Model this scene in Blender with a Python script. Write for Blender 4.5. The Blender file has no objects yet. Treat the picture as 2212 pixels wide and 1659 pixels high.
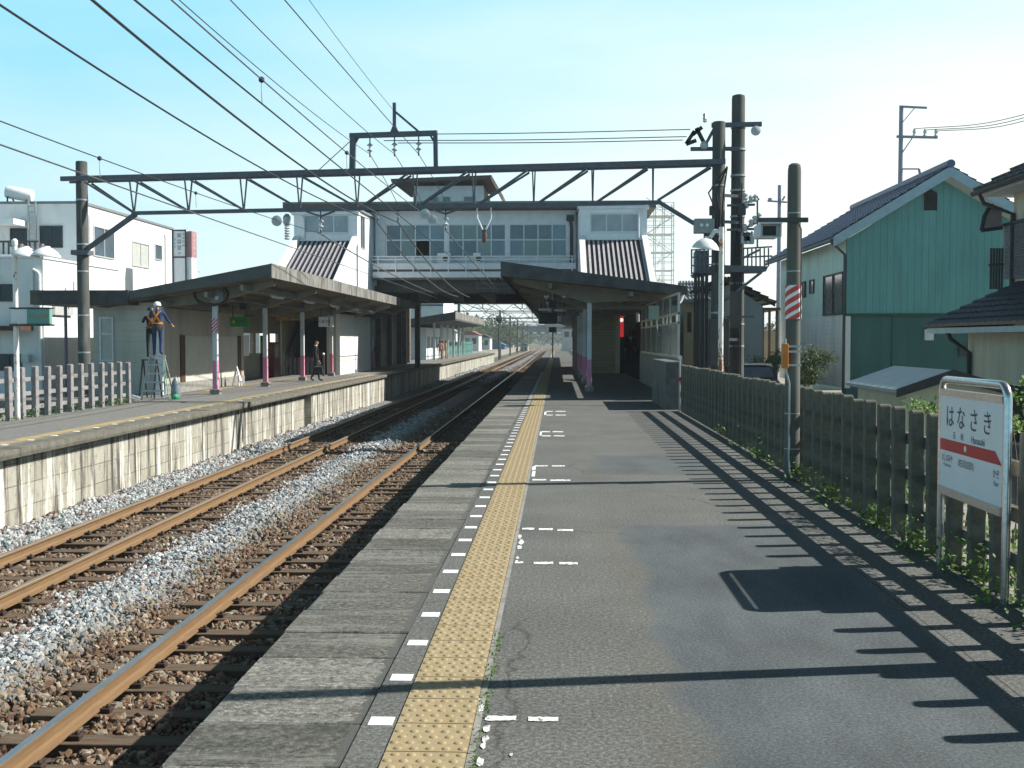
import bpy, bmesh, math, random
import numpy as np
from mathutils import Vector, Matrix
R = math.radians
S = bpy.context.scene
COL = S.collection
random.seed(7)
rng = np.random.default_rng(7)

# ------------------------------------------------------------------ camera, light, exposure
FPX, CX, CY, VPX, VPY, EYE = 2435.0, 1106.0, 829.5, 1203.3, 735.2, 1.58   # photograph measured on a 2212 px wide copy
PITCH = math.atan((CY - VPY) / FPX)
YAW = math.atan((VPX - CX) / math.hypot(FPX, CY - VPY))
cam_data = bpy.data.cameras.new('camera')
cam = bpy.data.objects.new('camera', cam_data)
COL.objects.link(cam)
cam.location = (0, 0, EYE)
cam.rotation_euler = (math.pi / 2 - PITCH, 0, YAW)
cam_data.sensor_width = 36
cam_data.lens = 36 * FPX / 2212
cam_data.clip_start = 0.05
cam_data.clip_end = 6000
S.camera = cam

SUN = Vector((1.51, 0.26, 1.27)).normalized()
sun_data = bpy.data.lights.new('sun', 'SUN')
sun_data.energy = 4.6
sun_data.angle = R(0.5)
sun_data.color = (1.0, 0.95, 0.86)
sun_lamp = bpy.data.objects.new('sun', sun_data)
sun_lamp.rotation_euler = SUN.to_track_quat('Z', 'Y').to_euler()
sun_lamp.location = (40, 10, 60)
COL.objects.link(sun_lamp)

W = bpy.data.worlds.new('World')
S.world = W
W.use_nodes = True
wn, wl = W.node_tree.nodes, W.node_tree.links
bg = wn['Background']
sky = wn.new('ShaderNodeTexSky')
sky.sky_type = 'NISHITA'
sky.sun_disc = False
sky.sun_elevation = math.asin(SUN.z)
sky.sun_rotation = math.atan2(SUN.x, SUN.y)
sky.air_density = 1.0
sky.dust_density = 1.6
sky.ozone_density = 1.2
def wmath(op, a, b=None, clamp=False):
    x = wn.new('ShaderNodeMath'); x.operation = op; x.use_clamp = clamp
    for i, v in enumerate((a, b)):
        if v is None: continue
        if hasattr(v, 'links'): wl.new(v, x.inputs[i])
        else: x.inputs[i].default_value = v
    return x.outputs[0]
def wmix(fac, a, b, mode='MIX'):
    x = wn.new('ShaderNodeMix'); x.data_type = 'RGBA'; x.blend_type = mode; x.clamp_factor = True
    for i, v in ((0, fac), (6, a), (7, b)):
        if hasattr(v, 'links'): wl.new(v, x.inputs[i])
        elif i == 0: x.inputs[0].default_value = v
        else: x.inputs[i].default_value = (*v, 1)
    return x.outputs[2]
SKY_STRENGTH = 0.032
wtc = wn.new('ShaderNodeTexCoord')
wsp = wn.new('ShaderNodeSeparateXYZ')
wl.new(wtc.outputs['Generated'], wsp.inputs[0])
wmap = wn.new('ShaderNodeMapping')
wmap.inputs['Scale'].default_value = (1.2, 1.6, 6.0)
wmap.inputs['Rotation'].default_value = (0.12, 0.1, 0.5)
wl.new(wtc.outputs['Generated'], wmap.inputs['Vector'])
wno = wn.new('ShaderNodeTexNoise')
wno.inputs['Scale'].default_value = 2.2
wno.inputs['Detail'].default_value = 7
wno.inputs['Roughness'].default_value = 0.55
wl.new(wmap.outputs[0], wno.inputs['Vector'])
cloud = wmath('MULTIPLY', wmath('SUBTRACT', wno.outputs[0], 0.5), 0.65)
az = wmath('ADD', wmath('MULTIPLY', wsp.outputs[0], 0.985), wmath('MULTIPLY', wsp.outputs[1], 0.17))      # towards the sun
white = wmath('ADD', wmath('ADD', 0.44, wmath('MULTIPLY', az, 0.85)), wmath('MULTIPLY', wmath('SUBTRACT', 0.17, wsp.outputs[2]), 2.4))
white = wmath('ADD', white, cloud, True)
white = wmath('MULTIPLY', white, wmath('MULTIPLY', wmath('ADD', wsp.outputs[1], 0.25), 2.0, True))      # plain blue sky behind the camera
HZ = 1.0 / SKY_STRENGTH
haze_col = wmix(white, (0.205 * HZ, 0.445 * HZ, 0.56 * HZ), (0.60 * HZ, 0.64 * HZ, 0.60 * HZ))
tinted = wmix(1.0, sky.outputs[0], (0.88, 1.05, 1.0), 'MULTIPLY')
up = wmath('MULTIPLY', wmath('SUBTRACT', wsp.outputs[2], 0.30), 6.0, True)
wl.new(wmix(up, haze_col, tinted), bg.inputs[0])
bg.inputs[1].default_value = SKY_STRENGTH

S.view_settings.view_transform = 'Standard'
S.view_settings.look = 'None'
S.view_settings.exposure = 0.9
S.view_settings.gamma = 1
S.cycles.max_bounces = 5
S.cycles.diffuse_bounces = 3
S.cycles.glossy_bounces = 2
S.cycles.transparent_max_bounces = 6
S.cycles.use_denoising = True

# ------------------------------------------------------------------ photograph pixel -> place in the scene
_rm = cam.rotation_euler.to_matrix()
def ray(x, y):
    return _rm @ Vector(((x - CX) / FPX, (CY - y) / FPX, -1))
def onY(x, y, Y):
    v = ray(x, y); t = Y / v.y
    return Vector((v.x * t, Y, EYE + v.z * t))
def onX(x, y, X):
    v = ray(x, y); t = X / v.x
    return Vector((X, v.y * t, EYE + v.z * t))
def onZ(x, y, Z=0.0):
    v = ray(x, y); t = (Z - EYE) / v.z
    return Vector((v.x * t, v.y * t, Z))

# ------------------------------------------------------------------ object helpers
def off(o):
    v = Vector((0, 0, 0))
    while o is not None:
        v += o.location; o = o.parent
    return v

def tag(o, label=None, cat=None, group=None, kind=None):
    if label: o['label'] = label
    if cat: o['category'] = cat
    if group: o['group'] = group
    if kind: o['kind'] = kind
    return o

def thing(name, label, cat, loc=(0, 0, 0), group=None):
    o = bpy.data.objects.new(name, None)
    o.empty_display_size = 0.2
    COL.objects.link(o)
    o.location = loc
    return tag(o, label, cat, group)

def copy_tree(o, loc=None, parent=None, label=None):
    c = o.copy(); COL.objects.link(c)
    if parent is not None: c.parent = parent
    if loc is not None: c.location = loc
    if label: c['label'] = label
    for ch in list(o.children): copy_tree(ch, None, c)
    return c

class MB:
    def __init__(s):
        s.v, s.f, s.m = [], [], []
    def add(s, vs, fs, mi=0):
        b = len(s.v)
        s.v += [tuple(p) for p in vs]
        for f in fs:
            s.f.append([b + i for i in f]); s.m.append(mi)
        return s
    def box(s, x0, x1, y0, y1, z0, z1, mi=0):
        if x0 > x1: x0, x1 = x1, x0
        if y0 > y1: y0, y1 = y1, y0
        if z0 > z1: z0, z1 = z1, z0
        return s.add([(x0,y0,z0),(x1,y0,z0),(x1,y1,z0),(x0,y1,z0),(x0,y0,z1),(x1,y0,z1),(x1,y1,z1),(x0,y1,z1)],
                     [(0,3,2,1),(4,5,6,7),(0,1,5,4),(1,2,6,5),(2,3,7,6),(3,0,4,7)], mi)
    def bar(s, p, q, w, h=None, mi=0, up=(0, 0, 1)):
        h = h or w
        p, q = Vector(p), Vector(q); d = (q - p).normalized(); u = Vector(up)
        if abs(d.dot(u)) > 0.97: u = Vector((0, 1, 0))
        a = d.cross(u).normalized(); u = a.cross(d).normalized()
        a *= w / 2; u *= h / 2
        return s.add([p-a-u, p+a-u, p+a+u, p-a+u, q-a-u, q+a-u, q+a+u, q-a+u],
                     [(0,3,2,1),(4,5,6,7),(0,1,5,4),(1,2,6,5),(2,3,7,6),(3,0,4,7)][::1], mi)
    def tube(s, pts, r, n=8, mi=0, cap=True):
        pts = [Vector(p) for p in pts]; rs = r if isinstance(r, (list, tuple)) else [r] * len(pts)
        rings = []; a = None
        for i, p in enumerate(pts):
            d = (pts[min(i+1, len(pts)-1)] - pts[max(i-1, 0)]).normalized()
            if a is None:
                u = Vector((0, 0, 1)) if abs(d.z) < 0.9 else Vector((0, 1, 0))
                a = d.cross(u).normalized()
            else:
                a = (a - d * a.dot(d)).normalized()
            b = d.cross(a)
            rings.append([p + (a * math.cos(2*math.pi*k/n) + b * math.sin(2*math.pi*k/n)) * rs[i] for k in range(n)])
        vs = [q for rg in rings for q in rg]; fs = []
        for i in range(len(rings) - 1):
            for k in range(n):
                k2 = (k + 1) % n
                fs.append((i*n+k, i*n+k2, (i+1)*n+k2, (i+1)*n+k))
        if cap:
            fs.append(tuple(range(n))[::-1]); fs.append(tuple(range((len(rings)-1)*n, len(rings)*n)))
        return s.add(vs, fs, mi)
    def lathe(s, c, prof, n=16, mi=0, axis='z'):
        vs, fs = [], []
        for r, z in prof:
            for k in range(n):
                t = 2 * math.pi * k / n; q = (r * math.cos(t), r * math.sin(t), z)
                if axis == 'y': q = (q[0], q[2], q[1])
                if axis == 'x': q = (q[2], q[0], q[1])
                vs.append((c[0]+q[0], c[1]+q[1], c[2]+q[2]))
        m = len(prof)
        for i in range(m - 1):
            for k in range(n):
                k2 = (k + 1) % n
                fs.append((i*n+k, i*n+k2, (i+1)*n+k2, (i+1)*n+k))
        fs.append(tuple(range(n))[::-1]); fs.append(tuple(range((m-1)*n, m*n)))
        return s.add(vs, fs, mi)
    def prism(s, poly, d, mi=0):                       # polygon of 3-D points pushed along d
        d = Vector(d); n = len(poly); a = [Vector(p) for p in poly]
        return s.add(a + [p + d for p in a],
                     [tuple(range(n))[::-1], tuple(range(n, 2*n))] + [(i, (i+1) % n, n + (i+1) % n, n + i) for i in range(n)], mi)
    def face(s, pts, mi=0):
        return s.add(pts, [tuple(range(len(pts)))], mi)
    def build(s, name, mats, parent=None, origin=None, smooth=False, fix=True):
        if not isinstance(mats, (list, tuple)): mats = [mats]
        me = bpy.data.meshes.new(name)
        o = bpy.data.objects.new(name, me); COL.objects.link(o)
        if parent is not None: o.parent = parent
        if origin is not None: o.location = Vector(origin) - (off(parent) if parent is not None else Vector((0, 0, 0)))
        w = off(o)
        me.from_pydata([(p[0]-w.x, p[1]-w.y, p[2]-w.z) for p in s.v], [], s.f)
        for m in mats: me.materials.append(m)
        if max(s.m, default=0) > 0: me.polygons.foreach_set('material_index', s.m)
        if fix:
            bm = bmesh.new(); bm.from_mesh(me); bmesh.ops.recalc_face_normals(bm, faces=bm.faces); bm.to_mesh(me); bm.free()
        if smooth:
            me.polygons.foreach_set('use_smooth', [True] * len(me.polygons))
            try:
                me.set_sharp_from_angle(angle=R(40))
            except Exception:
                pass
        me.update()
        return o

def bevel(o, w, seg=2):
    m = o.modifiers.new('bevel', 'BEVEL'); m.width = w; m.segments = seg; m.limit_method = 'ANGLE'; m.angle_limit = R(40)
    return o

def text(body, org, size, right, up, m, parent, name='lettering', align='CENTER', depth=0.002, squeeze=1.0):
    cu = bpy.data.curves.new('t', 'FONT'); cu.body = body; cu.size = 1; cu.align_x = align; cu.align_y = 'CENTER'; cu.extrude = 0
    to = bpy.data.objects.new('t', cu); COL.objects.link(to)
    dg = bpy.context.evaluated_depsgraph_get()
    me = bpy.data.meshes.new_from_object(to.evaluated_get(dg))
    bpy.data.objects.remove(to); bpy.data.curves.remove(cu)
    r, u = Vector(right).normalized() * size * squeeze, Vector(up).normalized() * size
    nrm = r.cross(u).normalized()
    w = off(parent) if parent is not None else Vector((0, 0, 0))
    for v in me.vertices:
        v.co = Vector(org) + r * v.co.x + u * v.co.y + nrm * depth - w
    me.materials.clear(); me.materials.append(m); me.name = name
    o = bpy.data.objects.new(name, me); COL.objects.link(o); o.parent = parent
    return o

# ------------------------------------------------------------------ materials
MATS = {}
def nodes_of(name):
    m = bpy.data.materials.new(name); m.use_nodes = True
    nt = m.node_tree; b = nt.nodes['Principled BSDF']
    return m, nt.nodes, nt.links, b

def ramp(n, stops, interp='LINEAR'):
    r = n.new('ShaderNodeValToRGB'); e = r.color_ramp.elements; r.color_ramp.interpolation = interp
    while len(e) < len(stops): e.new(0.5)
    for el, (p, c) in zip(e, stops):
        el.position = p; el.color = (c[0], c[1], c[2], 1) if isinstance(c, (tuple, list)) else (c, c, c, 1)
    return r

def mixc(n, l, fac, a, b, mode='MIX'):
    x = n.new('ShaderNodeMix'); x.data_type = 'RGBA'; x.blend_type = mode
    for sock, v in ((0, fac), (6, a), (7, b)):
        if hasattr(v, 'links'): l.new(v, x.inputs[sock])
        elif sock == 0: x.inputs[0].default_value = v
        else: x.inputs[sock].default_value = (v[0], v[1], v[2], 1)
    return x.outputs[2]

def math_(n, l, op, a, b=None, clamp=False):
    x = n.new('ShaderNodeMath'); x.operation = op; x.use_clamp = clamp
    for i, v in enumerate((a, b)):
        if v is None: continue
        if hasattr(v, 'links'): l.new(v, x.inputs[i])
        else: x.inputs[i].default_value = v
    return x.outputs[0]

def noise(n, l, scale, detail=5, rough=0.6, stretch=(1, 1, 1), coord='Object', seed=0.0):
    tc = n.new('ShaderNodeTexCoord'); mp = n.new('ShaderNodeMapping')
    mp.inputs['Scale'].default_value = stretch; mp.inputs['Location'].default_value = (seed, seed * 1.7, seed * 0.6)
    l.new(tc.outputs[coord], mp.inputs['Vector'])
    t = n.new('ShaderNodeTexNoise'); t.inputs['Scale'].default_value = scale; t.inputs['Detail'].default_value = detail
    t.inputs['Roughness'].default_value = rough
    l.new(mp.outputs[0], t.inputs['Vector'])
    return t.outputs[0]

def bumpn(n, l, b, h, strength, dist=0.01):
    x = n.new('ShaderNodeBump'); x.inputs['Strength'].default_value = strength; x.inputs['Distance'].default_value = dist
    l.new(h, x.inputs['Height']); l.new(x.outputs[0], b.inputs['Normal'])

def M(name, c, c2=None, rough=0.75, scale=5.0, metal=0.0, bump=0.0, bs=90.0, stretch=(1, 1, 1), lo=0.35, hi=0.65, dirt=None, dscale=1.3, dlo=0.55, dhi=0.75, spec=0.4):
    if name in MATS: return MATS[name]
    m, n, l, b = nodes_of(name)
    if c2 is None: c2 = tuple(x * 0.8 for x in c)
    f = ramp(n, [(lo, 0.0), (hi, 1.0)]); l.new(noise(n, l, scale, stretch=stretch), f.inputs[0])
    col = mixc(n, l, f.outputs[0], c, c2)
    if dirt:
        g = ramp(n, [(dlo, 0.0), (dhi, 1.0)]); l.new(noise(n, l, dscale, 7, 0.65, (1, 1, 0.35), seed=3.3), g.inputs[0])
        col = mixc(n, l, g.outputs[0], col, dirt)
    l.new(col, b.inputs['Base Color'])
    b.inputs['Roughness'].default_value = rough; b.inputs['Metallic'].default_value = metal
    b.inputs['Specular IOR Level'].default_value = spec
    if bump: bumpn(n, l, b, noise(n, l, bs, 4, 0.7), bump)
    MATS[name] = m
    return m

concrete = M('concrete', (0.27, 0.27, 0.25), (0.18, 0.18, 0.165), 0.9, 7, bump=0.4, bs=60, dirt=(0.09, 0.09, 0.075))
pole_conc = M('pole_concrete', (0.125, 0.13, 0.115), (0.085, 0.09, 0.078), 0.9, 4, bump=0.3, stretch=(1, 1, 0.3), dirt=(0.09, 0.09, 0.08))
pale_conc = M('pale_concrete', (0.155, 0.148, 0.12), (0.095, 0.092, 0.074), 0.95, 9, bump=0.6, bs=40, dirt=(0.045, 0.05, 0.03), dscale=3)
steel = M('painted_steel', (0.11, 0.125, 0.15), (0.075, 0.085, 0.105), 0.55, 10, dirt=(0.10, 0.075, 0.05))
steel_light = M('galvanised_steel', (0.42, 0.44, 0.45), (0.32, 0.34, 0.35), 0.45, 12, metal=0.5)
chrome = M('brushed_steel', (0.62, 0.62, 0.62), (0.5, 0.5, 0.5), 0.25, 30, metal=0.9)
white_paint = M('white_paint', (0.78, 0.79, 0.79), (0.68, 0.69, 0.69), 0.6, 4, dirt=(0.5, 0.49, 0.45), dlo=0.6, dhi=0.85)
grey_white = M('grey_white_panel', (0.68, 0.71, 0.73), (0.60, 0.63, 0.65), 0.6, 3, dirt=(0.42, 0.42, 0.4), dlo=0.6, dhi=0.9)
cream = M('cream_board', (0.50, 0.46, 0.33), (0.43, 0.39, 0.28), 0.75, 3, dirt=(0.3, 0.27, 0.19), dlo=0.62, dhi=0.9)
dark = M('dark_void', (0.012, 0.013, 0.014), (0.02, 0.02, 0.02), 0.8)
black = M('black_rubber', (0.018, 0.018, 0.02), (0.03, 0.03, 0.03), 0.6)
dkgrey = M('dark_grey_metal', (0.055, 0.058, 0.06), (0.035, 0.037, 0.04), 0.6, dirt=(0.09, 0.085, 0.075))
wood_dark = M('dark_brown_wood', (0.085, 0.045, 0.03), (0.05, 0.026, 0.018), 0.7, 6, stretch=(3, 3, 0.4))
pink = M('pink_paint', (0.62, 0.25, 0.38), (0.54, 0.20, 0.32), 0.55, 4)
pillar_grey = M('pale_grey_paint', (0.60, 0.63, 0.65), (0.52, 0.55, 0.57), 0.6, 4, dirt=(0.3, 0.3, 0.3))
red = M('red_paint', (0.60, 0.035, 0.03), (0.5, 0.03, 0.03), 0.5)
orange = M('orange_paint', (0.62, 0.20, 0.02), (0.5, 0.15, 0.02), 0.5)
yellow = M('yellow_panel', (0.62, 0.36, 0.02), (0.55, 0.3, 0.02), 0.5)
green_sign = M('green_panel', (0.02, 0.24, 0.04), (0.02, 0.2, 0.03), 0.5)
rust = M('rusty_white_paint', (0.72, 0.70, 0.66), (0.62, 0.6, 0.56), 0.7, 5, dirt=(0.24, 0.085, 0.025), dscale=5, dlo=0.5, dhi=0.6)
white_sign = M('white_sign_face', (0.80, 0.82, 0.84), (0.74, 0.76, 0.78), 0.35, 3)
ink = M('black_ink', (0.03, 0.03, 0.05), (0.05, 0.05, 0.07), 0.5)
glass = M('window_glass', (0.085, 0.115, 0.145), (0.05, 0.07, 0.09), 0.08, 1.5, spec=0.8)
glass_light = M('pale_window_glass', (0.30, 0.33, 0.35), (0.2, 0.23, 0.25), 0.12, 1.2, spec=0.7)
alu = M('aluminium_frame', (0.6, 0.61, 0.62), (0.5, 0.51, 0.52), 0.4, 8, metal=0.3)
# ------------------------------------------------------------------ ground, platforms, tracks
RAIL_Z = -1.18
PZ = -0.10            # left platform top
def grad_y(n, l, axis):
    tc = n.new('ShaderNodeTexCoord'); sp = n.new('ShaderNodeSeparateXYZ'); l.new(tc.outputs['Object'], sp.inputs[0])
    return sp.outputs[axis]

def asphalt_mat():
    m, n, l, b = nodes_of('platform_asphalt')
    x, y = grad_y(n, l, 0), grad_y(n, l, 1)
    fine = ramp(n, [(0.32, (0.048, 0.051, 0.049)), (0.5, (0.102, 0.107, 0.102)), (0.66, (0.205, 0.21, 0.20))])
    l.new(noise(n, l, 48, 3, 0.85), fine.inputs[0])
    big = ramp(n, [(0.3, 0.78), (0.7, 1.12)]); l.new(noise(n, l, 0.9, 6, 0.6), big.inputs[0])
    a = mixc(n, l, 1.0, fine.outputs[0], big.outputs[0], 'MULTIPLY')
    # newer, smoother blue-grey patch on the right side
    fp = ramp(n, [(0.32, (0.040, 0.048, 0.054)), (0.52, (0.076, 0.088, 0.095)), (0.68, (0.135, 0.15, 0.158))]); l.new(noise(n, l, 60, 3, 0.85, seed=5), fp.inputs[0])
    sw = ramp(n, [(0.32, 0.8), (0.68, 1.22)]); l.new(noise(n, l, 2.6, 6, 0.65, (1, 0.45, 1), seed=2), sw.inputs[0])
    p = mixc(n, l, 1.0, fp.outputs[0], sw.outputs[0], 'MULTIPLY')
    wob = math_(n, l, 'MULTIPLY', math_(n, l, 'SUBTRACT', noise(n, l, 0.9, 5, 0.6, seed=9), 0.5), 0.55)
    wob = math_(n, l, 'ADD', wob, math_(n, l, 'MULTIPLY', math_(n, l, 'SUBTRACT', noise(n, l, 14, 4, 0.8, seed=12), 0.5), 0.10))
    xe = math_(n, l, 'ADD', x, wob)
    def band(v, lo, hi, s):
        u = math_(n, l, 'MULTIPLY', math_(n, l, 'SUBTRACT', v, lo), s, True)
        w = math_(n, l, 'MULTIPLY', math_(n, l, 'SUBTRACT', hi, v), s, True)
        return math_(n, l, 'MULTIPLY', u, w)
    ye = math_(n, l, 'ADD', y, math_(n, l, 'MULTIPLY', wob, 0.6))
    b1 = math_(n, l, 'MULTIPLY', band(xe, 0.50, 2.02, 9), band(ye, -9, 9.7, 9))
    b2 = math_(n, l, 'MULTIPLY', band(xe, 0.42, 2.02, 7), band(ye, 13.2, 15.6, 4))
    pm = math_(n, l, 'MAXIMUM', b1, math_(n, l, 'MULTIPLY', b2, 0.8))
    c = mixc(n, l, pm, a, p)
    # brown worn seam along the patch
    seam = math_(n, l, 'MULTIPLY', band(xe, 0.30, 0.60, 8), ramp_of(n, l, noise(n, l, 1.1, 4, 0.6, seed=4), 0.40, 0.62))
    c = mixc(n, l, math_(n, l, 'MULTIPLY', math_(n, l, 'MULTIPLY', seam, 0.65), ramp_of(n, l, noise(n, l, 30, 4, 0.8, seed=11), 0.42, 0.58)), c, (0.10, 0.088, 0.066))
    # cracks
    vor = n.new('ShaderNodeTexVoronoi'); vor.feature = 'DISTANCE_TO_EDGE'; vor.inputs['Scale'].default_value = 0.42
    tc = n.new('ShaderNodeTexCoord'); av = n.new('ShaderNodeMix'); av.data_type = 'RGBA'; av.blend_type = 'ADD'; av.inputs[0].default_value = 0.35
    l.new(tc.outputs['Object'], av.inputs[6])
    nz = n.new('ShaderNodeTexNoise'); nz.inputs['Scale'].default_value = 3; nz.inputs['Detail'].default_value = 4
    l.new(tc.outputs['Object'], nz.inputs['Vector']); l.new(nz.outputs['Color'], av.inputs[7]); l.new(av.outputs[2], vor.inputs['Vector'])
    cr = ramp(n, [(0.0, 1.0), (0.006, 0.0)]); l.new(vor.outputs[0], cr.inputs[0])
    crm = math_(n, l, 'MULTIPLY', cr.outputs[0], ramp_of(n, l, noise(n, l, 0.6, 2, 0.5, seed=8), 0.53, 0.60))
    crm = math_(n, l, 'MULTIPLY', crm, math_(n, l, 'SUBTRACT', 1.0, pm, True))
    c = mixc(n, l, math_(n, l, 'MULTIPLY', crm, 0.7), c, (0.03, 0.03, 0.028))
    sm = math_(n, l, 'LESS_THAN', math_(n, l, 'ABSOLUTE', math_(n, l, 'SUBTRACT', x, 2.06)), 0.006)   # straight joint on the fence side
    c = mixc(n, l, math_(n, l, 'MULTIPLY', sm, 0.7), c, (0.03, 0.03, 0.03))
    l.new(c, b.inputs['Base Color'])
    b.inputs['Roughness'].default_value = 0.88; b.inputs['Specular IOR Level'].default_value = 0.3
    bumpn(n, l, b, noise(n, l, 120, 3, 0.7), 0.55, 0.006)
    return m
def ramp_of(n, l, v, lo, hi):
    r = ramp(n, [(lo, 0.0), (hi, 1.0)]); l.new(v, r.inputs[0]); return r.outputs[0]
asphalt = asphalt_mat()

def slab_mat():
    m, n, l, b = nodes_of('weathered_slab_concrete')
    g = n.new('ShaderNodeNewGeometry')
    tone = ramp(n, [(0.0, (0.052, 0.054, 0.048)), (0.45, (0.105, 0.106, 0.094)), (1.0, (0.19, 0.19, 0.172))]); l.new(g.outputs['Random Per Island'], tone.inputs[0])
    sp = ramp(n, [(0.36, 0.42), (0.5, 0.95), (0.60, 1.35), (0.68, 2.0)]); l.new(noise(n, l, 34, 2, 0.9), sp.inputs[0])
    c = mixc(n, l, 1.0, tone.outputs[0], sp.outputs[0], 'MULTIPLY')
    st = ramp_of(n, l, noise(n, l, 2.4, 7, 0.75, (0.45, 3.2, 1), seed=1), 0.50, 0.60)
    c = mixc(n, l, math_(n, l, 'MULTIPLY', st, 0.55), c, (0.235, 0.24, 0.215))
    dk = ramp_of(n, l, noise(n, l, 2.0, 7, 0.75, (0.6, 2.2, 1), seed=14), 0.54, 0.66)
    c = mixc(n, l, math_(n, l, 'MULTIPLY', dk, 0.65), c, (0.035, 0.04, 0.032))
    br = ramp_of(n, l, noise(n, l, 9, 6, 0.8, seed=6), 0.54, 0.66)
    c = mixc(n, l, math_(n, l, 'MULTIPLY', br, 0.5), c, (0.085, 0.06, 0.048))
    yy = grad_y(n, l, 1)                                   # pale chipped arrises along each joint
    fr = math_(n, l, 'ABSOLUTE', math_(n, l, 'SUBTRACT', math_(n, l, 'FRACT', math_(n, l, 'DIVIDE', math_(n, l, 'ADD', yy, 8.0), 0.484)), 0.5))
    ed = math_(n, l, 'MULTIPLY', ramp_of(n, l, fr, 0.455, 0.485), ramp_of(n, l, noise(n, l, 4, 6, 0.8, seed=21), 0.47, 0.58))
    c = mixc(n, l, math_(n, l, 'MULTIPLY', ed, 0.8), c, (0.30, 0.30, 0.275))
    xx = math_(n, l, 'ADD', grad_y(n, l, 0), math_(n, l, 'MULTIPLY', math_(n, l, 'SUBTRACT', noise(n, l, 11, 5, 0.8, seed=17), 0.5), 0.16))
    fz = math_(n, l, 'GREATER_THAN', xx, -0.845)
    c = mixc(n, l, fz, c, (0.085, 0.088, 0.082))
    l.new(c, b.inputs['Base Color']); b.inputs['Roughness'].default_value = 0.95
    bumpn(n, l, b, noise(n, l, 70, 5, 0.8), 0.9, 0.01)
    return m
slab = slab_mat()

def wall_block_mat():
    m, n, l, b = nodes_of('stained_concrete_blocks')
    tc = n.new('ShaderNodeTexCoord'); sp = n.new('ShaderNodeSeparateXYZ'); cb = n.new('ShaderNodeCombineXYZ')
    l.new(tc.outputs['Object'], sp.inputs[0]); l.new(sp.outputs[1], cb.inputs[0]); l.new(sp.outputs[2], cb.inputs[1])
    br = n.new('ShaderNodeTexBrick'); br.inputs['Scale'].default_value = 1
    br.inputs['Brick Width'].default_value = 0.95; br.inputs['Row Height'].default_value = 0.36; br.inputs['Mortar Size'].default_value = 0.009
    br.inputs['Color1'].default_value = (0.30, 0.29, 0.24, 1); br.inputs['Color2'].default_value = (0.37, 0.36, 0.31, 1); br.inputs['Mortar'].default_value = (0.14, 0.13, 0.11, 1)
    l.new(cb.outputs[0], br.inputs['Vector'])
    c = br.outputs[0]
    s1 = ramp_of(n, l, noise(n, l, 2.3, 7, 0.65, (1, 1.9, 0.13), seed=1), 0.49, 0.58)
    c = mixc(n, l, math_(n, l, 'MULTIPLY', s1, 0.95), c, (0.06, 0.052, 0.045))
    s2 = ramp_of(n, l, noise(n, l, 3.0, 7, 0.7, (1, 1.6, 0.10), seed=7), 0.52, 0.60)
    c = mixc(n, l, math_(n, l, 'MULTIPLY', s2, 0.9), c, (0.68, 0.68, 0.62))
    s3 = ramp_of(n, l, noise(n, l, 9, 7, 0.75, (1, 1, 0.5), seed=3), 0.50, 0.68)
    c = mixc(n, l, math_(n, l, 'MULTIPLY', s3, 0.6), c, (0.12, 0.12, 0.085))
    l.new(c, b.inputs['Base Color']); b.inputs['Roughness'].default_value = 0.95
    bumpn(n, l, b, noise(n, l, 30, 6, 0.7), 0.8, 0.02)
    return m
blocks = wall_block_mat()

def ground_mat(name, a, c2, sc):
    return M(name, a, c2, 0.95, sc, bump=0.6, bs=25)
earth = ground_mat('bare_earth', (0.15, 0.125, 0.09), (0.09, 0.085, 0.05), 1.2)

g = MB(); g.box(-900, 900, -60, 2500, -1.9, -1.62)
tag(g.build('ground', earth), 'flat brown earth that the whole station and town stand on', 'ground', kind='structure')
g = MB(); g.box(2.76, 300, -12, 420, -1.6, -0.42)
tag(g.build('yard_ground', M('yard_gravel', (0.30, 0.29, 0.26), (0.20, 0.19, 0.16), 0.95, 3, bump=0.5, bs=30)), 'raised grey yard ground behind the concrete fence beside the houses', 'ground', kind='structure')
g = MB(); g.box(-300, -11.62, -12, 420, -1.6, -0.5)
tag(g.build('yard_ground', MATS['yard_gravel']), 'raised grey yard ground behind the far platform fence', 'ground', kind='structure')

EDGE, LIP, Y0, Y1 = -1.48, -8.35, -8.0, 165.0
p = MB(); p.box(-0.80, 2.757, Y0, Y1, -1.58, 0.0); p.box(EDGE + 0.25, -0.803, Y0, Y1, -1.58, -0.2); p.box(2.76, 3.25, 25.4, 62, -0.41, -0.002)
plat = tag(p.build('platform', asphalt), 'near station platform with patched asphalt top running straight ahead', 'platform', kind='structure')
s = MB(); y = Y0
while y < Y1:
    dz = random.uniform(-0.006, 0.003); dx = random.uniform(-0.012, 0.012)
    s.box(EDGE + dx, -0.79 + random.uniform(-0.004, 0.0), y + 0.006, y + 0.478, -0.19, -0.004 + dz)
    y += 0.484
bevel(s.build('edge_slabs', slab, plat), 0.008, 1)

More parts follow.
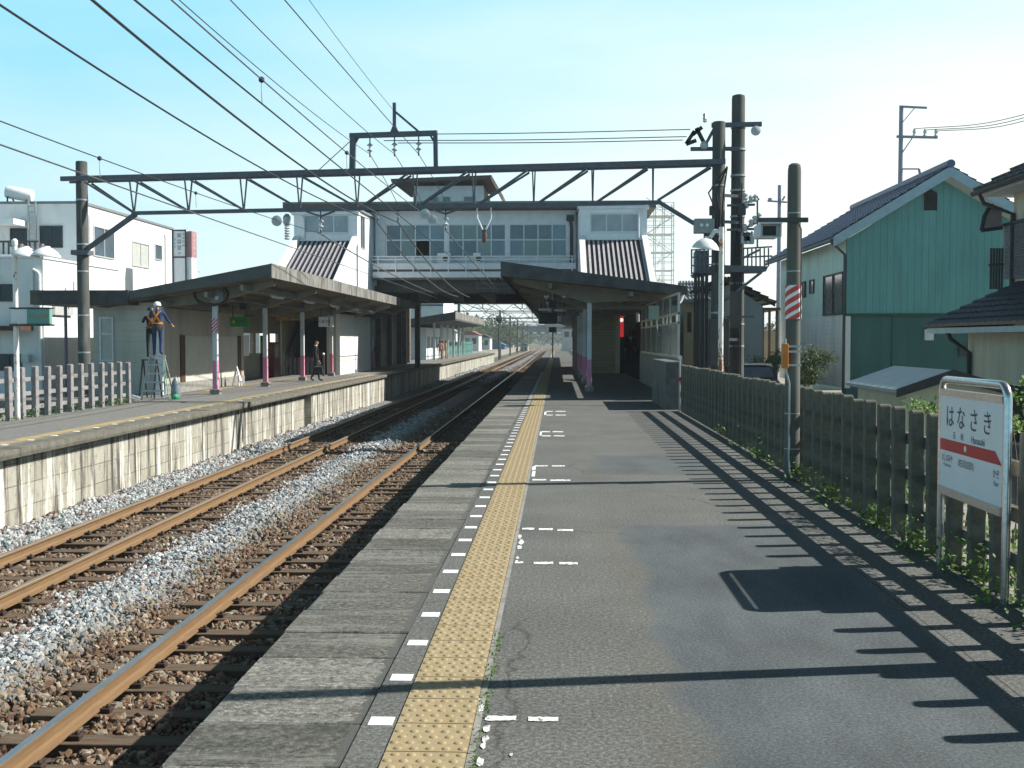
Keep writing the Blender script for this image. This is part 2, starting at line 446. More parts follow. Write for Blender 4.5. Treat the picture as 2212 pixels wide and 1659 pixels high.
tact = M('tactile_yellow', (0.33, 0.262, 0.152), (0.27, 0.212, 0.12), 0.7, 14, bump=0.2, dirt=(0.25, 0.19, 0.09), dscale=4, dlo=0.52, dhi=0.8)
t = MB(); TX0, TX1 = -0.655, -0.342; y = 2.0; k = 0
while y < Y1:
    t.box(TX0, TX1, y + 0.0035, y + 0.3165, -0.02, 0.007)
    if y < 45:
        n = 8 if y < 14 else 6
        for r_ in range(5):
            for c_ in range(5):
                cx = TX0 + 0.0315 + c_ * 0.0625 + (0.0 if r_ % 2 else 0.022) - 0.011; cy = y + 0.0325 + r_ * 0.0635
                t.lathe((cx, cy, 0.007), [(0.0185, 0), (0.015, 0.0035), (0.008, 0.0055)], n)
    y += 0.32
t.build('tactile_strip', tact, plat, smooth=True, fix=False)
strip_edge = MB(); strip_edge.box(TX1 + 0.003, TX1 + 0.03, 1, Y1, 0.0005, 0.004)
strip_edge.build('tactile_border', concrete, plat)

def paint_mat(name, base, lo, hi):
    m, n, l, b = nodes_of(name)
    f = ramp_of(n, l, noise(n, l, 22, 6, 0.8), lo, hi)
    c = mixc(n, l, f, base, (0.13, 0.13, 0.12)); l.new(c, b.inputs['Base Color']); b.inputs['Roughness'].default_value = 0.7
    return m
wpaint = paint_mat('worn_white_paint', (0.74, 0.75, 0.76), 0.50, 0.60)
wpaint2 = paint_mat('fresh_white_paint', (0.82, 0.82, 0.83), 0.75, 0.9)
y = onZ(825, 1559).y - 0.606 * 4
for k in range(90):                                     # white squares beside the tactile strip
    q = MB(); q.box(-0.775, -0.675, y - 0.05, y + 0.05, 0.0, 0.004)
    q.build('white_square', wpaint2, plat, origin=(-0.725, y, 0)); y += 0.606
def dash(x0, x1, yy, th=9, m=None, rag=0.18):
    a, b_ = onZ(x0, yy), onZ(x1, yy); w = abs(onZ(x0, yy - th / 2).y - onZ(x0, yy + th / 2).y) / 2
    pts = []
    for i in range(9): pts.append((a.x + (b_.x - a.x) * i / 8, a.y + (b_.y - a.y) * i / 8 - w * (1 - random.random() * rag * 2), 0.004))
    for i in range(8, -1, -1): pts.append((a.x + (b_.x - a.x) * i / 8, a.y + (b_.y - a.y) * i / 8 + w * (1 - random.random() * rag * 2), 0.004))
    MB().face(pts).build('painted_dash', m or wpaint, plat)
for a in [(1048,1115,1553,11),(1141,1206,1555,11),(1128,1154,1143,5),(1164,1194,1144,5),(1204,1238,1146,5),(1112,1130,1216,5),(1153,1195,1217,6),(1208,1248,1218,6),
          (1155,1183,1007,3),(1192,1220,1007,3),(1150,1180,1037,3.5),(1188,1232,1038,3.5),(1170,1188,933,2.6),(1194,1217,933,2.6),(1170,1190,942,2.6),(1196,1219,942,2.6),
          (1180,1194,889,2),(1200,1222,889,2),(1180,1194,897,2),(1200,1222,897,2)]:
    dash(*a)
for a in [(1150,1157,1012,9),(1149,1156,1024,12),(1166,1170,937,9),(1176,1180,893,7)]: dash(*a, wpaint2, 0.08)
def blob(x, y, rx, ry, n=9):
    c = onZ(x, y); sx = abs(onZ(x + rx, y).x - c.x); sy = abs(onZ(x, y + ry).y - c.y)
    MB().face([(c.x + sx * math.cos(2*math.pi*k/n) * random.uniform(0.55, 1.15), c.y + sy * math.sin(2*math.pi*k/n) * random.uniform(0.55, 1.15), 0.0042) for k in range(n)]).build('paint_remnant', wpaint, plat)
for a in [(1040,1532,7,12),(1033,1515,5,8),(1052,1575,9,9),(1049,1597,8,10),(1044,1612,6,8),(1036,1648,11,14),(1104,1632,5,4),(1123,1160,5,6),(1126,1172,6,6),(1122,1183,6,5),(1118,1206,4,3),(1116,1213,4,2)]: blob(*a)

# far platform
p = MB(); p.box(-11.62, LIP - 0.45, 2.0, 152, -1.58, PZ)
p.box(-17, -11.621, 30.8, 120, -1.58, PZ - 0.003)
m, n, l, b = nodes_of('far_platform_asphalt')
x = grad_y(n, l, 0)
f = ramp(n, [(0.3, (0.10, 0.10, 0.095)), (0.7, (0.20, 0.20, 0.19))]); l.new(noise(n, l, 14, 5, 0.7), f.inputs[0])
c = f.outputs[0]
yl = math_(n, l, 'MULTIPLY', math_(n, l, 'LESS_THAN', math_(n, l, 'ABSOLUTE', math_(n, l, 'SUBTRACT', x, LIP - 0.72)), 0.15), ramp_of(n, l, noise(n, l, 3, 6, 0.7, seed=3), 0.36, 0.55))
c = mixc(n, l, yl, c, (0.36, 0.27, 0.11))
l.new(c, b.inputs['Base Color']); b.inputs['Roughness'].default_value = 0.9
far_plat = tag(p.build('platform', m), 'far station platform across both tracks on a stained block wall', 'platform', kind='structure')
s = MB(); y = 2.0
while y < 152:
    L = 1.9; s.box(LIP - 0.448, LIP, y + 0.006, min(y + L - 0.006, 152), PZ - 0.135, PZ + 0.004 + random.uniform(-0.006, 0.004)); y += L
s2 = M('lip_concrete', (0.17, 0.165, 0.14), (0.11, 0.105, 0.085), 0.95, 8, bump=0.7, bs=35, dirt=(0.07, 0.065, 0.045), dscale=3)
s.build('edge_slabs', s2, far_plat)
s = MB()
s.box(LIP - 0.44, LIP - 0.20, 2, 37.8, -1.6, PZ - 0.137); s.box(LIP - 0.44, LIP - 0.12, 38.5, 151.9, -1.6, PZ - 0.137); s.box(LIP - 0.44, LIP - 0.36, 37.8, 38.5, -1.6, PZ - 0.137)
s.build('retaining_wall', blocks, far_plat)
s = MB(); s.box(-11.95, -11.65, 37, 54, PZ - 0.002, PZ + 0.004); s.build('tactile_strip', tact, far_plat)
y = 12.3
while y < 75:
    q = MB(); q.box(LIP - 0.56, LIP - 0.46, y - 0.05, y + 0.05, PZ, PZ + 0.005); q.build('white_square', wpaint2, far_plat, origin=(LIP - 0.51, y, PZ)); y += 0.9
# ------------------------------------------------------------------ tracks and ballast
def rail_mats():
    m, n, l, b = nodes_of('rusty_rail_side')
    f = ramp(n, [(0.3, (0.195, 0.118, 0.052)), (0.7, (0.135, 0.08, 0.037))]); l.new(noise(n, l, 6, 6, 0.7, (6, 0.5, 6)), f.inputs[0])
    d = ramp_of(n, l, noise(n, l, 18, 5, 0.7), 0.55, 0.75)
    l.new(mixc(n, l, math_(n, l, 'MULTIPLY', d, 0.6), f.outputs[0], (0.12, 0.065, 0.04)), b.inputs['Base Color']); b.inputs['Roughness'].default_value = 0.75
    t = M('rail_top_steel', (0.42, 0.42, 0.43), (0.30, 0.30, 0.31), 0.32, 4, metal=0.85, stretch=(8, 0.4, 1))
    u = M('rail_top_dull', (0.30, 0.25, 0.20), (0.26, 0.20, 0.15), 0.5, 4, metal=0.4, stretch=(8, 0.4, 1))
    return m, t, u
RSIDE, RTOP, RDULL = rail_mats()
sleeper_m = M('dusty_sleeper', (0.125, 0.09, 0.06), (0.075, 0.054, 0.038), 0.95, 8, bump=0.5, bs=40, stretch=(0.5, 3, 3))
clip_m = M('rusty_fastener', (0.045, 0.028, 0.022), (0.03, 0.02, 0.018), 0.7)
def rail(x, track, topm):
    P = [(-0.0635,0),(0.0635,0),(0.0635,0.011),(0.02,0.026),(0.0085,0.05),(0.0085,0.10),(0.03,0.118),(0.0325,0.142),(0.027,0.152),(-0.027,0.152),(-0.0325,0.142),(-0.03,0.118),(-0.0085,0.10),(-0.0085,0.05),(-0.02,0.026),(-0.0635,0.011)]
    q = MB(); n = len(P); ys = [3.0, 360.0]
    vs = [(x + a, y, RAIL_Z - 0.152 + z) for y in ys for a, z in P]
    for i in range(n):
        j = (i + 1) % n; q.m.append(1 if i in (7, 8, 9) else 0); q.f.append([i, j, n + j, n + i])
    q.v = vs; q.f += [list(range(n))[::-1], list(range(n, 2*n))]; q.m += [0, 0]
    return q.build('rail', [RSIDE, topm], track)
def track(xc, label, topm):
    t = thing('railway_track', label, 'railway track', (xc, 3, RAIL_Z - 0.34), 'railway tracks')
    rail(xc - 0.5575, t, topm); rail(xc + 0.5575, t, topm)
    def slp(q, y):
        q.box(xc - 1.03, xc + 1.03, y - 0.1, y + 0.1, RAIL_Z - 0.34, RAIL_Z - 0.166)
        for sx in (-0.5575, 0.5575):
            for e in (-1, 1):
                q.box(xc + sx + e*0.06 , xc + sx + e * 0.145, y - 0.045, y + 0.035, RAIL_Z - 0.166, RAIL_Z - 0.125, 1)
                q.lathe((xc + sx + e * 0.115, y - 0.005, RAIL_Z - 0.128), [(0.02, 0), (0.02, 0.022), (0.012, 0.03)], 6, 1)
    q = MB(); slp(q, 5.0); s0 = q.build('sleeper', [sleeper_m, clip_m], t, origin=(xc, 5.0, RAIL_Z - 0.34))
    bevel(s0, 0.012, 1)
    y = 5.0 + 0.61
    for k in range(96):
        c = s0.copy(); COL.objects.link(c); c.parent = t; c.location = s0.location + Vector((random.uniform(-.02, .02), y - 5.0, random.uniform(-0.008, 0.004))); y += 0.61
    q = MB()
    while y < 300: slp(q, y); y += 0.61
    tag(q.build('distant_sleepers', [sleeper_m, clip_m], t), kind='stuff')
NX, FX = -3.09, -6.59
track(NX, 'nearer railway track with one shiny rail beside the near platform', RTOP)
track(FX, 'farther rusty railway track beside the stained block wall', RDULL)
SL_Y = 5.0

def ballast_mat():
    m, n, l, b = nodes_of('ballast_stone')
    x = grad_y(n, l, 0); y = grad_y(n, l, 1)
    g = n.new('ShaderNodeNewGeometry')
    w = math_(n, l, 'MULTIPLY', math_(n, l, 'SUBTRACT', noise(n, l, 1.3, 5, 0.7), 0.5), 0.9)
    w2 = math_(n, l, 'MULTIPLY', math_(n, l, 'SUBTRACT', g.outputs['Random Per Island'], 0.5), 0.45)
    xe = math_(n, l, 'ADD', math_(n, l, 'ADD', x, w), w2)
    def near(c, half, s=5):
        return math_(n, l, 'MULTIPLY', math_(n, l, 'SUBTRACT', half, math_(n, l, 'ABSOLUTE', math_(n, l, 'SUBTRACT', xe, c))), s, True)
    grey = math_(n, l, 'MAXIMUM', near(-5.05, 0.56), near(-8.0, 0.60))
    br = ramp(n, [(0.0, (0.055, 0.03, 0.02)), (0.35, (0.14, 0.078, 0.045)), (0.62, (0.21, 0.14, 0.088)), (0.8, (0.17, 0.155, 0.12)), (1.0, (0.33, 0.28, 0.21))]); l.new(g.outputs['Random Per Island'], br.inputs[0])
    gr = ramp(n, [(0.0, (0.14, 0.16, 0.175)), (0.5, (0.31, 0.335, 0.35)), (0.9, (0.50, 0.52, 0.52)), (0.93, (0.25, 0.15, 0.11)), (1.0, (0.30, 0.19, 0.14))]); l.new(g.outputs['Random Per Island'], gr.inputs[0])
    c = mixc(n, l, grey, br.outputs[0], gr.outputs[0])
    v = ramp(n, [(0.3, 0.75), (0.7, 1.15)]); l.new(noise(n, l, 60, 3, 0.6), v.inputs[0])
    l.new(mixc(n, l, 1.0, c, v.outputs[0], 'MULTIPLY'), b.inputs['Base Color']); b.inputs['Roughness'].default_value = 0.85
    return m
bal_m = ballast_mat()
def bal_h(x, y):
    h = RAIL_Z - 0.215
    h = h + 0.09 * np.exp(-((x + 4.95) / 0.45) ** 2) + 0.06 * np.exp(-((x + 8.3) / 0.5) ** 2)
    return h + 0.02 * np.sin(y * 1.7 + x * 2.3) + 0.015 * np.sin(y * 4.1 - x * 3.1)
# bed under the stones, broken up by a displaced voronoi in its own material
def bed_mat():
    m, n, l, b = nodes_of('ballast_bed')
    tc = n.new('ShaderNodeTexCoord'); vo = n.new('ShaderNodeTexVoronoi'); vo.inputs['Scale'].default_value = 20
    l.new(tc.outputs['Object'], vo.inputs['Vector'])
    sp = n.new('ShaderNodeSeparateXYZ'); l.new(tc.outputs['Object'], sp.inputs[0])
    hs = n.new('ShaderNodeSeparateColor'); l.new(vo.outputs['Color'], hs.inputs[0])
    xe = math_(n, l, 'ADD', sp.outputs[0], math_(n, l, 'MULTIPLY', math_(n, l, 'SUBTRACT', noise(n, l, 1.3, 5, 0.7), 0.5), 0.9))
    def near(c, half, s=5):
        return math_(n, l, 'MULTIPLY', math_(n, l, 'SUBTRACT', half, math_(n, l, 'ABSOLUTE', math_(n, l, 'SUBTRACT', xe, c))), s, True)
    grey = math_(n, l, 'MAXIMUM', near(-5.05, 0.56), near(-8.0, 0.60))
    br = ramp(n, [(0.0, (0.03, 0.02, 0.016)), (0.5, (0.075, 0.052, 0.036)), (1.0, (0.15, 0.12, 0.09))]); l.new(hs.outputs[0], br.inputs[0])
    gr = ramp(n, [(0.0, (0.05, 0.055, 0.06)), (0.5, (0.14, 0.15, 0.155)), (1.0, (0.3, 0.31, 0.31))]); l.new(hs.outputs[0], gr.inputs[0])
    l.new(mixc(n, l, grey, br.outputs[0], gr.outputs[0]), b.inputs['Base Color']); b.inputs['Roughness'].default_value = 0.9
    bp = n.new('ShaderNodeBump'); bp.inputs['Strength'].default_value = 1.0; bp.inputs['Distance'].default_value = 0.03; bp.invert = True
    l.new(vo.outputs['Distance'], bp.inputs['Height']); l.new(bp.outputs[0], b.inputs['Normal'])
    return m
xs = np.linspace(-8.62, EDGE + 0.24, 40); ys = np.concatenate([np.arange(3, 40, 0.4), np.arange(40, 420, 6)])
gx, gy = np.meshgrid(xs, ys); gz = bal_h(gx, gy) - 0.035
q = MB(); q.v = list(zip(gx.ravel().tolist(), gy.ravel().tolist(), gz.ravel().tolist())); nx = len(xs)
for j in range(len(ys) - 1):
    for i in range(nx - 1):
        a = j * nx + i; q.f.append([a, a+1, a+nx+1, a+nx]); q.m.append(0)
bed = q.build('ballast_bed', bed_mat(), fix=False); tag(bed, 'stony bed under both railway tracks', 'ballast', kind='structure')

def ico():
    bm = bmesh.new(); bmesh.ops.create_icosphere(bm, subdivisions=1, radius=1)
    v = np.array([x.co[:] for x in bm.verts]); f = np.array([[x.index for x in t.verts] for t in bm.faces]); bm.free(); return v, f
IV, IF = ico()
def stones(name, y0, y1, dens, size, label, x0=-8.5, x1=EDGE + 0.2):
    n = int((y1 - y0) * (x1 - x0) * dens)
    x = rng.uniform(x0, x1, n); y = rng.uniform(y0, y1, n)
    # left edge of the view: skip what the picture cannot show
    keep = x > (-0.485 * y - 0.4)
    rel = np.abs(((y - SL_Y + 0.305) % 0.61) - 0.305)
    onsl = (rel < 0.115) & ((np.abs(x - NX) < 1.05) | (np.abs(x - FX) < 1.05))
    keep &= ~(onsl & (rng.random(n) < 0.93))
    for rx in (NX - .5575, NX + .5575, FX - .5575, FX + .5575): keep &= np.abs(x - rx) > 0.085
    x, y = x[keep], y[keep]; n = len(x)
    s = size * rng.uniform(0.55, 1.25, n); hgt = bal_h(x, y) + rng.uniform(-0.012, 0.02, n)
    V = IV[None] * (1 + rng.uniform(-0.33, 0.33, (n, len(IV), 1))) * (s[:, None, None] * rng.uniform(0.5, 1.45, (n, 1, 3)))
    a = rng.uniform(0, 6.283, n); b_ = rng.uniform(-0.7, 0.7, n)
    ca, sa, cb, sb = np.cos(a)[:, None], np.sin(a)[:, None], np.cos(b_)[:, None], np.sin(b_)[:, None]
    X, Y, Z = V[..., 0], V[..., 1], V[..., 2]
    Y, Z = Y * cb - Z * sb, Y * sb + Z * cb
    X, Y = X * ca - Y * sa, X * sa + Y * ca
    V = np.stack([X + x[:, None], Y + y[:, None], Z + hgt[:, None]], -1).reshape(-1, 3)
    Fc = (IF[None] + (np.arange(n) * len(IV))[:, None, None]).reshape(-1, 3)
    me = bpy.data.meshes.new(name); me.vertices.add(len(V)); me.vertices.foreach_set('co', V.astype(np.float32).ravel())
    me.loops.add(Fc.size); me.loops.foreach_set('vertex_index', Fc.astype(np.int32).ravel())
    me.polygons.add(len(Fc)); me.polygons.foreach_set('loop_start', np.arange(0, Fc.size, 3, dtype=np.int32)); me.update(calc_edges=True)
    me.polygons.foreach_set('use_smooth', [False] * len(Fc))
    me.materials.append(bal_m)
    o = bpy.data.objects.new(name, me); COL.objects.link(o); tag(o, label, 'ballast', kind='stuff')
stones('ballast', 6.2, 14, 820, 0.030, 'loose grey and brown stones lying around the sleepers')
stones('ballast', 14, 27, 480, 0.032, 'loose grey and brown stones further along the two tracks')
stones('ballast', 27, 48, 160, 0.042, 'grey and brown track stones in the shade under the bridge')
stones('ballast', 70, 130, 40, 0.06, 'track stones in the sun beyond the bridge')

# ------------------------------------------------------------------ fences of concrete pales
def fence(label, x, y0, y1, zb, hgt, xside, pitch=0.42, w=0.044, m=pale_conc):
    t = thing('fence', label, 'fence', (x, (y0 + y1) / 2, zb), 'concrete pale fences')
    P = []
    P = [(-w, 0), (w, 0), (w, hgt - 0.025)] + [(w * math.cos(a), hgt - 0.025 + 0.025 * math.sin(a)) for a in (0.5, 1.0, 1.57, 2.14, 2.64)] + [(-w, hgt - 0.025)]
    q = MB(); q.prism([(x - 0.05, y0 + a, zb - 0.1 + z if z == 0 else zb + z) for a, z in P], (0.10, 0, 0))
    p0 = q.build('pale', m, t, origin=(x, y0, zb)); bevel(p0, 0.008, 1)
    k = 1; y = y0 + pitch
    while y < y1:
        c = p0.copy(); COL.objects.link(c); c.parent = t
        c.location = p0.location + Vector((random.uniform(-.008, .008), y - y0, random.uniform(-0.02, 0.012)))
        c.rotation_euler = (random.uniform(-.012, .012), random.uniform(-.012, .012), random.uniform(-.04, .04)); y += pitch
    for f in (0.20, 0.47, 0.745):
        q = MB(); q.box(x + 0.046 * xside, x + 0.10 * xside, y0 - 0.05, y1 - 0.3, zb + hgt * f - 0.045, zb + hgt * f + 0.045)
        q.build('rail', m, t)
    return t
fence('long dark concrete pale fence along the near platform edge behind the station name sign', 2.80, 3.0, 25.6, 0.0, 1.05, 1)
fence('concrete pale fence with gaps at the back of the far platform by the white building', -11.45, 21.9, 30.2, PZ, 1.12, -1, 0.60, 0.075, M('lavender_concrete', (0.26, 0.25, 0.26), (0.19, 0.185, 0.19), 0.95, 9, bump=0.5, bs=40, dirt=(0.16, 0.15, 0.14), dscale=3))
# ------------------------------------------------------------------ near platform: name sign, poles, low wall, canopy, stairs
UP = (0, 0, 1)
# station name sign between two steel posts
pa, pb = onZ(2031, 1221), onZ(2166, 1301)
sx = 2.69; ya, yb = 7.98, 6.83
zt = 1.31
t = thing('station_sign', 'station name sign reading hanasaki in a steel tube frame by the fence', 'station sign', (sx, (ya + yb) / 2, 0))
rr = 0.09
path = [(sx, ya, -0.02), (sx, ya, zt - rr)] + [(sx, ya - rr + rr * math.cos(a), zt - rr + rr * math.sin(a)) for a in (0.4, 0.8, 1.2, 1.57)] + \
       [(sx, yb + rr - rr * math.cos(a), zt - rr + rr * math.sin(a)) for a in (1.57, 1.2, 0.8, 0.4)] + [(sx, yb, zt - rr), (sx, yb, -0.02)]
MB().tube(path, 0.026, 12).build('post_frame', chrome, t, smooth=True)
zb0, zb1 = 0.575, 1.20
MB().box(sx - 0.017, sx + 0.017, yb + 0.03, ya - 0.03, zb0, zb1).build('board', white_sign, t)
MB().box(sx - 0.026, sx + 0.026, yb + 0.028, ya - 0.028, zb1, zb1 + 0.045).build('upper_bar', chrome, t); MB().box(sx - 0.03, sx + 0.03, yb + 0.028, ya - 0.028, zb0 - 0.055, zb0).build('lower_bar', chrome, t)
xf = sx - 0.0172
def sp(u, v): return (xf, ya - 0.03 - u * (ya - yb - 0.06), zb1 - v * (zb1 - zb0))     # u from the far post to the near post, v down
def spx(u, v, d): p = sp(u, v); return (p[0] - d, p[1], p[2])
RT = (0, -1, 0)
MB().face([spx(0, 0.475, .002), spx(0.90, 0.475, .002), spx(1.0, 0.60, .002), spx(0, 0.60, .002)]).build('red_stripe', red, t)
for u, ch in ((0.17, 'は'), (0.36, 'な'), (0.57, 'さ'), (0.78, 'き')):
    text(ch, sp(u, 0.235), 0.165, RT, UP, ink, t)
text('花', sp(0.25, 0.42), 0.052, RT, UP, ink, t); text('崎', sp(0.38, 0.42), 0.052, RT, UP, ink, t)
text('Hanasaki', sp(0.64, 0.42), 0.066, RT, UP, ink, t)
text('わしのみや', sp(0.13, 0.685), 0.058, RT, UP, ink, t, squeeze=0.72); text('Washinomiya', sp(0.13, 0.755), 0.034, RT, UP, ink, t, squeeze=0.8)
text('(埼玉県加須市)', sp(0.45, 0.70), 0.058, RT, UP, ink, t, squeeze=0.75)
text('かぞ', sp(0.92, 0.70), 0.062, RT, UP, ink, t, squeeze=0.85); text('Kazo', sp(0.92, 0.79), 0.042, RT, UP, ink, t, squeeze=0.9)
MB().lathe((xf - 0.003, sp(0.44, 0.53)[1], sp(0.44, 0.53)[2]), [(0.021, 0), (0.021, 0.001)], 14, axis='x').build('emblem', white_sign, t)

# concrete post with monitor, striped band and orange box
PX, PY = 2.66, 12.85
t = thing('concrete_post', 'short concrete post with red and white stripes and a monitor arm beside the fence', 'post', (PX, PY, 0))
q = MB(); q.lathe((PX, PY, 0), [(0.088, 0), (0.074, 3.46), (0.073, 3.50), (0.064, 3.545), (0.035, 3.565)], 20)
q.build('shaft', pole_conc, t, smooth=True)
def stripes(name, cx, cy, r, z0, z1, parent, turns, a_m, b_m, n=28):
    m_, n_, l_, b_ = nodes_of(name + '_paint')
    tc = n_.new('ShaderNodeTexCoord'); sp_ = n_.new('ShaderNodeSeparateXYZ'); l_.new(tc.outputs['Object'], sp_.inputs[0])
    ang = math_(n_, l_, 'DIVIDE', math_(n_, l_, 'ARCTAN2', sp_.outputs[0], sp_.outputs[1]), 6.28318)
    u = math_(n_, l_, 'FRACT', math_(n_, l_, 'ADD', math_(n_, l_, 'MULTIPLY', sp_.outputs[2], turns), math_(n_, l_, 'MULTIPLY', ang, 3)))
    f = math_(n_, l_, 'GREATER_THAN', u, 0.42)
    l_.new(mixc(n_, l_, f, a_m, b_m), b_.inputs['Base Color']); b_.inputs['Roughness'].default_value = 0.5
    return MB().lathe((cx, cy, z0), [(r, 0), (r, z1 - z0)], n).build(name, m_, parent, origin=(cx, cy, z0), smooth=True)
z = lambda y, Y: EYE + (VPY - y) * Y / FPX
stripes('striped_band', PX, PY, 0.091, z(690, PY), z(618, PY), t, 9.5, (0.78, 0.78, 0.78), (0.55, 0.05, 0.045))
q = MB(); q.tube([(PX - 0.05, PY - 0.085, 0.25), (PX - 0.052, PY - 0.085, 1.10), (PX - 0.09, PY - 0.1, 1.22), (PX - 0.105, PY - 0.1, 1.6)], 0.013, 8)
q.tube([(PX - 0.05, PY - 0.085, 0.25), (PX - 0.045, PY - 0.09, 0.1), (PX + 0.0, PY - 0.1, 0.03), (PX + 0.09, PY - 0.1, 0.02), (PX + 0.16, PY - 0.08, 0.03)], 0.013, 8)
q.build('conduit', steel_light, t, smooth=True)
for zz in (0.35, 0.75, 2.35, 3.0): MB().lathe((PX, PY, zz), [(0.088 - 0.003 * zz, 0), (0.088 - 0.003 * zz, 0.012)], 20).build('clamp_band', steel_light, t, smooth=True)
q = MB(); q.box(PX - 0.135, PX - 0.075, PY - 0.15, PY - 0.03, z(795, PY), z(742, PY)); bevel(q.build('orange_box', orange, t), 0.008)
q = MB()
for yy in (748, 759, 788): q.box(PX - 0.075, PX + 0.08, PY - 0.10, PY - 0.086, z(yy, PY) - 0.012, z(yy, PY) + 0.012)
q.build('box_bracket', steel_light, t)
q = MB(); q.box(PX - 0.42, PX + 0.135, PY - 0.115, PY - 0.085, z(486, PY), z(476, PY)); q.tube([(PX + 0.02, PY - 0.1, z(486, PY)), (PX + 0.06, PY - 0.1, z(500, PY)), (PX + 0.065, PY - 0.09, z(560, PY)), (PX + 0.065, PY - 0.08, z(690, PY))], 0.008, 6)
q.build('arm', dkgrey, t)
mo = thing('platform_monitor', 'grey hooded monitor hanging from the arm of the short striped post', 'monitor', (PX - 0.30, PY, z(518, PY)))
mx0, mx1, mz0, mz1 = PX - 0.415, PX - 0.175, z(519, PY), z(488, PY)
q = MB(); q.box(mx0, mx1, PY - 0.10, PY + 0.2, mz0 + 0.01, mz1); bevel(q.build('housing', pillar_grey, mo), 0.015)
q = MB(); q.box(mx0, mx1, PY - 0.23, PY - 0.101, mz1 - 0.014, mz1); q.box(mx0, mx0 + 0.012, PY - 0.2, PY - 0.101, mz0 + 0.01, mz1 - 0.015); q.box(mx1 - 0.012, mx1, PY - 0.2, PY - 0.101, mz0 + 0.01, mz1 - 0.015); q.box(mx0, mx1, PY - 0.16, PY - 0.101, mz0, mz0 + 0.01)
q.build('hood', pillar_grey, mo)
MB().box(mx0 + 0.05, mx1 - 0.045, PY - 0.108, PY - 0.1005, mz0 + 0.03, mz1 - 0.03).build('screen', black, mo)
q = MB(); q.box(mx0 + 0.05, mx0 + 0.09, PY - 0.1, PY - 0.07, mz1, z(486, PY)); q.box(mx1 - 0.09, mx1 - 0.05, PY - 0.1, PY - 0.07, mz1, z(486, PY)); q.build('hanger', dkgrey, mo)
# a like post outside the picture throws the shadow across the foreground
t = thing('concrete_post', 'concrete post beyond the right edge of the picture, thrown on the asphalt as a shadow', 'post', (2.66, 5.62, 0))
MB().lathe((2.66, 5.62, 0), [(0.07, 0), (0.06, 3.5), (0.03, 3.56)], 18).build('shaft', pole_conc, t, smooth=True)

# low wall, block and glazed screen along the right side under the canopy
t = thing('platform_screen', 'low concrete wall with glazed panels on top along the right side of the stairs', 'screen wall', (3.2, 42, 0))
q = MB(); q.box(3.17, 3.35, 30.2, 43.4, -0.02, 1.10); q.build('low_wall', concrete, t)
fr = MB()
for zz in (1.10, 2.02, 2.28, 2.80): fr.box(3.20, 3.28, 30.2, 43.4, zz, zz + 0.055)
for k in range(7): fr.box(3.21, 3.27, 30.2 + k * 2.19, 30.27 + k * 2.19, 1.156, 2.799)
fr.build('frame', M('cream_frame', (0.5, 0.5, 0.42), (0.42, 0.42, 0.35), 0.6, 4), t)
for k in range(6):
    y0, y1 = 30.275 + k * 2.19, 32.385 + k * 2.19
    MB().box(3.23, 3.25, y0, y1, 1.16, 2.015).build('lower_panel', M('ribbed_glass', (0.10, 0.115, 0.10), (0.055, 0.06, 0.055), 0.15, 3, stretch=(1, 9, 0.2)), t)
    MB().box(3.235, 3.245, y0, y1, 2.34, 2.795).build('upper_pane', glass_light if k % 3 else glass, t)
q = MB(); q.box(2.47, 2.82, 25.75, 29.4, -0.02, 1.10)
tag(bevel(q.build('concrete_block', M('dark_concrete', (0.14, 0.145, 0.14), (0.09, 0.095, 0.09), 0.9, 5, bump=0.4, dirt=(0.05, 0.05, 0.04)), origin=(2.65, 27, 0)), 0.02), 'dark concrete block standing at the far end of the pale fence', 'concrete block')

# canopy of the near platform
CYF = 33.2
def roofz_r(x): return 3.86 + (x + 1.6) / 5.35 * (3.13 - 3.86)
roof_dark = M('dark_canopy_edge', (0.075, 0.08, 0.085), (0.045, 0.05, 0.052), 0.7, 3, dirt=(0.12, 0.12, 0.11))
soffit = M('brown_soffit_boards', (0.16, 0.13, 0.085), (0.10, 0.08, 0.05), 0.85, 2.5, stretch=(1, 0.2, 1))
t = thing('platform_canopy', 'dark edged sloping canopy over the near platform in front of the stairs', 'canopy', (1.0, 60, 0))
q = MB(); q.prism([(-1.6, CYF, 3.86), (3.75, CYF, 3.13), (3.75, CYF, 3.02), (-1.6, CYF, 3.72)], (0, 72, 0)); q.build('roof', [M('roof_sheet', (0.2, 0.2, 0.2), (0.14, 0.14, 0.14), 0.7, 2)], t)
q = MB(); q.prism([(-1.66, CYF - 0.05, 3.90), (3.80, CYF - 0.05, 3.16), (3.80, CYF - 0.05, 2.90), (-1.66, CYF - 0.05, 3.47)], (0, 0.045, 0)); q.build('front_fascia', roof_dark, t)
q = MB(); q.prism([(-1.66, CYF, 3.90), (-1.61, CYF, 3.90), (-1.61, CYF, 3.47), (-1.66, CYF, 3.47)], (0, 72, 0)); q.build('side_fascia', roof_dark, t)
q = MB(); q.prism([(-1.59, CYF + 0.1, 3.55), (3.72, CYF + 0.1, 2.95), (3.72, CYF + 0.1, 2.92), (-1.59, CYF + 0.1, 3.52)], (0, 71, 0)); q.build('soffit', soffit, t)
beam_m = M('greenish_beam', (0.24, 0.235, 0.19), (0.19, 0.185, 0.15), 0.75, 3)
colY = [35.0 + 6 * k for k in range(11)]
for Y in colY:
    q = MB(); q.prism([(-1.35, Y - 0.09, 3.52), (3.6, Y - 0.09, 2.94), (3.6, Y - 0.09, 2.80), (1.5, Y - 0.09, 2.78), (1.0, Y - 0.09, 2.72), (0.4, Y - 0.09, 2.9), (-1.35, Y - 0.09, 3.36)], (0, 0.18, 0)); q.build('cross_beam', beam_m, t)
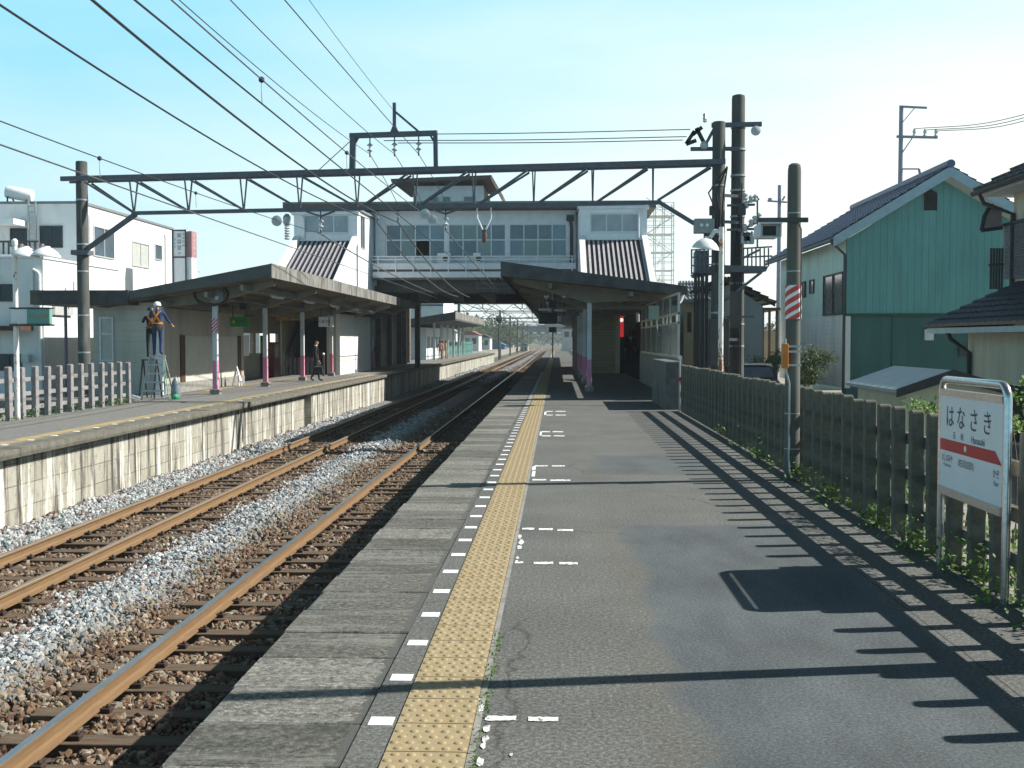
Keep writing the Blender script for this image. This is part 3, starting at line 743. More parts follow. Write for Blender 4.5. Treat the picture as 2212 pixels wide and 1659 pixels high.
q = MB(); q.bar((-0.2, CYF + 0.2, 3.2), (-0.2, 104, 3.2), 0.1, 0.14); q.bar((2.2, CYF + 0.2, 2.95), (2.2, 104, 2.95), 0.1, 0.14); q.bar((0.0, 36.5, 2.62), (3.2, 36.5, 2.62), 0.05, 0.07); q.build('tie_beams', beam_m, t)
q = MB(); q.tube([(3.72, 33.25, 2.95), (3.62, 33.2, 2.72), (3.5, 33.1, 2.6), (3.5, 33.1, 0.6), (3.5, 33.1, -0.35)], 0.035, 8); q.build('drainpipe', white_paint, t, smooth=True)
for i, Y in enumerate(colY[:4]):
    c = thing('canopy_column', 'pale canopy column with a pink foot, ' + ('nearest to the camera on the near platform' if i == 0 else 'second along the near platform' if i == 1 else 'in the shade further along the near platform'), 'column', (1.0, Y, 0), 'columns of the near platform canopy')
    q = MB(); q.box(0.93, 1.07, Y - 0.07, Y + 0.07, 0.98, 2.74); bevel(q.build('upper_shaft', pillar_grey, c), 0.01)
    q = MB(); q.box(0.925, 1.075, Y - 0.075, Y + 0.075, 0.18, 0.98); bevel(q.build('pink_foot', pink, c), 0.01)
    q = MB(); q.box(0.87, 1.13, Y - 0.13, Y + 0.13, -0.01, 0.18); bevel(q.build('footing', concrete, c), 0.015)

# stairs block of the near platform
brick_cream = None
def cream_brick():
    m, n, l, b = nodes_of('cream_brick')
    tc = n.new('ShaderNodeTexCoord'); sp_ = n.new('ShaderNodeSeparateXYZ'); cb = n.new('ShaderNodeCombineXYZ'); l.new(tc.outputs['Object'], sp_.inputs[0])
    l.new(math_(n, l, 'ADD', sp_.outputs[0], sp_.outputs[1]), cb.inputs[0]); l.new(sp_.outputs[2], cb.inputs[1])
    br = n.new('ShaderNodeTexBrick'); br.inputs['Scale'].default_value = 1; br.inputs['Brick Width'].default_value = 0.45; br.inputs['Row Height'].default_value = 0.15; br.inputs['Mortar Size'].default_value = 0.006
    br.inputs['Color1'].default_value = (0.33, 0.30, 0.20, 1); br.inputs['Color2'].default_value = (0.28, 0.26, 0.17, 1); br.inputs['Mortar'].default_value = (0.17, 0.15, 0.1, 1)
    l.new(cb.outputs[0], br.inputs['Vector']); l.new(br.outputs[0], b.inputs['Base Color']); b.inputs['Roughness'].default_value = 0.85
    return m
brick_cream = cream_brick()
t = thing('stair_house', 'stairs block of the near platform with cream brick wall and a dark open flight', 'stairs', (2.8, 54, 0))
q = MB(); q.box(1.65, 2.78, 54, 54.2, 0, 3.0); q.box(1.65, 1.8, 54.2, 68, 0, 3.2); q.build('brick_wall', brick_cream, t)
q = MB(); q.box(2.79, 3.0, 53.9, 54.15, 0, 3.0); q.build('door_jamb', cream, t)
q = MB()
for k in range(22): q.box(2.8, 4.1, 54.6 + k * 0.28, 54.9 + k * 0.28, -0.3, 0.17 * (k + 1))
q.build('steps', M('dark_step', (0.06, 0.06, 0.055), (0.04, 0.04, 0.04), 0.9), t)
q = MB(); q.box(0.92, 1.64, 54.3, 68, 0, 2.9); q.box(4.1, 4.25, 43.4, 54, -0.4, 2.85); q.box(4.1, 4.25, 54, 56.5, -0.4, 4.3); q.box(4.1, 4.25, 61, 68, -0.4, 4.3); q.box(4.1, 4.25, 56.5, 61, -0.4, 2.5); q.box(3.36, 4.1, 43.3, 43.4, -0.3, 3.1); q.box(2.6, 2.79, 54.3, 68, 0, 4.6); q.box(2.79, 4.1, 62, 62.2, 0, 6); q.build('side_wall', M('stairwell_wall', (0.12, 0.115, 0.10), (0.09, 0.09, 0.08), 0.85), t)  # upper gap added to let sun in, forward walls added against light leaks
q = MB(); q.tube([(2.87, 54.4, 0.95), (2.87, 60.5, 4.6)], 0.025, 8); q.build('handrail', chrome, t)
def lit(name, c, e):
    m, n, l, b = nodes_of(name); b.inputs['Base Color'].default_value = (*c, 1); b.inputs['Emission Color'].default_value = (*c, 1); b.inputs['Emission Strength'].default_value = e; return m
t = thing('poster', 'red and white advertising panel with added glow up the near stairs behind the descending person', 'poster', (3.2, 57, 1.75))
q = MB(); q.box(2.792, 3.35, 57.0, 57.03, 1.75, 2.8); q.build('sheet', lit('glow_red', (0.6, 0.03, 0.03), 0.35), t)  # glow added so the panel shows in the dark flight
q = MB(); q.lathe((3.24, 56.99, 2.6), [(0.1, 0), (0.1, 0.004)], 20, axis='y'); q.build('print', lit('glow_white', (0.8, 0.78, 0.7), 0.6), t)

# hanging things under the near canopy
def lamp_tube(loc, L, label, axis='x'):
    t = thing('strip_lamp', label, 'lamp', loc, 'strip lamps under the canopies')
    x, y, z_ = loc
    if axis == 'x':
        MB().box(x - L/2, x + L/2, y - 0.07, y + 0.07, z_, z_ + 0.06).build('casing', white_paint, t); MB().tube([(x - L/2 + .03, y - 0.03, z_ - 0.02), (x + L/2 - .03, y - 0.03, z_ - 0.02)], 0.019, 8).build('lamp_tube', white_sign, t)
    else:
        MB().box(x - 0.07, x + 0.07, y - L/2, y + L/2, z_, z_ + 0.06).build('casing', white_paint, t); MB().tube([(x, y - L/2 + .03, z_ - 0.02), (x, y + L/2 - .03, z_ - 0.02)], 0.019, 8).build('lamp_tube', white_sign, t)
    MB().box(x - 0.01, x + 0.01, y - 0.01, y + 0.01, z_ + 0.06, z_ + 0.42).build('hanger', dkgrey, t)
for k in range(6): lamp_tube((-0.35, 37.5 + k * 6, 2.98), 1.2, 'strip lamp hanging lengthwise under the dark near platform canopy', 'y')
def camera_box(loc, label):
    x, y, z_ = loc
    t = thing('platform_camera', label, 'camera', loc)
    bevel(MB().box(x - 0.13, x + 0.13, y - 0.2, y + 0.2, z_ - 0.12, z_ + 0.12).build('housing', dkgrey, t), 0.01)
    MB().box(x - 0.095, x + 0.095, y - 0.206, y - 0.2005, z_ - 0.085, z_ + 0.085).build('screen', black, t)
    MB().tube([(x, y, z_ + 0.12), (x, y, z_ + 0.75)], 0.014, 6).build('hanger', steel_light, t)
camera_box((-0.15, 36.2, 2.73), 'dark monitor hung on a thin rod under the near canopy')
t = thing('speaker', 'pale horn speaker hung beside the dark monitor under the near canopy', 'speaker', (0.2, 36.0, 3.0))
MB().lathe((0.22, 35.9, 3.0), [(0.08, -0.12), (0.05, 0.0), (0.03, 0.12)], 12, axis='y').build('horn', white_paint, t, smooth=True)
MB().tube([(0.2, 36.0, 3.05), (0.2, 36.0, 3.4)], 0.012, 6).build('hanger', steel_light, t)
t = thing('hanging_sign', 'dark hanging station name board under the near canopy', 'sign', (-0.45, 48, 2.4))
bevel(MB().box(-0.78, 0.0, 47.95, 48.1, 2.28, 2.75).build('board', dkgrey, t), 0.02)
q = MB(); q.box(-0.7, -0.66, 48, 48.04, 2.75, 3.25); q.box(-0.12, -0.08, 48, 48.04, 2.75, 3.25); q.build('hanger', dkgrey, t)
lamp_tube((-0.5, 46.5, 2.83), 0.55, 'short bright strip lamp left above the dark name board', 'x'); lamp_tube((0.12, 46.4, 2.80), 0.5, 'short bright strip lamp right above the dark name board', 'x')
t = thing('hanging_sign', 'grey framed timetable board hung beside the dark name board', 'sign', (0.25, 44, 2.4))
MB().box(0.0, 0.55, 44, 44.08, 2.28, 2.55).build('board', M('dim_grey_board', (0.22, 0.23, 0.24), (0.17, 0.18, 0.19), 0.5, 6), t)
for k in range(2): MB().box(0.03 + k * 0.07, 0.06 + k * 0.07, 43.99, 43.999, 2.31, 2.52).build('print', white_sign, t)
MB().box(0.25, 0.29, 44, 44.04, 2.55, 3.1).build('hanger', dkgrey, t)
t = thing('platform_sign', 'small dark sign on a post far along the near platform', 'sign', (-0.35, 100, 0))
MB().box(-0.72, -0.05, 100, 100.1, 2.28, 2.75).build('board', dkgrey, t)
MB().tube([(-0.38, 100.1, 0), (-0.38, 100.1, 2.4)], 0.06, 8).build('post', steel, t)
t = thing('control_cabinet', 'pale green cabinet with looping cables under the right end of the near canopy', 'cabinet', (3.1, 34, 2.3))
bevel(MB().box(2.75, 3.05, 33.9, 34.1, 2.2, 2.62).build('body', M('pale_green_metal', (0.36, 0.42, 0.38), (0.3, 0.36, 0.32), 0.5), t), 0.01)
q = MB()
for k in range(5):
    a = 0.16 + 0.03 * k
    q.tube([(2.95, 33.95, 2.3), (2.98 + a * 0.2, 33.9, 2.0 - a), (3.15 + a * 0.5, 33.9, 1.95 - a * 0.6), (3.3, 33.95, 2.5)], 0.011, 5)
q.build('cable', steel_light, t)
t = thing('reflector_post', 'thin post with a red and a white reflector at the fence end', 'post', (2.72, 25.1, 0))
MB().tube([(2.72, 25.1, 0), (2.72, 25.1, 1.2)], 0.022, 8).build('shaft', steel_light, t); MB().lathe((2.72, 25.06, 1.2), [(0.05, 0), (0.05, 0.02)], 14, axis='y').build('white_reflector', white_sign, t); MB().lathe((2.72, 25.06, 0.72), [(0.05, 0), (0.05, 0.02)], 14, axis='y').build('red_reflector', red, t)
# ------------------------------------------------------------------ concourse over the tracks
t = thing('station_bridge', 'white station concourse bridging both tracks with a long row of windows', 'station building', (-5, 70, 4.3))
BY = 62.0
xl, xr = -10.0, 1.0
zf, zw0, zw1, zr = 5.05, 6.15, 7.95, 8.68
panel = grey_white
q = MB()
q.box(xl, xr, BY, BY + 0.25, 5.3, zw0); q.box(xl, xr, BY, BY + 0.25, zw1, zr)
q.box(xl, -9.45, BY, BY + 0.25, zw0, zw1); q.box(0.72, xr, BY, BY + 0.25, zw0, zw1)
q.box(-14.5, xl, BY + 0.3, BY + 0.5, 4.6, zr); q.box(xr, 4.9, BY + 0.3, BY + 0.5, 4.6, zr)
q.box(-14.5, -14.3, BY + 0.5, 82, 4.6, zr); q.box(4.7, 4.9, BY + 0.5, 82, 4.6, zr); q.box(-14.5, 4.9, 82, 82.2, 4.6, zr)
q.build('wall', panel, t)
MB().box(-14.4, 4.8, BY + 3.2, BY + 3.3, 5.1, 8.6).build('interior_wall', M('dim_interior', (0.2, 0.2, 0.19), (0.13, 0.13, 0.13), 0.8, 0.8), t)
q = MB(); q.prism([(-14.9, BY - 1.0, zr + 0.02), (-14.9, 83, zr + 0.02), (-14.9, 83, zr + 0.42), (-14.9, BY - 1.0, zr + 0.36)], (20.2, 0, 0)); q.build('roof', M('brownish_roof_edge', (0.10, 0.085, 0.07), (0.07, 0.06, 0.05), 0.7), t)
q = MB(); q.box(-14.9, 5.3, BY - 1.02, BY - 0.98, zr + 0.30, zr + 0.40); q.build('roof_flashing', M('green_flashing', (0.16, 0.20, 0.18), (0.12, 0.15, 0.14), 0.6), t)
MB().box(-14.4, 4.8, BY - 0.2, 82, 4.9, 5.04).build('floor_slab', M('girder_grey', (0.30, 0.31, 0.31), (0.24, 0.25, 0.25), 0.8), t)
q = MB(); q.box(-14.3, 4.7, BY + 0.5, BY + 0.8, 4.25, 4.89); q.box(-14.3, 4.7, 81.2, 81.6, 4.25, 4.89)
for k in range(9): q.box(-13.9 + k * 2.3, -13.6 + k * 2.3, BY + 0.81, 81.19, 4.3, 4.89)
q.build('girder', M('dark_girder', (0.10, 0.10, 0.095), (0.07, 0.07, 0.065), 0.8), t)
for x in (-10.9, 1.3, 4.4): 
    for Y in (64, 80): MB().box(x - 0.2, x + 0.2, Y - 0.2, Y + 0.2, -1.5, 4.3).build('pier', concrete, t)
# window row
panes = [glass, M('bluish_glass', (0.13, 0.18, 0.23), (0.08, 0.115, 0.15), 0.07, 0.9, spec=0.8), M('greenish_glass', (0.11, 0.14, 0.14), (0.16, 0.19, 0.19), 0.09, 0.7, spec=0.8)]
nb = 3; xa, xb = -9.4, 0.62
bays = np.linspace(xa, xb, nb + 1)
for i in range(nb):
    w = MB(); a, b_ = bays[i] + (0.12 if i else 0), bays[i+1] - 0.12
    for zz in (zw0, 7.05, zw1 - 0.06): w.box(a, b_, BY - 0.03, BY + 0.06, zz, zz + 0.07)
    for k in range(5):
        x = a + (b_ - a) * k / 4; w.box(x - 0.03, x + 0.03, BY - 0.025, BY + 0.055, zw0 + 0.07, zw1 - 0.06)
    fr = w.build('window', alu, t)
    for k in range(4):
        x0, x1 = a + (b_ - a) * k / 4 + 0.03, a + (b_ - a) * (k + 1) / 4 - 0.03
        for (z0, z1) in ((zw0 + 0.07, 7.05), (7.12, zw1 - 0.06)):
            if i == 0 and k == 2 and z0 < 7: continue            # the open pane
            MB().box(x0, x1, BY + 0.0, BY + 0.012, z0, z1).build('pane', random.choice(panes), fr)
    MB().box(bays[i+1] - 0.12, bays[i+1] + 0.12, BY - 0.05, BY + 0.1, zw0, zw1).build('mullion_post', grey_white, t)
MB().box(-8.95, -8.2, BY + 0.3, BY + 0.7, zw0 - 0.2, 6.75).build('ticket_machine', white_paint, t)
# catwalk and rail in front of the windows
q = MB(); q.box(xl, xr, BY - 1.0, BY - 0.01, 4.98, 5.22); q.box(xl, xr, BY - 1.0, BY - 0.95, 5.22, 5.75); q.build('balcony', grey_white, t)
q = MB()
for zz in (6.1, 5.93): q.box(xl, xr, BY - 1.0, BY - 0.95, zz, zz + 0.045)
for k in range(12): x = xl + 0.3 + k * (xr - xl - 0.5) / 11; q.box(x - 0.025, x + 0.025, BY - 1.03, BY - 1.001, 5.0, 6.1)
q.build('railing', white_paint, t)
MB().box(xl, xr, BY - 1.012, BY - 1.001, 5.30, 5.42).build('dark_groove', dkgrey, t)
for x, w_ in ((-6.15, 0.72), (-4.35, 0.4)):
    u = thing('aircon_unit', 'white air conditioner box on the concourse balcony, ' + ('the wider left one' if x < -5 else 'the narrower right one'), 'air conditioner', (x, BY - 0.6, 5.75))
    bevel(MB().box(x - w_/2, x + w_/2, BY - 0.75, BY - 0.45, 5.76, 6.32).build('body', white_paint, u), 0.02)
    MB().lathe((x + 0.08, BY - 0.755, 6.02), [(0.15, -0.004), (0.15, 0.003)], 16, axis='y').build('fan_grille', dkgrey, u)
# loudspeaker on the front corner and dark downpipe
q = MB(); q.tube([(0.72, BY - 0.15, 8.2), (0.78, BY - 0.12, 7.7), (0.78, BY - 0.12, 5.7), (0.55, BY - 0.3, 5.35), (0.3, BY - 0.6, 5.2)], 0.09, 8); q.build('downpipe', black, t, smooth=True)
MB().box(0.5, 0.9, BY - 0.35, BY - 0.02, 8.1, 8.4).build('hopper', black, t)
# stair heads: left and right
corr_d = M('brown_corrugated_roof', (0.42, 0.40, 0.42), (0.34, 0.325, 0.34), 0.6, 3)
corr_v = M('roof_valley_shade', (0.045, 0.05, 0.075), (0.03, 0.034, 0.052), 0.6, 3)  # valleys coloured dark to stand for the shade between the ribs
def corrugated(name, x0, x1, y0, z0, y1, z1, parent, m, wl_=0.29, amp=0.07, thick=0.03):
    q = MB(); n = max(2, int(round((x1 - x0) / wl_))); xs_ = []
    for k in range(n):
        a = x0 + (x1 - x0) * k / n; w_ = (x1 - x0) / n
        xs_ += [(a, 0), (a + w_ * 0.5, 0), (a + w_ * 0.54, amp), (a + w_ * 0.96, amp)]
    xs_.append((x1, 0))
    for (xa_, ha), (xb_, hb) in zip(xs_[:-1], xs_[1:]):
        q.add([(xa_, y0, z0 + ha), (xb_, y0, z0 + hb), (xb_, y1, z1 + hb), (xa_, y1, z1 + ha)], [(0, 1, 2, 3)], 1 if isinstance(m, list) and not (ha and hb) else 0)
    q.prism([(x0, y0, z0 - thick), (x0, y1, z1 - thick), (x0, y1, z1 - 0.005), (x0, y0, z0 - 0.005)], (x1 - x0, 0, 0))
    return q.build(name, m, parent)
def stair_head(x0, x1, yf, yb, ztop, label):
    t = thing('stair_tower', label, 'stairs building', ((x0 + x1) / 2, yf, 4))
    zs = 6.62
    q = MB(); q.box(x0, x1, yf, yf + 0.15, zs, 7.25 - 0.25); q.box(x0, x1, yf, yf + 0.15, 7.95, ztop - 0.02); q.box(x0, x0 + 0.55, yf, yf + 0.15, 7.0, 7.95); q.box(x1 - 0.45, x1, yf, yf + 0.15, 7.0, 7.95)
    q.box(x0, x0 + 0.15, yf + 0.15, yb, 3.0, ztop); 
    q.box(x1 - 0.15, x1, yf + 0.15, yf + 0.9, 3.0, ztop); q.box(x1 - 0.15, x1, yf + 2.2, yb, 3.0, ztop); q.box(x1 - 0.15, x1, yf + 0.9, yf + 2.2, 3.0, 6.3); q.box(x1 - 0.15, x1, yf + 0.9, yf + 2.2, 8.05, ztop)
    q.build('wall', M('white_render', (0.74, 0.76, 0.78), (0.66, 0.68, 0.70), 0.65, 2.2, dirt=(0.55, 0.55, 0.52), dlo=0.62, dhi=0.9), t)
    q = MB(); q.box(x0 - 0.1, x1 + 0.1, yf - 0.12, yf + 0.3, ztop - 0.28, ztop - 0.15); q.build('canopy_lip', grey_white, t)
    corrugated('top_roof', x0 - 0.12, x1 + 0.12, yf - 0.15, ztop - 0.02, yb, ztop + 0.1, t, steel_light, 0.32, 0.05)
    fr = MB(); a, b_ = x0 + 0.55, x1 - 0.45
    fr.box(a, b_, yf - 0.03, yf + 0.05, 6.94, 7.0)
    for zz in (7.0, 7.88): fr.box(a, b_, yf - 0.02, yf + 0.06, zz, zz + 0.06)
    for k in range(4): x = a + (b_ - a) * k / 3; fr.box(x - 0.03, x + 0.03, yf - 0.015, yf + 0.055, 7.06, 7.88)
    f = fr.build('window', alu, t)
    for k in range(3): MB().box(a + (b_ - a) * k / 3 + 0.03, a + (b_ - a) * (k + 1) / 3 - 0.03, yf + 0.02, yf + 0.03, 7.06, 7.88).build('pane', glass_light, f)
    fr = MB()
    for zz in (6.3, 7.98): fr.box(x1 - 0.1, x1 + 0.02, yf + 0.9, yf + 2.2, zz, zz + 0.07)
    for k in range(3): fr.box(x1 - 0.09, x1 + 0.015, yf + 0.9 + k * 0.615, yf + 0.97 + k * 0.615, 6.37, 7.98)
    f = fr.build('window', alu, t); MB().box(x1 - 0.07, x1 - 0.06, yf + 0.97, yf + 2.13, 6.37, 7.98).build('pane', glass, f)
    # sloping roof over the flight, with white side cheeks
    ye, ze = yf - 5.2, 4.0
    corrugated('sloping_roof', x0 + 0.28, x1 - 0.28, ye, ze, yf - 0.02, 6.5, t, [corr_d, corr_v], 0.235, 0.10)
    for xx in (x0 - 0.02, x1 - 0.26):
        q = MB(); q.prism([(xx, ye - 0.1, ze - 0.1), (xx, yf - 0.001, 6.48), (xx, yf - 0.001, 6.86), (xx, ye - 0.1, ze + 0.22)], (0.28, 0, 0)); q.build('roof_cheek', white_paint, t)
        q = MB(); q.prism([(xx + 0.06, ye + 0.6, 3.0), (xx + 0.06, yf - 0.002, 3.0), (xx + 0.06, yf - 0.002, 6.47), (xx + 0.06, ye + 0.6, ze + 0.22)], (0.15, 0, 0)); q.build('side_panel', grey_white, t)
    q = MB(); q.tube([(x0 + 0.35, yf - 0.1, ztop - 0.35), (x0 + 0.5, yf - 0.1, ztop - 0.45), (x0 + 0.52, yf - 0.06, ztop - 0.7), (x0 + 0.52, yf - 0.06, 6.7)], 0.05, 8) if x0 < -5 else q.tube([(x1 - 0.25, yf - 0.1, ztop - 0.35), (x1 - 0.4, yf - 0.1, ztop - 0.45), (x1 - 0.42, yf - 0.06, ztop - 0.7), (x1 - 0.42, yf - 0.06, 6.7)], 0.05, 8)
    q.build('downpipe', grey_white, t, smooth=True)
    return t
stair_head(-13.35, -10.12, 57, 62.3, 8.22, 'white stair head with ribbed sloping roof at the left end of the concourse')
stair_head(1.13, 4.50, 57, 62.3, 8.45, 'white stair head with ribbed sloping roof at the right end of the concourse')
# wall of the left stairs at platform level
t = thing('stair_house', 'stairs of the far platform with dark open flight and a white panel wall beside it', 'stairs', (-12, 55, PZ))
q = MB(); q.box(-10.75, -10.55, 54.5, 63.5, PZ, 3.1); q.build('white_wall', M('white_boards', (0.76, 0.76, 0.72), (0.7, 0.7, 0.66), 0.65, 2.5, stretch=(1, 0.3, 3)), t)
q = MB(); q.box(-13.6, -13.4, 54.5, 63.5, PZ, 5.0); q.box(-11.2, -10.76, 54.5, 54.7, PZ, 3.0); q.box(-13.4, -10.76, 64, 64.2, PZ, 6); q.build('side_wall', cream, t)
q = MB()
for k in range(24): q.box(-13.4, -11.0, 55.2 + k * 0.3, 55.5 + k * 0.3, PZ, PZ + 0.17 * (k + 1))
q.build('steps', MATS['dark_step'], t)
q = MB(); q.bar((-13.1, 55.2, 0.9), (-13.1, 61.5, 4.6), 0.06, 0.5); q.build('balustrade', M('dim_balustrade', (0.2, 0.2, 0.2), (0.15, 0.15, 0.15), 0.5), t)
q = MB(); q.tube([(-12.95, 55.0, 0.95), (-12.95, 61.5, 4.75)], 0.03, 8); q.tube([(-11.3, 55.0, 0.95), (-11.3, 61.5, 4.75)], 0.03, 8); q.build('handrail', chrome, t)
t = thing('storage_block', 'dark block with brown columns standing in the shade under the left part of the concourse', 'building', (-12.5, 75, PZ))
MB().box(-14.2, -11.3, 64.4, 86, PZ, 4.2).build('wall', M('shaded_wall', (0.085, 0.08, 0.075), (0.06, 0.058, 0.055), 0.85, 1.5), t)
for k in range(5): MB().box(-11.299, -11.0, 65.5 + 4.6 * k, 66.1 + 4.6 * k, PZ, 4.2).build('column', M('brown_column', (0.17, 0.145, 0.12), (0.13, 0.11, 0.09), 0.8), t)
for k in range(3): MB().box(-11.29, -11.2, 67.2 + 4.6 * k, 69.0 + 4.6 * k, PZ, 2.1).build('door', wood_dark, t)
t = thing('screen_wall', 'dark grey board wall hanging under the left part of the concourse', 'wall', (-9.8, 69, 3.8))
MB().box(-11.1, -8.5, 69, 69.12, 3.75, 5.0).build('board', M('grey_board', (0.16, 0.17, 0.175), (0.12, 0.13, 0.135), 0.8, 1.5), t); MB().box(-8.75, -8.45, 69.13, 69.5, -1.2, 4.25).build('post', dkgrey, t)
# upper lantern on the concourse roof
t = thing('roof_lantern', 'low upper storey with brown sloping roof on top of the concourse', 'roof structure', (-6.8, 72, 9.1))
LY = 72.0
def lx(x): return onY(x, 500, LY).x
q = MB(); q.box(lx(893), lx(1045), LY, LY + 7, 9.05, z(401, LY) - 0.05); q.build('wall', grey_white, t)
for a, b_ in ((928, 950), (954, 975), (1000, 1030)):
    f = MB().box(lx(a), lx(b_), LY - 0.06, LY - 0.005, z(441, LY) + 0.05, z(424, LY)).build('window', alu, t); MB().box(lx(a) + .07, lx(b_) - .07, LY - 0.075, LY - 0.061, z(441, LY) + 0.12, z(424, LY) - 0.07).build('pane', glass, f)
q = MB(); q.prism([(lx(852), LY - 1.2, z(405, LY) + .15), (lx(1062), LY - 1.2, z(398, LY) + .15), (lx(1085), LY + 0.2, z(434, LY)), (lx(1087), LY + 0.2, z(431, LY) + .2), (lx(1064), LY - 1.2, z(396, LY) + .3), (lx(850), LY - 1.2, z(403, LY) + .3)], (0, 9.5, 0.25)); q.build('roof', MATS['brownish_roof_edge'], t)
# scaffold tower
t = thing('scaffold_tower', 'thin white scaffold tower rising behind the right stair head', 'scaffolding', (5.9, 66, -0.42))
q = MB(); xs_ = [5.15, 5.7, 6.2, 6.75]; ys_ = [66, 67.2]
for x in xs_:
    for Y in ys_: q.bar((x, Y, -0.4), (x, Y, 9.6), 0.05)
for k in range(9):
    zz = 0.4 + k * 1.05
    for Y in ys_:
        q.bar((5.1, Y, zz), (6.8, Y, zz), 0.045); q.bar((5.1, Y, zz + 0.5), (6.8, Y, zz + 0.5), 0.03)
        q.bar((5.15, Y, zz), (6.75, Y, zz + 1.05), 0.03) if k % 2 else q.bar((6.75, Y, zz), (5.15, Y, zz + 1.05), 0.03)
    q.box(5.2, 6.7, 66.05, 66.9, zz - 0.03, zz); q.bar((5.15, 66, zz + 0.75), (6.75, 66, zz + 0.75), 0.03); q.bar((5.7, 66, zz), (6.2, 67.2, zz + 1.05), 0.03); q.bar((5.15, 66, zz + .5), (5.15, 67.2, zz + 1.0), 0.03)
q.build('frame', M('pale_scaffold', (0.62, 0.64, 0.62), (0.5, 0.52, 0.5), 0.5), t)
# ------------------------------------------------------------------ gantry over the tracks, pole equipment, overhead wires
GA, GB = Vector((-14.05, 33.0, 0)), Vector((4.32, 30.6, 0))
def gp(x, zz):                                   # a point of the gantry seen at picture column x
    v = ray(x, 500); d = GB - GA
    t_ = (GA.x * v.y - GA.y * v.x) / (d.y * v.x - d.x * v.y)
    p = GA + d * t_; return Vector((p.x, p.y, zz))
gdir = (GB - GA).normalized(); gn = Vector((-gdir.y, gdir.x, 0))
ZT, ZB = 6.33, 5.31
pole_mat = M('catenary_pole', (0.085, 0.09, 0.085), (0.055, 0.06, 0.057), 0.85, 4, bump=0.3, stretch=(1, 1, 0.3), dirt=(0.2, 0.2, 0.19), dlo=0.62, dhi=0.8)
t = thing('overhead_gantry', 'long dark steel truss gantry spanning both tracks between two round poles', 'gantry', (-5, 32, -1.2))
for P, r, top, nm in ((GA, 0.165, 6.86, 'left'), (GB, 0.17, 7.42, 'right')):
    q = MB(); q.lathe((P.x, P.y, 0), [(r * 1.1, -1.4), (r, top - 0.03), (r * 0.9, top)], 20); q.build('pole', pole_mat, t, smooth=True)
    for zz in (1.2, 2.3, 3.6, 4.4, 5.7): MB().lathe((P.x, P.y, zz), [(r * 1.06 + 0.004, 0), (r * 1.06 + 0.004, 0.045)], 20).build('pole_band', steel_light, t, smooth=True)
ends = (gp(143, ZT), gp(1566, ZT))
for s_ in (-1, 1):
    q = MB(); q.bar(ends[0] + gn * 0.24 * s_, ends[1] + gn * 0.24 * s_, 0.08, 0.135); q.build('top_chord', steel, t)
q = MB(); q.bar(gp(286, ZB), gp(1428, ZB), 0.11, 0.105); q.build('bottom_chord', steel, t)
PXS = [290, 408, 527, 648, 772, 897, 1024, 1153, 1280, 1410]
for x in PXS:
    q = MB()
    for s_ in (-1, 1): q.bar(gp(x, ZT - 0.08) + gn * 0.24 * s_, gp(x, ZB + 0.05) + gn * 0.03 * s_, 0.038, 0.045)
    q.build('upright', steel, t)
def diag(xa, za, xb, zb):
    q = MB()
    for s_ in (-1, 1): q.bar(gp(xa, za) + gn * (0.2 if za > 6 else 0.03) * s_, gp(xb, zb) + gn * (0.2 if zb > 6 else 0.03) * s_, 0.045, 0.055)
    q.build('diagonal', steel, t)
diag(192, ZT - 0.1, 288, ZB + 0.03)
for a, b_ in zip(PXS[:4], PXS[1:5]): diag(a + 8, ZT - 0.1, b_ - 3, ZB + 0.05)
for a, b_ in zip(PXS[4:9], PXS[5:10]): diag(a + 10, ZB + 0.05, b_ - 12, ZT - 0.1)
diag(1420, ZB + 0.05, 1535, ZT - 0.1)
q = MB(); q.bar(gp(290, ZB - 0.03), gp(178, 4.22), 0.08, 0.09); q.bar(gp(296, ZB - 0.06), gp(184, 4.16) + gn * -0.1, 0.06, 0.07); q.build('knee_brace', steel, t)
q = MB(); q.bar(gp(1424, ZB), gp(1535, 4.45), 0.1, 0.11); q.build('knee_brace', steel, t)
MB().box(GA.x - 0.26, GA.x + 0.24, GA.y - 0.24, GA.y + 0.2, 4.10, 4.24).build('brace_collar', steel, t)
# frame on top for the feeder wires
FT = 7.36
q = MB(); q.bar(gp(762, ZT + 0.09), gp(764, FT), 0.16, 0.16); q.build('frame_post', steel, t)
q = MB(); q.bar(gp(942, ZT + 0.09), gp(941, FT), 0.12, 0.12); q.build('frame_post', steel, t)
q = MB(); q.bar(gp(757, FT), gp(945, FT), 0.13, 0.14); q.build('crossbar', steel, t)
q = MB(); q.bar(gp(853, FT), gp(853, 8.24), 0.09, 0.09); q.bar(gp(856, 7.98), gp(905, 7.42), 0.06, 0.06); q.build('mast', steel, t)
for a, b_ in ((764, 775), (941, 930), (846, 853), (860, 853)):
    q = MB(); q.bar(gp(a, FT - 0.3 if a in (764, 941) else FT + 0.06), gp(b_, FT - 0.05 if a in (764, 941) else FT + 0.28), 0.07, 0.05); q.build('gusset', steel, t)

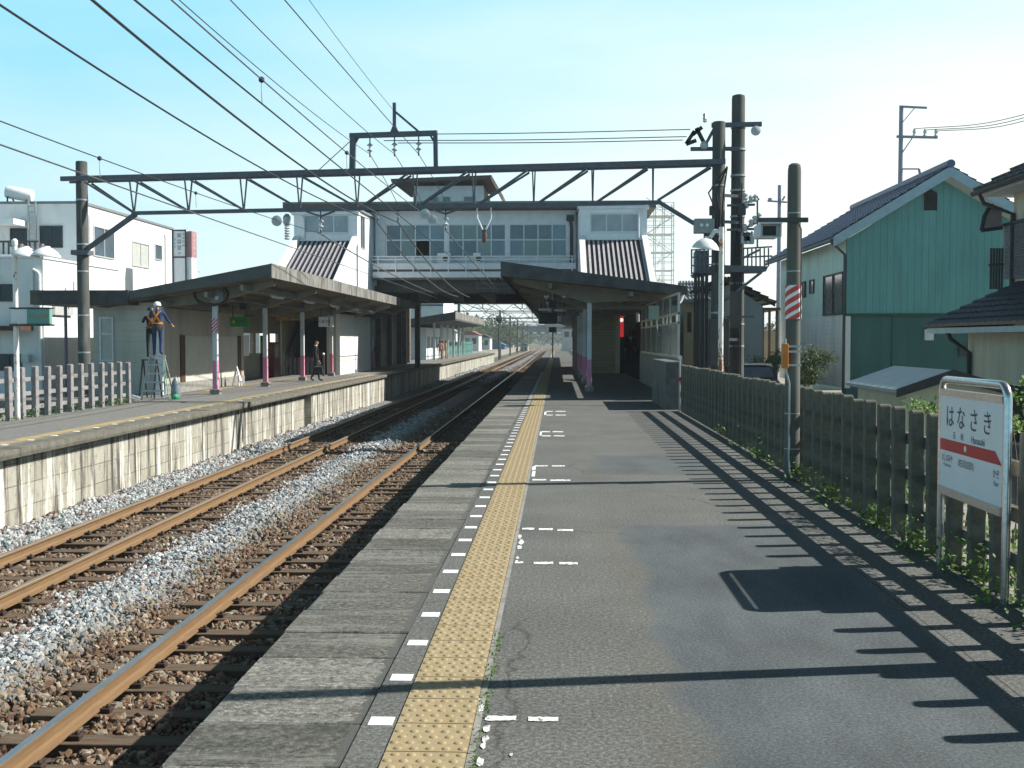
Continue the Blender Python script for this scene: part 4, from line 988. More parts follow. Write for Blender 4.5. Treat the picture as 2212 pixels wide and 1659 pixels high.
porcelain = M('grey_porcelain', (0.50, 0.53, 0.55), (0.38, 0.41, 0.43), 0.25, 8)
def insulator(p, n, label, hang=0.25, r=0.085):
    p = Vector(p); t = thing('insulator', label, 'insulator', p, 'insulators on the gantry')
    MB().tube([p + Vector((0, 0, 0.02)), p - Vector((0, 0, hang))], 0.018, 6).build('rod', dkgrey, t)
    for k in range(n):
        zz = p.z - hang - 0.15 * k
        MB().lathe((p.x, p.y, zz), [(0.03, 0), (r, -0.045), (r, -0.06), (0.035, -0.075), (0.025, -0.15)], 14).build('disc', porcelain, t, smooth=True)
    MB().tube([p - Vector((0, 0, hang + 0.15 * n - 0.01)), p - Vector((0, 0, hang + 0.15 * n + 0.08))], 0.022, 6).build('clamp', dkgrey, t)
for x, lb in ((800, 'leftmost disc insulator hanging from the frame on top of the gantry'), (853, 'middle disc insulator hanging below the mast on the gantry frame'), (905, 'rightmost disc insulator hanging from the frame on top of the gantry')):
    insulator(gp(x, FT - 0.07), 2, lb, 0.16)
insulator(gp(693, ZB - 0.07), 2, 'disc insulator under the gantry holding the far track wire', 0.22); insulator(gp(963, ZB - 0.07), 2, 'disc insulator under the gantry holding the near track wire', 0.22)
for x, lb in ((816, 'small disc insulator under the gantry on the left feeder cable'), (860, 'small disc insulator under the gantry on the right feeder cable')): insulator(gp(x, ZB - 0.03), 1, lb, 0.10, 0.075)
for x in (693, 963):
    q = MB(); q.bar(gp(x - 30, ZB - 0.06), gp(x, ZB - 0.2), 0.05, 0.05); q.bar(gp(x + 30, ZB - 0.06), gp(x, ZB - 0.2), 0.05, 0.05); q.build('hanger_bracket', steel, bpy.data.objects['overhead_gantry'])
p = gp(620, 5.25); u = thing('insulator', 'ribbed post insulator hanging at the left of the gantry, above the left stair roof', 'insulator', p, 'insulators on the gantry')
q = MB()
for k in range(6): q.lathe((p.x, p.y, 4.9 - k * 0.075), [(0.05, 0), (0.085, -0.03), (0.05, -0.06)], 12)
q.build('body', porcelain, u, smooth=True); MB().lathe((p.x, p.y, 5.0), [(0.1, -0.1), (0.12, 0.1), (0.05, 0.2)], 12).build('cap', steel_light, u)
p = gp(1046, ZB); u = thing('pull_off_insulator', 'brown insulator carried by a white forked rod under the gantry', 'insulator', p)
q = MB()
for x in (1031, 1061): q.tube([gp(x, ZB), gp(x, 4.98), gp(1046 + (x - 1046) * 0.25, 4.66)], 0.022, 6)
q.build('forked_rod', white_paint, u, smooth=True)
c_ = gp(1046, 4.6); MB().lathe((c_.x, c_.y, 4.3), [(0.05, 0), (0.075, 0.05), (0.06, 0.12), (0.085, 0.2), (0.06, 0.26), (0.085, 0.34)], 12).build('body', M('brown_porcelain', (0.12, 0.075, 0.045), (0.08, 0.05, 0.03), 0.3), u, smooth=True)

wire_dark = M('dark_wire', (0.045, 0.05, 0.055), (0.03, 0.035, 0.04), 0.4, 3, metal=0.3)
wire_grey = M('aluminium_wire', (0.20, 0.21, 0.21), (0.14, 0.145, 0.145), 0.35, 3, metal=0.6)
def smoothpts(P, n=8):
    P = [Vector(p) for p in P]; Q = [P[0] * 2 - P[1]] + P + [P[-1] * 2 - P[-2]]; out = []
    for i in range(1, len(Q) - 2):
        for k in range(n):
            u = k / n; a, b_, c, d = Q[i-1], Q[i], Q[i+1], Q[i+2]
            out.append(0.5 * ((2*b_) + (c - a) * u + (2*a - 5*b_ + 4*c - d) * u*u + (3*b_ - a - 3*c + d) * u**3))
    out.append(P[-1]); return out
def wire(label, X, pts, r, m=wire_dark, back=None, group=None, name='overhead_wire'):
    P = [onX(x, y, X) if not isinstance(x, Vector) else x for x, y in pts]
    if not isinstance(pts[0][0], Vector):
        yy = np.array([p.y for p in P]); co = np.polyfit(yy, [p.z for p in P], min(2, len(P) - 1))
        ys_ = np.linspace(yy[0], yy[-1], 40)
        zf_ = lambda v: float(np.polyval(co, v))
        Q = [Vector((X, v, zf_(v))) for v in ys_]
        if back is not None: s0 = (Q[1].z - Q[0].z) / (Q[1].y - Q[0].y); Q = [Vector((X, -8, Q[0].z + s0 * (-8 - Q[0].y)))] + Q
    else: Q = smoothpts(P, 6)
    o = MB().tube(Q, r, 6).build(name, m, origin=P[0], smooth=True)
    return tag(o, label, 'wire', group or 'overhead wires')
wire('thick feeder cable entering at the top left corner of the sky', -5.3, [(0, 10), (215, 150), (435, 288), (553, 360), (703, 432), (806, 477)], 0.013, back=4.9)
wire('thickest feeder cable running down the sky from the top edge', -4.7, [(192, 0), (413, 169), (553, 287), (665, 369), (773, 439), (858, 479)], 0.017, back=4.95)
wire('left pale cable curving from the gantry down under the concourse', -5.3, [(814, 480), (860, 536), (913, 597), (953, 624), (990, 641)], 0.022, wire_grey)
wire('right pale cable curving from the gantry down under the concourse', -4.7, [(858, 479), (893, 524), (953, 597), (983, 627), (1014, 641)], 0.022, wire_grey)
wire('contact wire of the nearer track', -3.2, [(290, 0), (563, 217), (676, 314), (778, 398), (885, 487), (985, 561), (1077, 634)], 0.0095, back=4.14)
wire('messenger wire with clips above the nearer track', -3.2, [(372, 0), (565, 172), (750, 331), (838, 404), (924, 467), (963, 497)], 0.008, wire_grey, back=4.5)
wire('messenger wire of the nearer track running from the gantry under the concourse', -3.2, [(963, 497), (1028, 573), (1076, 627)], 0.02, wire_grey)
wire('contact wire of the farther track', -6.6, [(0, 314), (152, 364), (325, 427), (553, 508), (663, 544), (750, 577), (945, 644)], 0.011, wire_grey, back=4.1)
wire('thin messenger wire of the farther track', -6.6, [(0, 261), (215, 342), (422, 417), (565, 464), (688, 503)], 0.008, back=4.6)
wire('messenger wire of the farther track running from the gantry under the concourse', -6.6, [(688, 503), (755, 541), (803, 570), (945, 636)], 0.02, wire_grey)
wire('high thin wire ending at the leftmost gantry frame insulator', -5.5, [(386, 0), (553, 142), (755, 304), (799, 332)], 0.0085, back=7.2)
wire('high thin wire ending at the middle gantry frame insulator', -4.8, [(497, 0), (553, 56), (703, 203), (778, 273), (853, 333)], 0.009, back=7.6)
wire('high thin wire ending at the rightmost gantry frame insulator', -4.1, [(614, 0), (700, 98), (780, 190), (851, 275), (905, 333)], 0.010, back=8.2)
wire('very thin wire running up to the tip of the gantry mast', -4.8, [(668, 0), (730, 85), (790, 163), (848, 236)], 0.007, back=9.2)
for x, X in ((799, -5.5), (853, -4.8), (905, -4.1)):
    wire('thin wire falling from a gantry frame insulator to the concourse roof', X, [(x, 334), (x + 40, 402), (x + 62, 445)], 0.012)
q0 = gp(762, FT - 0.1); wire('thin stay wire slanting from the gantry frame down to the truss', 0, [(q0, 0), (gp(690, ZT + 0.1), 0)], 0.012)
for i, (ya, yb_) in enumerate(((291, 286), (305, 301), (311, 308))):
    a, b_ = gp(800 + i * 30, EYE + (VPY - ya) * 31.8 / FPX), gp(1490 - i * 8, EYE + (VPY - yb_) * 30.7 / FPX)
    wire('%s thin cross wire from the gantry frame to the right hand poles' % ('upper', 'middle', 'lower')[i], 0, [(a, 0), ((a + b_) / 2 - Vector((0, 0, 0.03)), 0), (b_, 0)], 0.013)
# clips and hangers along the wires
def clip(x, y, X, r, label):
    p = onX(x, y, X); u = thing('wire_clip', label, 'wire clip', p, 'clips on the overhead wires')
    MB().lathe((p.x, p.y, p.z), [(r * 0.4, -r), (r, -r * 0.5), (r, r * 0.5), (r * 0.4, r)], 12).build('bead', dkgrey, u, smooth=True)
    p2 = onX(x, y + 0.1, X); MB().tube([p2, p2 - Vector((0, 0, 0.16)), p2 + Vector((0, 0.02, -0.26))], 0.006, 5).build('hanger', steel_light, u)
clip(565, 172, -3.2, 0.032, 'dark round clip high on the messenger wire of the nearer track'); clip(749, 330, -3.2, 0.03, 'dark round clip on the nearer messenger wire left of the gantry frame')
clip(215, 342, -6.6, 0.032, 'dark round clip above the left gantry pole'); clip(423, 417, -6.6, 0.03, 'dark round clip seen through the left bays of the truss')
for x, y, X, lb in ((598, 477, -6.6, 'glass disc in the farther messenger wire'), (918, 462, -3.2, 'first glass disc in the nearer messenger wire'), (933, 473, -3.2, 'second glass disc in the nearer messenger wire')):
    p = onX(x, y, X); o = MB().lathe((p.x, p.y, p.z), [(0.03, -0.05), (0.125, -0.02), (0.125, 0.015), (0.03, 0.06)], 18, axis='y').build('disc_insulator', porcelain, origin=p, smooth=True); tag(o, lb, 'insulator', 'discs in the messenger wires')
# small rack under the concourse
p = onY(1062, 610, 61); t = thing('wire_rack', 'small steel rack with upright insulators under the concourse balcony', 'rack', p)
q = MB(); a = onY(1030, 612, 61.2); b_ = onY(1102, 614, 61.2); q.bar(a, b_, 0.06); q.bar(a - Vector((0, 0, .25)), b_ - Vector((0, 0, .25)), 0.05)
for k in range(3): q.bar(a.lerp(b_, k / 2) + Vector((0, 0, .1)), a.lerp(b_, k / 2) - Vector((0, 0, .5)), 0.05)
q.build('frame', steel, t)
for k in range(4): w_ = a.lerp(b_, 0.05 + k * 0.3); MB().lathe((w_.x, w_.y, w_.z), [(0.07, 0.03), (0.07, 0.15), (0.03, 0.34)], 8).build('post_insulator', black, t)

# tall pole and the equipment platform between the two right hand poles
TX, TY = 4.88, 30.9
t = thing('utility_pole', 'tall round pole standing right beside the right gantry pole', 'pole', (TX, TY, -0.42))
MB().lathe((TX, TY, 0), [(0.205, -0.5), (0.185, 4), (0.178, 8.1), (0.165, 8.17), (0.09, 8.2)], 22).build('shaft', pole_mat, t, smooth=True)
for zz in (0.5, 1.4, 2.0, 3.1, 4.9, 5.6, 6.0, 6.7, 7.3): MB().lathe((TX, TY, zz), [(0.205, 0), (0.205, 0.05)], 22).build('pole_band', steel_light, t, smooth=True)
q = MB(); q.bar((TX - 0.75, TY - 0.25, 7.34), (TX + 0.58, TY - 0.25, 7.36), 0.1, 0.12); q.bar((TX - 1.3, TY - 0.2, 6.72), (TX, TY - 0.2, 6.72), 0.08, 0.1); q.bar((TX - 0.95, TY - 0.25, 6.75), (TX - 0.6, TY - 0.25, 7.4), 0.08, 0.08); q.build('cross_arm', steel, t)
q = MB(); 
for a in ((TX - 1.25, 7.1, TX - 1.0, 7.3), (TX - 1.42, 6.85, TX - 1.15, 6.95), (TX - 1.42, 6.86, TX - 1.2, 7.2), (TX - 1.15, 7.28, TX - 0.95, 6.9)): q.bar((a[0], TY - 0.2, a[1]), (a[2], TY - 0.2, a[3]), 0.06, 0.1)
q.build('dead_end_bracket', black, t)
for x, zz, r in ((TX + 0.42, 7.18, 0.13), (TX - 0.6, 7.2, 0.13), (TX - 0.95, 6.8, 0.11), (TX - 0.5, 6.78, 0.12)):
    MB().lathe((x, TY - 0.3, zz), [(0.04, -0.08), (r, -0.02), (r, 0.03), (0.04, 0.09)], 14, axis='y').build('disc', porcelain, t, smooth=True)
MB().lathe((TX - 0.93, TY - 0.25, 7.42), [(0.03, 0), (0.06, 0.03), (0.04, 0.06), (0.06, 0.1), (0.04, 0.14), (0.06, 0.18), (0.03, 0.25)], 10).build('post_insulator', porcelain, t)
def eq(x, y): return onY(x, y, TY - 0.3)
t = thing('equipment_platform', 'steel pole platform with railing, cages and switch gear between the right hand poles', 'pole equipment', (4.9, 30.6, 3.4))
z_deck = eq(1500, 583).z
q = MB(); q.prism([eq(1500, 590), eq(1540, 572), eq(1660, 575), eq(1655, 586), eq(1560, 588), eq(1505, 597)], (0, 1.0, 0)); q.build('deck', steel, t)
q = MB(); q.bar(eq(1645, 588), eq(1565, 650), 0.07, 0.07); q.build('deck_brace', steel, t)
q = MB(); 
for x in range(1606, 1668, 9): q.bar(eq(x, 576), eq(x, 536), 0.035)
q.bar(eq(1600, 537), eq(1668, 533), 0.04); q.bar(eq(1600, 556), eq(1668, 553), 0.04); q.build('railing', steel, t)
q = MB()
for x in range(1494, 1548, 9): q.bar(eq(x, 592), eq(x, 538), 0.04)
for y in (540, 556, 574, 590): q.bar(eq(1493, y), eq(1546, y - 3), 0.035)
q.build('cage', steel, t)
bevel(MB().box(eq(1503, 592).x, eq(1532, 592).x, TY - 0.2, TY + 0.3, eq(1500, 592).z, eq(1500, 540).z).build('transformer', M('blue_grey_metal', (0.22, 0.26, 0.29), (0.17, 0.2, 0.23), 0.5), t), 0.04)
gb = MB().box(eq(1498, 505).x, eq(1541, 505).x, TY - 0.55, TY - 0.25, eq(1500, 505).z, eq(1500, 474).z).build('control_box', M('grey_green_box', (0.27, 0.30, 0.30), (0.22, 0.25, 0.25), 0.5), t); bevel(gb, 0.02)
for x in (1513, 1525): p = eq(x, 488); MB().lathe((p.x, TY - 0.553, p.z), [(0.045, -0.004), (0.045, 0.002)], 12, axis='y').build('dial', white_paint, gb)
q = MB()
for x, r in ((1502, .045), (1509, .035), (1517, .05), (1526, .045)): a = eq(x, 590); q.tube([(a.x, TY - 0.35, a.z), (a.x, TY - 0.35, -0.45)], r, 8)
q.build('cable_pipe', black, t, smooth=True)
q = MB(); q.bar(eq(1590, 445), eq(1640, 430), 0.05); q.bar(eq(1595, 500), eq(1640, 478), 0.06); q.bar(eq(1600, 560), eq(1640, 540), 0.06); q.bar(eq(1636, 425), eq(1636, 535), 0.04); q.build('switch_arm', steel, t)
for x, y in ((1610, 425), (1622, 430), (1632, 428), (1612, 442), (1640, 468), (1622, 482), (1609, 492), (1630, 474)):
    p = eq(x, y); MB().lathe((p.x, p.y, p.z), [(0.04, -0.1), (0.075, -0.05), (0.045, 0), (0.075, 0.05), (0.03, 0.1)], 8).build('switch_insulator', porcelain, t)
q = MB()
for x in (1604, 1614, 1624): p = eq(x, 527); q.box(p.x - 0.05, p.x + 0.05, p.y - 0.1, p.y + 0.1, p.z, p.z + 0.2); q.lathe((p.x, p.y, p.z + 0.2), [(0.03, 0), (0.055, 0.06), (0.02, 0.14)], 8)
q.build('fuse_unit', steel_light, t)
q = MB(); q.box(TX - 0.22, TX + 0.02, TY - 0.34, TY - 0.27, 1.9, 2.9); q.build('ladder_plate', dkgrey, t)
MB().box(4.05, 4.55, 30.1, 30.4, 0.9, 2.15).build('meter_cabinet', dkgrey, t)
for zz in (1.6, 2.75, 4.75, 5.45): MB().bar((GB.x, GB.y - 0.16, zz), (TX, TY - 0.2, zz), 0.06, 0.08).build('tie_bracket', steel, t)
for zz in (5.2, 4.55, 2.2): MB().bar((TX - 0.32, TY - 0.24, zz), (TX + 0.42, TY - 0.24, zz + 0.02), 0.06, 0.06).build('tie_bracket', steel, t)
q = MB()
for k in range(5): q.tube([(TX - 0.12 + 0.05 * k, TY - 0.215, -0.4), (TX - 0.12 + 0.05 * k, TY - 0.21, 4.2 + 0.4 * k)], 0.018, 6)
q.build('cable_bundle', black, t)
q = MB()
for k in range(3): q.tube([(GB.x - 0.08 + 0.08 * k, GB.y - 0.2, 3.4), (GB.x - 0.08 + 0.08 * k, GB.y - 0.19, 5.0), (GB.x - 0.3 + 0.2 * k, GB.y - 0.25, 5.5), (GB.x + 0.2, GB.y - 0.2, 6.2)], 0.022, 6)
q.build('cable_loop', black, t)
for x, y in ((1603, 455), (1612, 512), (1545, 512), (1540, 455), (1528, 512)): p = eq(x, y); bevel(MB().box(p.x - 0.09, p.x + 0.09, p.y - 0.1, p.y + 0.1, p.z - 0.12, p.z + 0.12).build('junction_box', dkgrey, t), 0.01)

# white rusty lamp post behind the fence
LXp, LYp = onY(1557, 700, 28).x, 28.0
t = thing('platform_lamp', 'white lamp post with rusty lower half and one broad white shade, behind the near fence', 'lamp', (LXp, LYp, -0.42))
m, n, l, b = nodes_of('half_rusted_paint'); zc = grad_y(n, l, 2)
f = ramp_of(n, l, math_(n, l, 'ADD', noise(n, l, 9, 6, 0.75, (1, 1, 0.4)), math_(n, l, 'MULTIPLY', math_(n, l, 'SUBTRACT', 2.2, zc, True), 0.10)), 0.54, 0.60)
l.new(mixc(n, l, f, (0.74, 0.73, 0.69), (0.25, 0.10, 0.03)), b.inputs['Base Color']); b.inputs['Roughness'].default_value = 0.7
half_rust = m
MB().tube([(LXp, LYp, -0.5), (LXp, LYp, 4.36)], [0.066, 0.062], 14).build('shaft', half_rust, t, smooth=True)
def shade(c, r, parent, name='lamp_shade', sx_=1.0):
    o = MB().lathe(c, [(r, 0), (r, 0.03), (r * 0.93, r * 0.25), (r * 0.75, r * 0.55), (r * 0.45, r * 0.85), (0.06, r * 1.0), (0.05, r * 1.12)], 24).build(name, white_paint, parent, origin=c, smooth=True)
    o.scale = (sx_, 1, 0.82); o.rotation_euler = (0.1, 0.12, 0); return o
p = onY(1524, 538, LYp); shade((p.x, p.y, p.z), 0.335, t); a = onY(1535, 500, LYp)
MB().tube([(LXp, LYp, 4.28), (a.x + 0.1, LYp, 4.26), (a.x, LYp, 4.12)], 0.05, 8).build('arm', white_paint, t, smooth=True)
# ------------------------------------------------------------------ far platform: canopy, building, signs
roofz_l = lambda x: 3.84 + (x + 8.6) / -5.2 * (2.85 - 3.84)
CL = 33.6
wave_m = M('grey_corrugated_edge', (0.25, 0.25, 0.235), (0.17, 0.17, 0.16), 0.85, 2, stretch=(1, 6, 1), dirt=(0.09, 0.085, 0.075), dscale=2.5, dlo=0.45, dhi=0.62)
t = thing('platform_canopy', 'long grey edged sloping canopy over the far platform by the white panel wall', 'canopy', (-11, 50, PZ))
q = MB(); q.prism([(-8.6, CL, 3.84), (-14.0, CL, roofz_l(-14.0)), (-14.0, CL, roofz_l(-14.0) - 0.08), (-8.6, CL, 3.74)], (0, 33.5, 0)); q.build('roof', MATS['roof_sheet'], t)
q = MB(); q.prism([(-8.55, CL - 0.05, 3.88), (-13.9, CL - 0.05, roofz_l(-13.9) + 0.04), (-13.9, CL - 0.05, roofz_l(-13.9) - 0.2), (-8.55, CL - 0.05, 3.5)], (0, 0.045, 0)); q.build('front_fascia', M('dark_green_grey_edge', (0.10, 0.105, 0.10), (0.07, 0.075, 0.07), 0.7, 3), t)
q = MB(); y = CL; 
while y < 67: q.box(-8.60, -8.555 + 0.01 * random.random(), y, y + 0.875, 3.46, 3.885); y += 0.9
q.build('side_fascia', wave_m, t)
q = MB(); q.prism([(-8.62, CL + 0.02, 3.5), (-13.9, CL + 0.02, roofz_l(-13.9) - 0.22), (-13.9, CL + 0.02, roofz_l(-13.9) - 0.25), (-8.62, CL + 0.02, 3.47)], (0, 33, 0)); q.build('soffit', soffit, t)
cl = [34.7 + 6 * k for k in range(6)]
for Y in cl:
    q = MB(); q.prism([(-8.75, Y - 0.08, 3.46), (-13.8, Y - 0.08, 2.6), (-13.8, Y - 0.08, 2.42), (-11.2, Y - 0.08, 2.72), (-10.5, Y - 0.08, 2.78), (-8.75, Y - 0.08, 3.28)], (0, 0.16, 0)); q.build('cross_beam', beam_m, t)
q = MB()
for x in (-9.5, -10.6, -12): q.bar((x, CL + 0.1, roofz_l(x) - 0.5), (x, 66.5, roofz_l(x) - 0.5), 0.1, 0.16)
q.build('tie_beams', beam_m, t)
for i, Y in enumerate(cl):
    c = thing('canopy_column', 'far platform canopy column with a pink foot' + (', the striped one with a cable coil above' if i == 0 else ', second from the camera' if i == 1 else ', third from the camera beside the man with a bag' if i == 2 else ' in the dark stretch under the concourse'), 'column', (-10.55, Y, PZ), 'columns of the far platform canopy')
    x = -10.62
    q = MB(); q.box(x - 0.075, x + 0.075, Y - 0.075, Y + 0.075, 0.95, 2.75); bevel(q.build('upper_shaft', pillar_grey, c), 0.01)
    q = MB(); q.box(x - 0.08, x + 0.08, Y - 0.08, Y + 0.08, PZ + 0.16, 0.95); bevel(q.build('pink_foot', pink, c), 0.01)
    q = MB(); q.box(x - 0.15, x + 0.15, Y - 0.15, Y + 0.15, PZ - 0.01, PZ + 0.16); bevel(q.build('footing', concrete, c), 0.015)
    if i == 0:
        m_, n_, l_, b_ = nodes_of('column_stripes'); tc = n_.new('ShaderNodeTexCoord'); sp_ = n_.new('ShaderNodeSeparateXYZ'); l_.new(tc.outputs['Object'], sp_.inputs[0])
        u = math_(n_, l_, 'FRACT', math_(n_, l_, 'MULTIPLY', math_(n_, l_, 'SUBTRACT', math_(n_, l_, 'SUBTRACT', sp_.outputs[2], sp_.outputs[0]), sp_.outputs[1]), 9.5))
        l_.new(mixc(n_, l_, math_(n_, l_, 'GREATER_THAN', u, 0.38), (0.72, 0.72, 0.72), (0.42, 0.03, 0.10)), b_.inputs['Base Color'])
        MB().box(x - 0.08, x + 0.08, Y - 0.08, Y + 0.08, z(717, Y), z(687, Y)).build('striped_band', m_, c)
        MB().box(x + 0.04, x + 0.075, Y - 0.09, Y - 0.081, 0.2, 1.3).build('conduit', white_paint, c)
# coil of cable and a round lamp at the front of the canopy
p = onY(455, 636, 34.2); t = thing('cable_coil', 'black coil of cable hung on the front beam of the far canopy', 'cable', p)
q = MB()
for k in range(5):
    a = [(p.x + (0.52 + 0.02 * math.sin(3 * k)) * math.cos(u), p.y + 0.03 * k, p.z + (0.30 + 0.015 * k) * math.sin(u) + 0.02 * math.sin(2 * u + k)) for u in np.linspace(0, 6.28, 30)]
    q.tube(a, 0.026, 6)
q.build('loops', black, t, smooth=True)
t = thing('round_lamp', 'grey dome lamp behind the black cable coil under the far canopy', 'lamp', p)
MB().lathe((p.x + 0.05, p.y + 0.3, p.z), [(0.1, 0.25), (0.26, 0.1), (0.28, 0.0), (0.22, -0.07), (0.05, -0.1)], 18, axis='y').build('dome', M('dull_dome', (0.28, 0.29, 0.28), (0.2, 0.21, 0.2), 0.4), t, smooth=True)
MB().lathe((p.x + 0.12, p.y + 0.19, p.z - 0.1), [(0.07, 0.03), (0.06, 0)], 10, axis='y').build('bulb', white_paint, t)

# platform building with siding
def siding(name, c, c2, pitch, axis=2, groove=0.45, rough=0.7, width=0.05):
    m, n, l, b = nodes_of(name); v = grad_y(n, l, axis)
    if axis == 'xy':
        pass
    f = math_(n, l, 'LESS_THAN', math_(n, l, 'FRACT', math_(n, l, 'DIVIDE', math_(n, l, 'ADD', v, 100), pitch)), width)
    g_ = ramp(n, [(0.3, 0.74), (0.7, 1.14)]); l.new(noise(n, l, 1.6, 7, 0.7, (1, 1, 0.22)), g_.inputs[0])
    base = mixc(n, l, 1.0, c, g_.outputs[0], 'MULTIPLY')
    c3 = tuple(x * groove for x in c)
    col = mixc(n, l, f, base, c3)
    l.new(col, b.inputs['Base Color']); b.inputs['Roughness'].default_value = rough
    inv = math_(n, l, 'SUBTRACT', 1.0, f); bumpn(n, l, b, inv, 0.6, 0.01)
    return m
side_beige = siding('beige_siding', (0.47, 0.47, 0.41), None, 0.33, 2, 0.7, width=0.03)
board_pink = siding('pinkish_boards', (0.40, 0.36, 0.30), None, 0.9, 1, 0.7, width=0.02)
t = thing('platform_building', 'low beige building with dark flat roof edge at the near end of the far platform', 'building', (-13.2, 38, PZ))
q = MB(); q.box(-14.35, -12.35, 34.4, 34.55, -0.6, 2.75); q.box(-14.35, -14.2, 34.55, 43.5, -0.6, 2.75); q.build('front_wall', side_beige, t)
q = MB(); q.box(-12.35, -12.2, 34.4, 43.5, 0.22, 2.6); q.build('side_wall', board_pink, t)
MB().box(-12.199, -12.185, 36.5, 42.58, 0.22, 1.72).build('lower_boards', M('pale_boards', (0.50, 0.49, 0.45), (0.44, 0.43, 0.39), 0.75, 2), t)
MB().box(-12.35, -12.17, 34.38, 43.5, PZ - 0.01, 0.219).build('plinth', concrete, t)
MB().box(-12.36, -12.12, 34.2, 34.399, PZ, 2.65).build('corner_post', grey_white, t)
for Y in (36.05, 42.6): MB().box(-12.199, -12.16, Y, Y + 0.42, 0.22, 1.75).build('brown_door', wood_dark, t)
q = MB(); q.box(-15.9, -12.9, 33.5, 43, z(658, 34), z(627, 34)); q.build('roof', dkgrey, t)
wx0, wx1, wz0, wz1 = onY(216, 700, 34.4).x, onY(246, 700, 34.4).x, z(781, 34.4), z(684, 34.4)
fr = MB(); fr.box(wx0, wx1, 34.33, 34.399, wz0, wz0 + 0.05); fr.box(wx0, wx1, 34.33, 34.399, wz1 - 0.05, wz1); fr.box(wx0, wx0 + 0.05, 34.33, 34.399, wz0 + .05, wz1 - .05); fr.box(wx1 - 0.05, wx1, 34.33, 34.399, wz0 + .05, wz1 - .05); zz = z(721, 34.4); fr.box(wx0 + .05, wx1 - .05, 34.34, 34.399, zz - 0.03, zz + 0.03)
f = fr.build('window', alu, t); MB().box(wx0 + .05, wx1 - .05, 34.37, 34.38, wz0 + .05, zz - .03).build('pane', M('milk_glass', (0.45, 0.47, 0.44), (0.38, 0.4, 0.37), 0.3), f); MB().box(wx0 + .05, wx1 - .05, 34.37, 34.38, zz + .03, wz1 - .05).build('pane', MATS['milk_glass'], f)
q = MB(); q.tube([(-14.95, 33.8, z(660, 34)), (-14.95, 33.8, -0.5)], 0.05, 8); q.build('drainpipe', M('plum_pipe', (0.13, 0.11, 0.15), (0.1, 0.09, 0.12), 0.6), t, smooth=True)
# interior back wall of the waiting area, with dark panels
t = thing('waiting_area', 'shaded waiting area wall with windows and posters under the far canopy', 'wall', (-13.5, 49, PZ))
q = MB(); q.box(-13.6, -13.45, 43.6, 54.4, PZ, 1.0); q.box(-13.6, -13.45, 43.6, 54.4, 1.9, 2.7)
for Y in (43.6, 45.2, 46.9, 49.5, 52.0, 54.0): q.box(-13.6, -13.45, Y, Y + 0.4, 1.0, 1.9)
q.build('back_wall', M('dim_plaster', (0.25, 0.24, 0.2), (0.19, 0.18, 0.15), 0.8), t)
for Y, c in ((47.6, white_sign), (50.6, green_sign)): MB().box(-13.449, -13.42, Y, Y + 1.1, 0.9, 1.8).build('notice', c, t)
v = thing('vending_machine', 'dark red vending machine in the waiting area under the far canopy', 'vending machine', (-13, 51.0, PZ))
bevel(MB().box(-13.4, -12.8, 50.6, 51.4, PZ, 1.5).build('body', M('dark_red', (0.10, 0.015, 0.015), (0.07, 0.01, 0.01), 0.4), v), 0.02); MB().box(-12.799, -12.79, 50.7, 51.3, 0.8, 1.4).build('window', glass_light, v)
v = thing('barrier_fence', 'grey slatted barrier beside the stairs of the far platform', 'barrier', (-12.2, 52, PZ)); q = MB()
for k in range(7): q.box(-12.75 + k * 0.2, -12.62 + k * 0.2, 52.4, 52.44, PZ + 0.05, 0.78)
q.build('slats', M('grey_slats', (0.15, 0.15, 0.15), (0.11, 0.11, 0.11), 0.6), v); MB().box(-12.85, -12.78, 52.38, 52.46, PZ, 0.95).build('post', steel_light, v)
v = thing('barrier_post', 'dark slim post with pale knob beside the cream wall of the far stairs', 'post', (-10.9, 52.5, PZ)); MB().tube([(-10.95, 52.5, PZ), (-10.95, 52.5, 0.9)], 0.05, 8).build('shaft', dkgrey, v); MB().lathe((-10.95, 52.5, 0.9), [(0.06, 0), (0.07, 0.05), (0.03, 0.1)], 10).build('knob', white_paint, v)
# hanging signs
def hang_sign(px0, px1, py0, py1, Y, m, label, words=None, wm=ink, size=0.3):
    a, b_ = onY(px0, py1, Y), onY(px1, py0, Y)
    t = thing('hanging_sign', label, 'sign', ((a.x + b_.x) / 2, Y, a.z))
    bevel(MB().box(a.x, b_.x, Y, Y + 0.12, a.z, b_.z).build('board', m, t), 0.01)
    q = MB()
    for x in (a.x + 0.1, b_.x - 0.1): q.box(x - 0.015, x + 0.015, Y + 0.05, Y + 0.08, b_.z, b_.z + 0.4)
    q.build('hanger', dkgrey, t)
    for w_, fx, s_ in (words or []): text(w_, (a.x + (b_.x - a.x) * fx, Y - 0.002, (a.z + b_.z) / 2), s_, (1, 0, 0), UP, wm, t)
    return t
hang_sign(597, 657, 678, 692, 52, yellow, 'yellow hanging exit sign in front of the far stairs', [('出', 0.46, 0.26), ('口', 0.74, 0.26)])
g_ = hang_sign(496, 537, 684, 706, 39.5, green_sign, 'green hanging sign with a yellow arrow near the second far column', [('化粧室', 0.62, 0.13)])
hang_sign(688, 719, 684, 706, 50, white_sign, 'white hanging train sign with a red stripe over the man with a bag', [('久喜方面', 0.42, 0.14)])
a = onY(712, 695, 49.99); MB().box(a.x - 0.05, a.x, 49.985, 49.998, a.z - 0.2, a.z + 0.2).build('stripe', red, [o for o in bpy.data.objects if o.get('label', '').startswith('white hanging train')][0])
a = onY(505, 695, 39.49); MB().face([(a.x - 0.09, 39.493, a.z), (a.x + 0.03, 39.493, a.z + 0.07), (a.x + 0.03, 39.493, a.z - 0.07)]).build('arrow', yellow, g_)
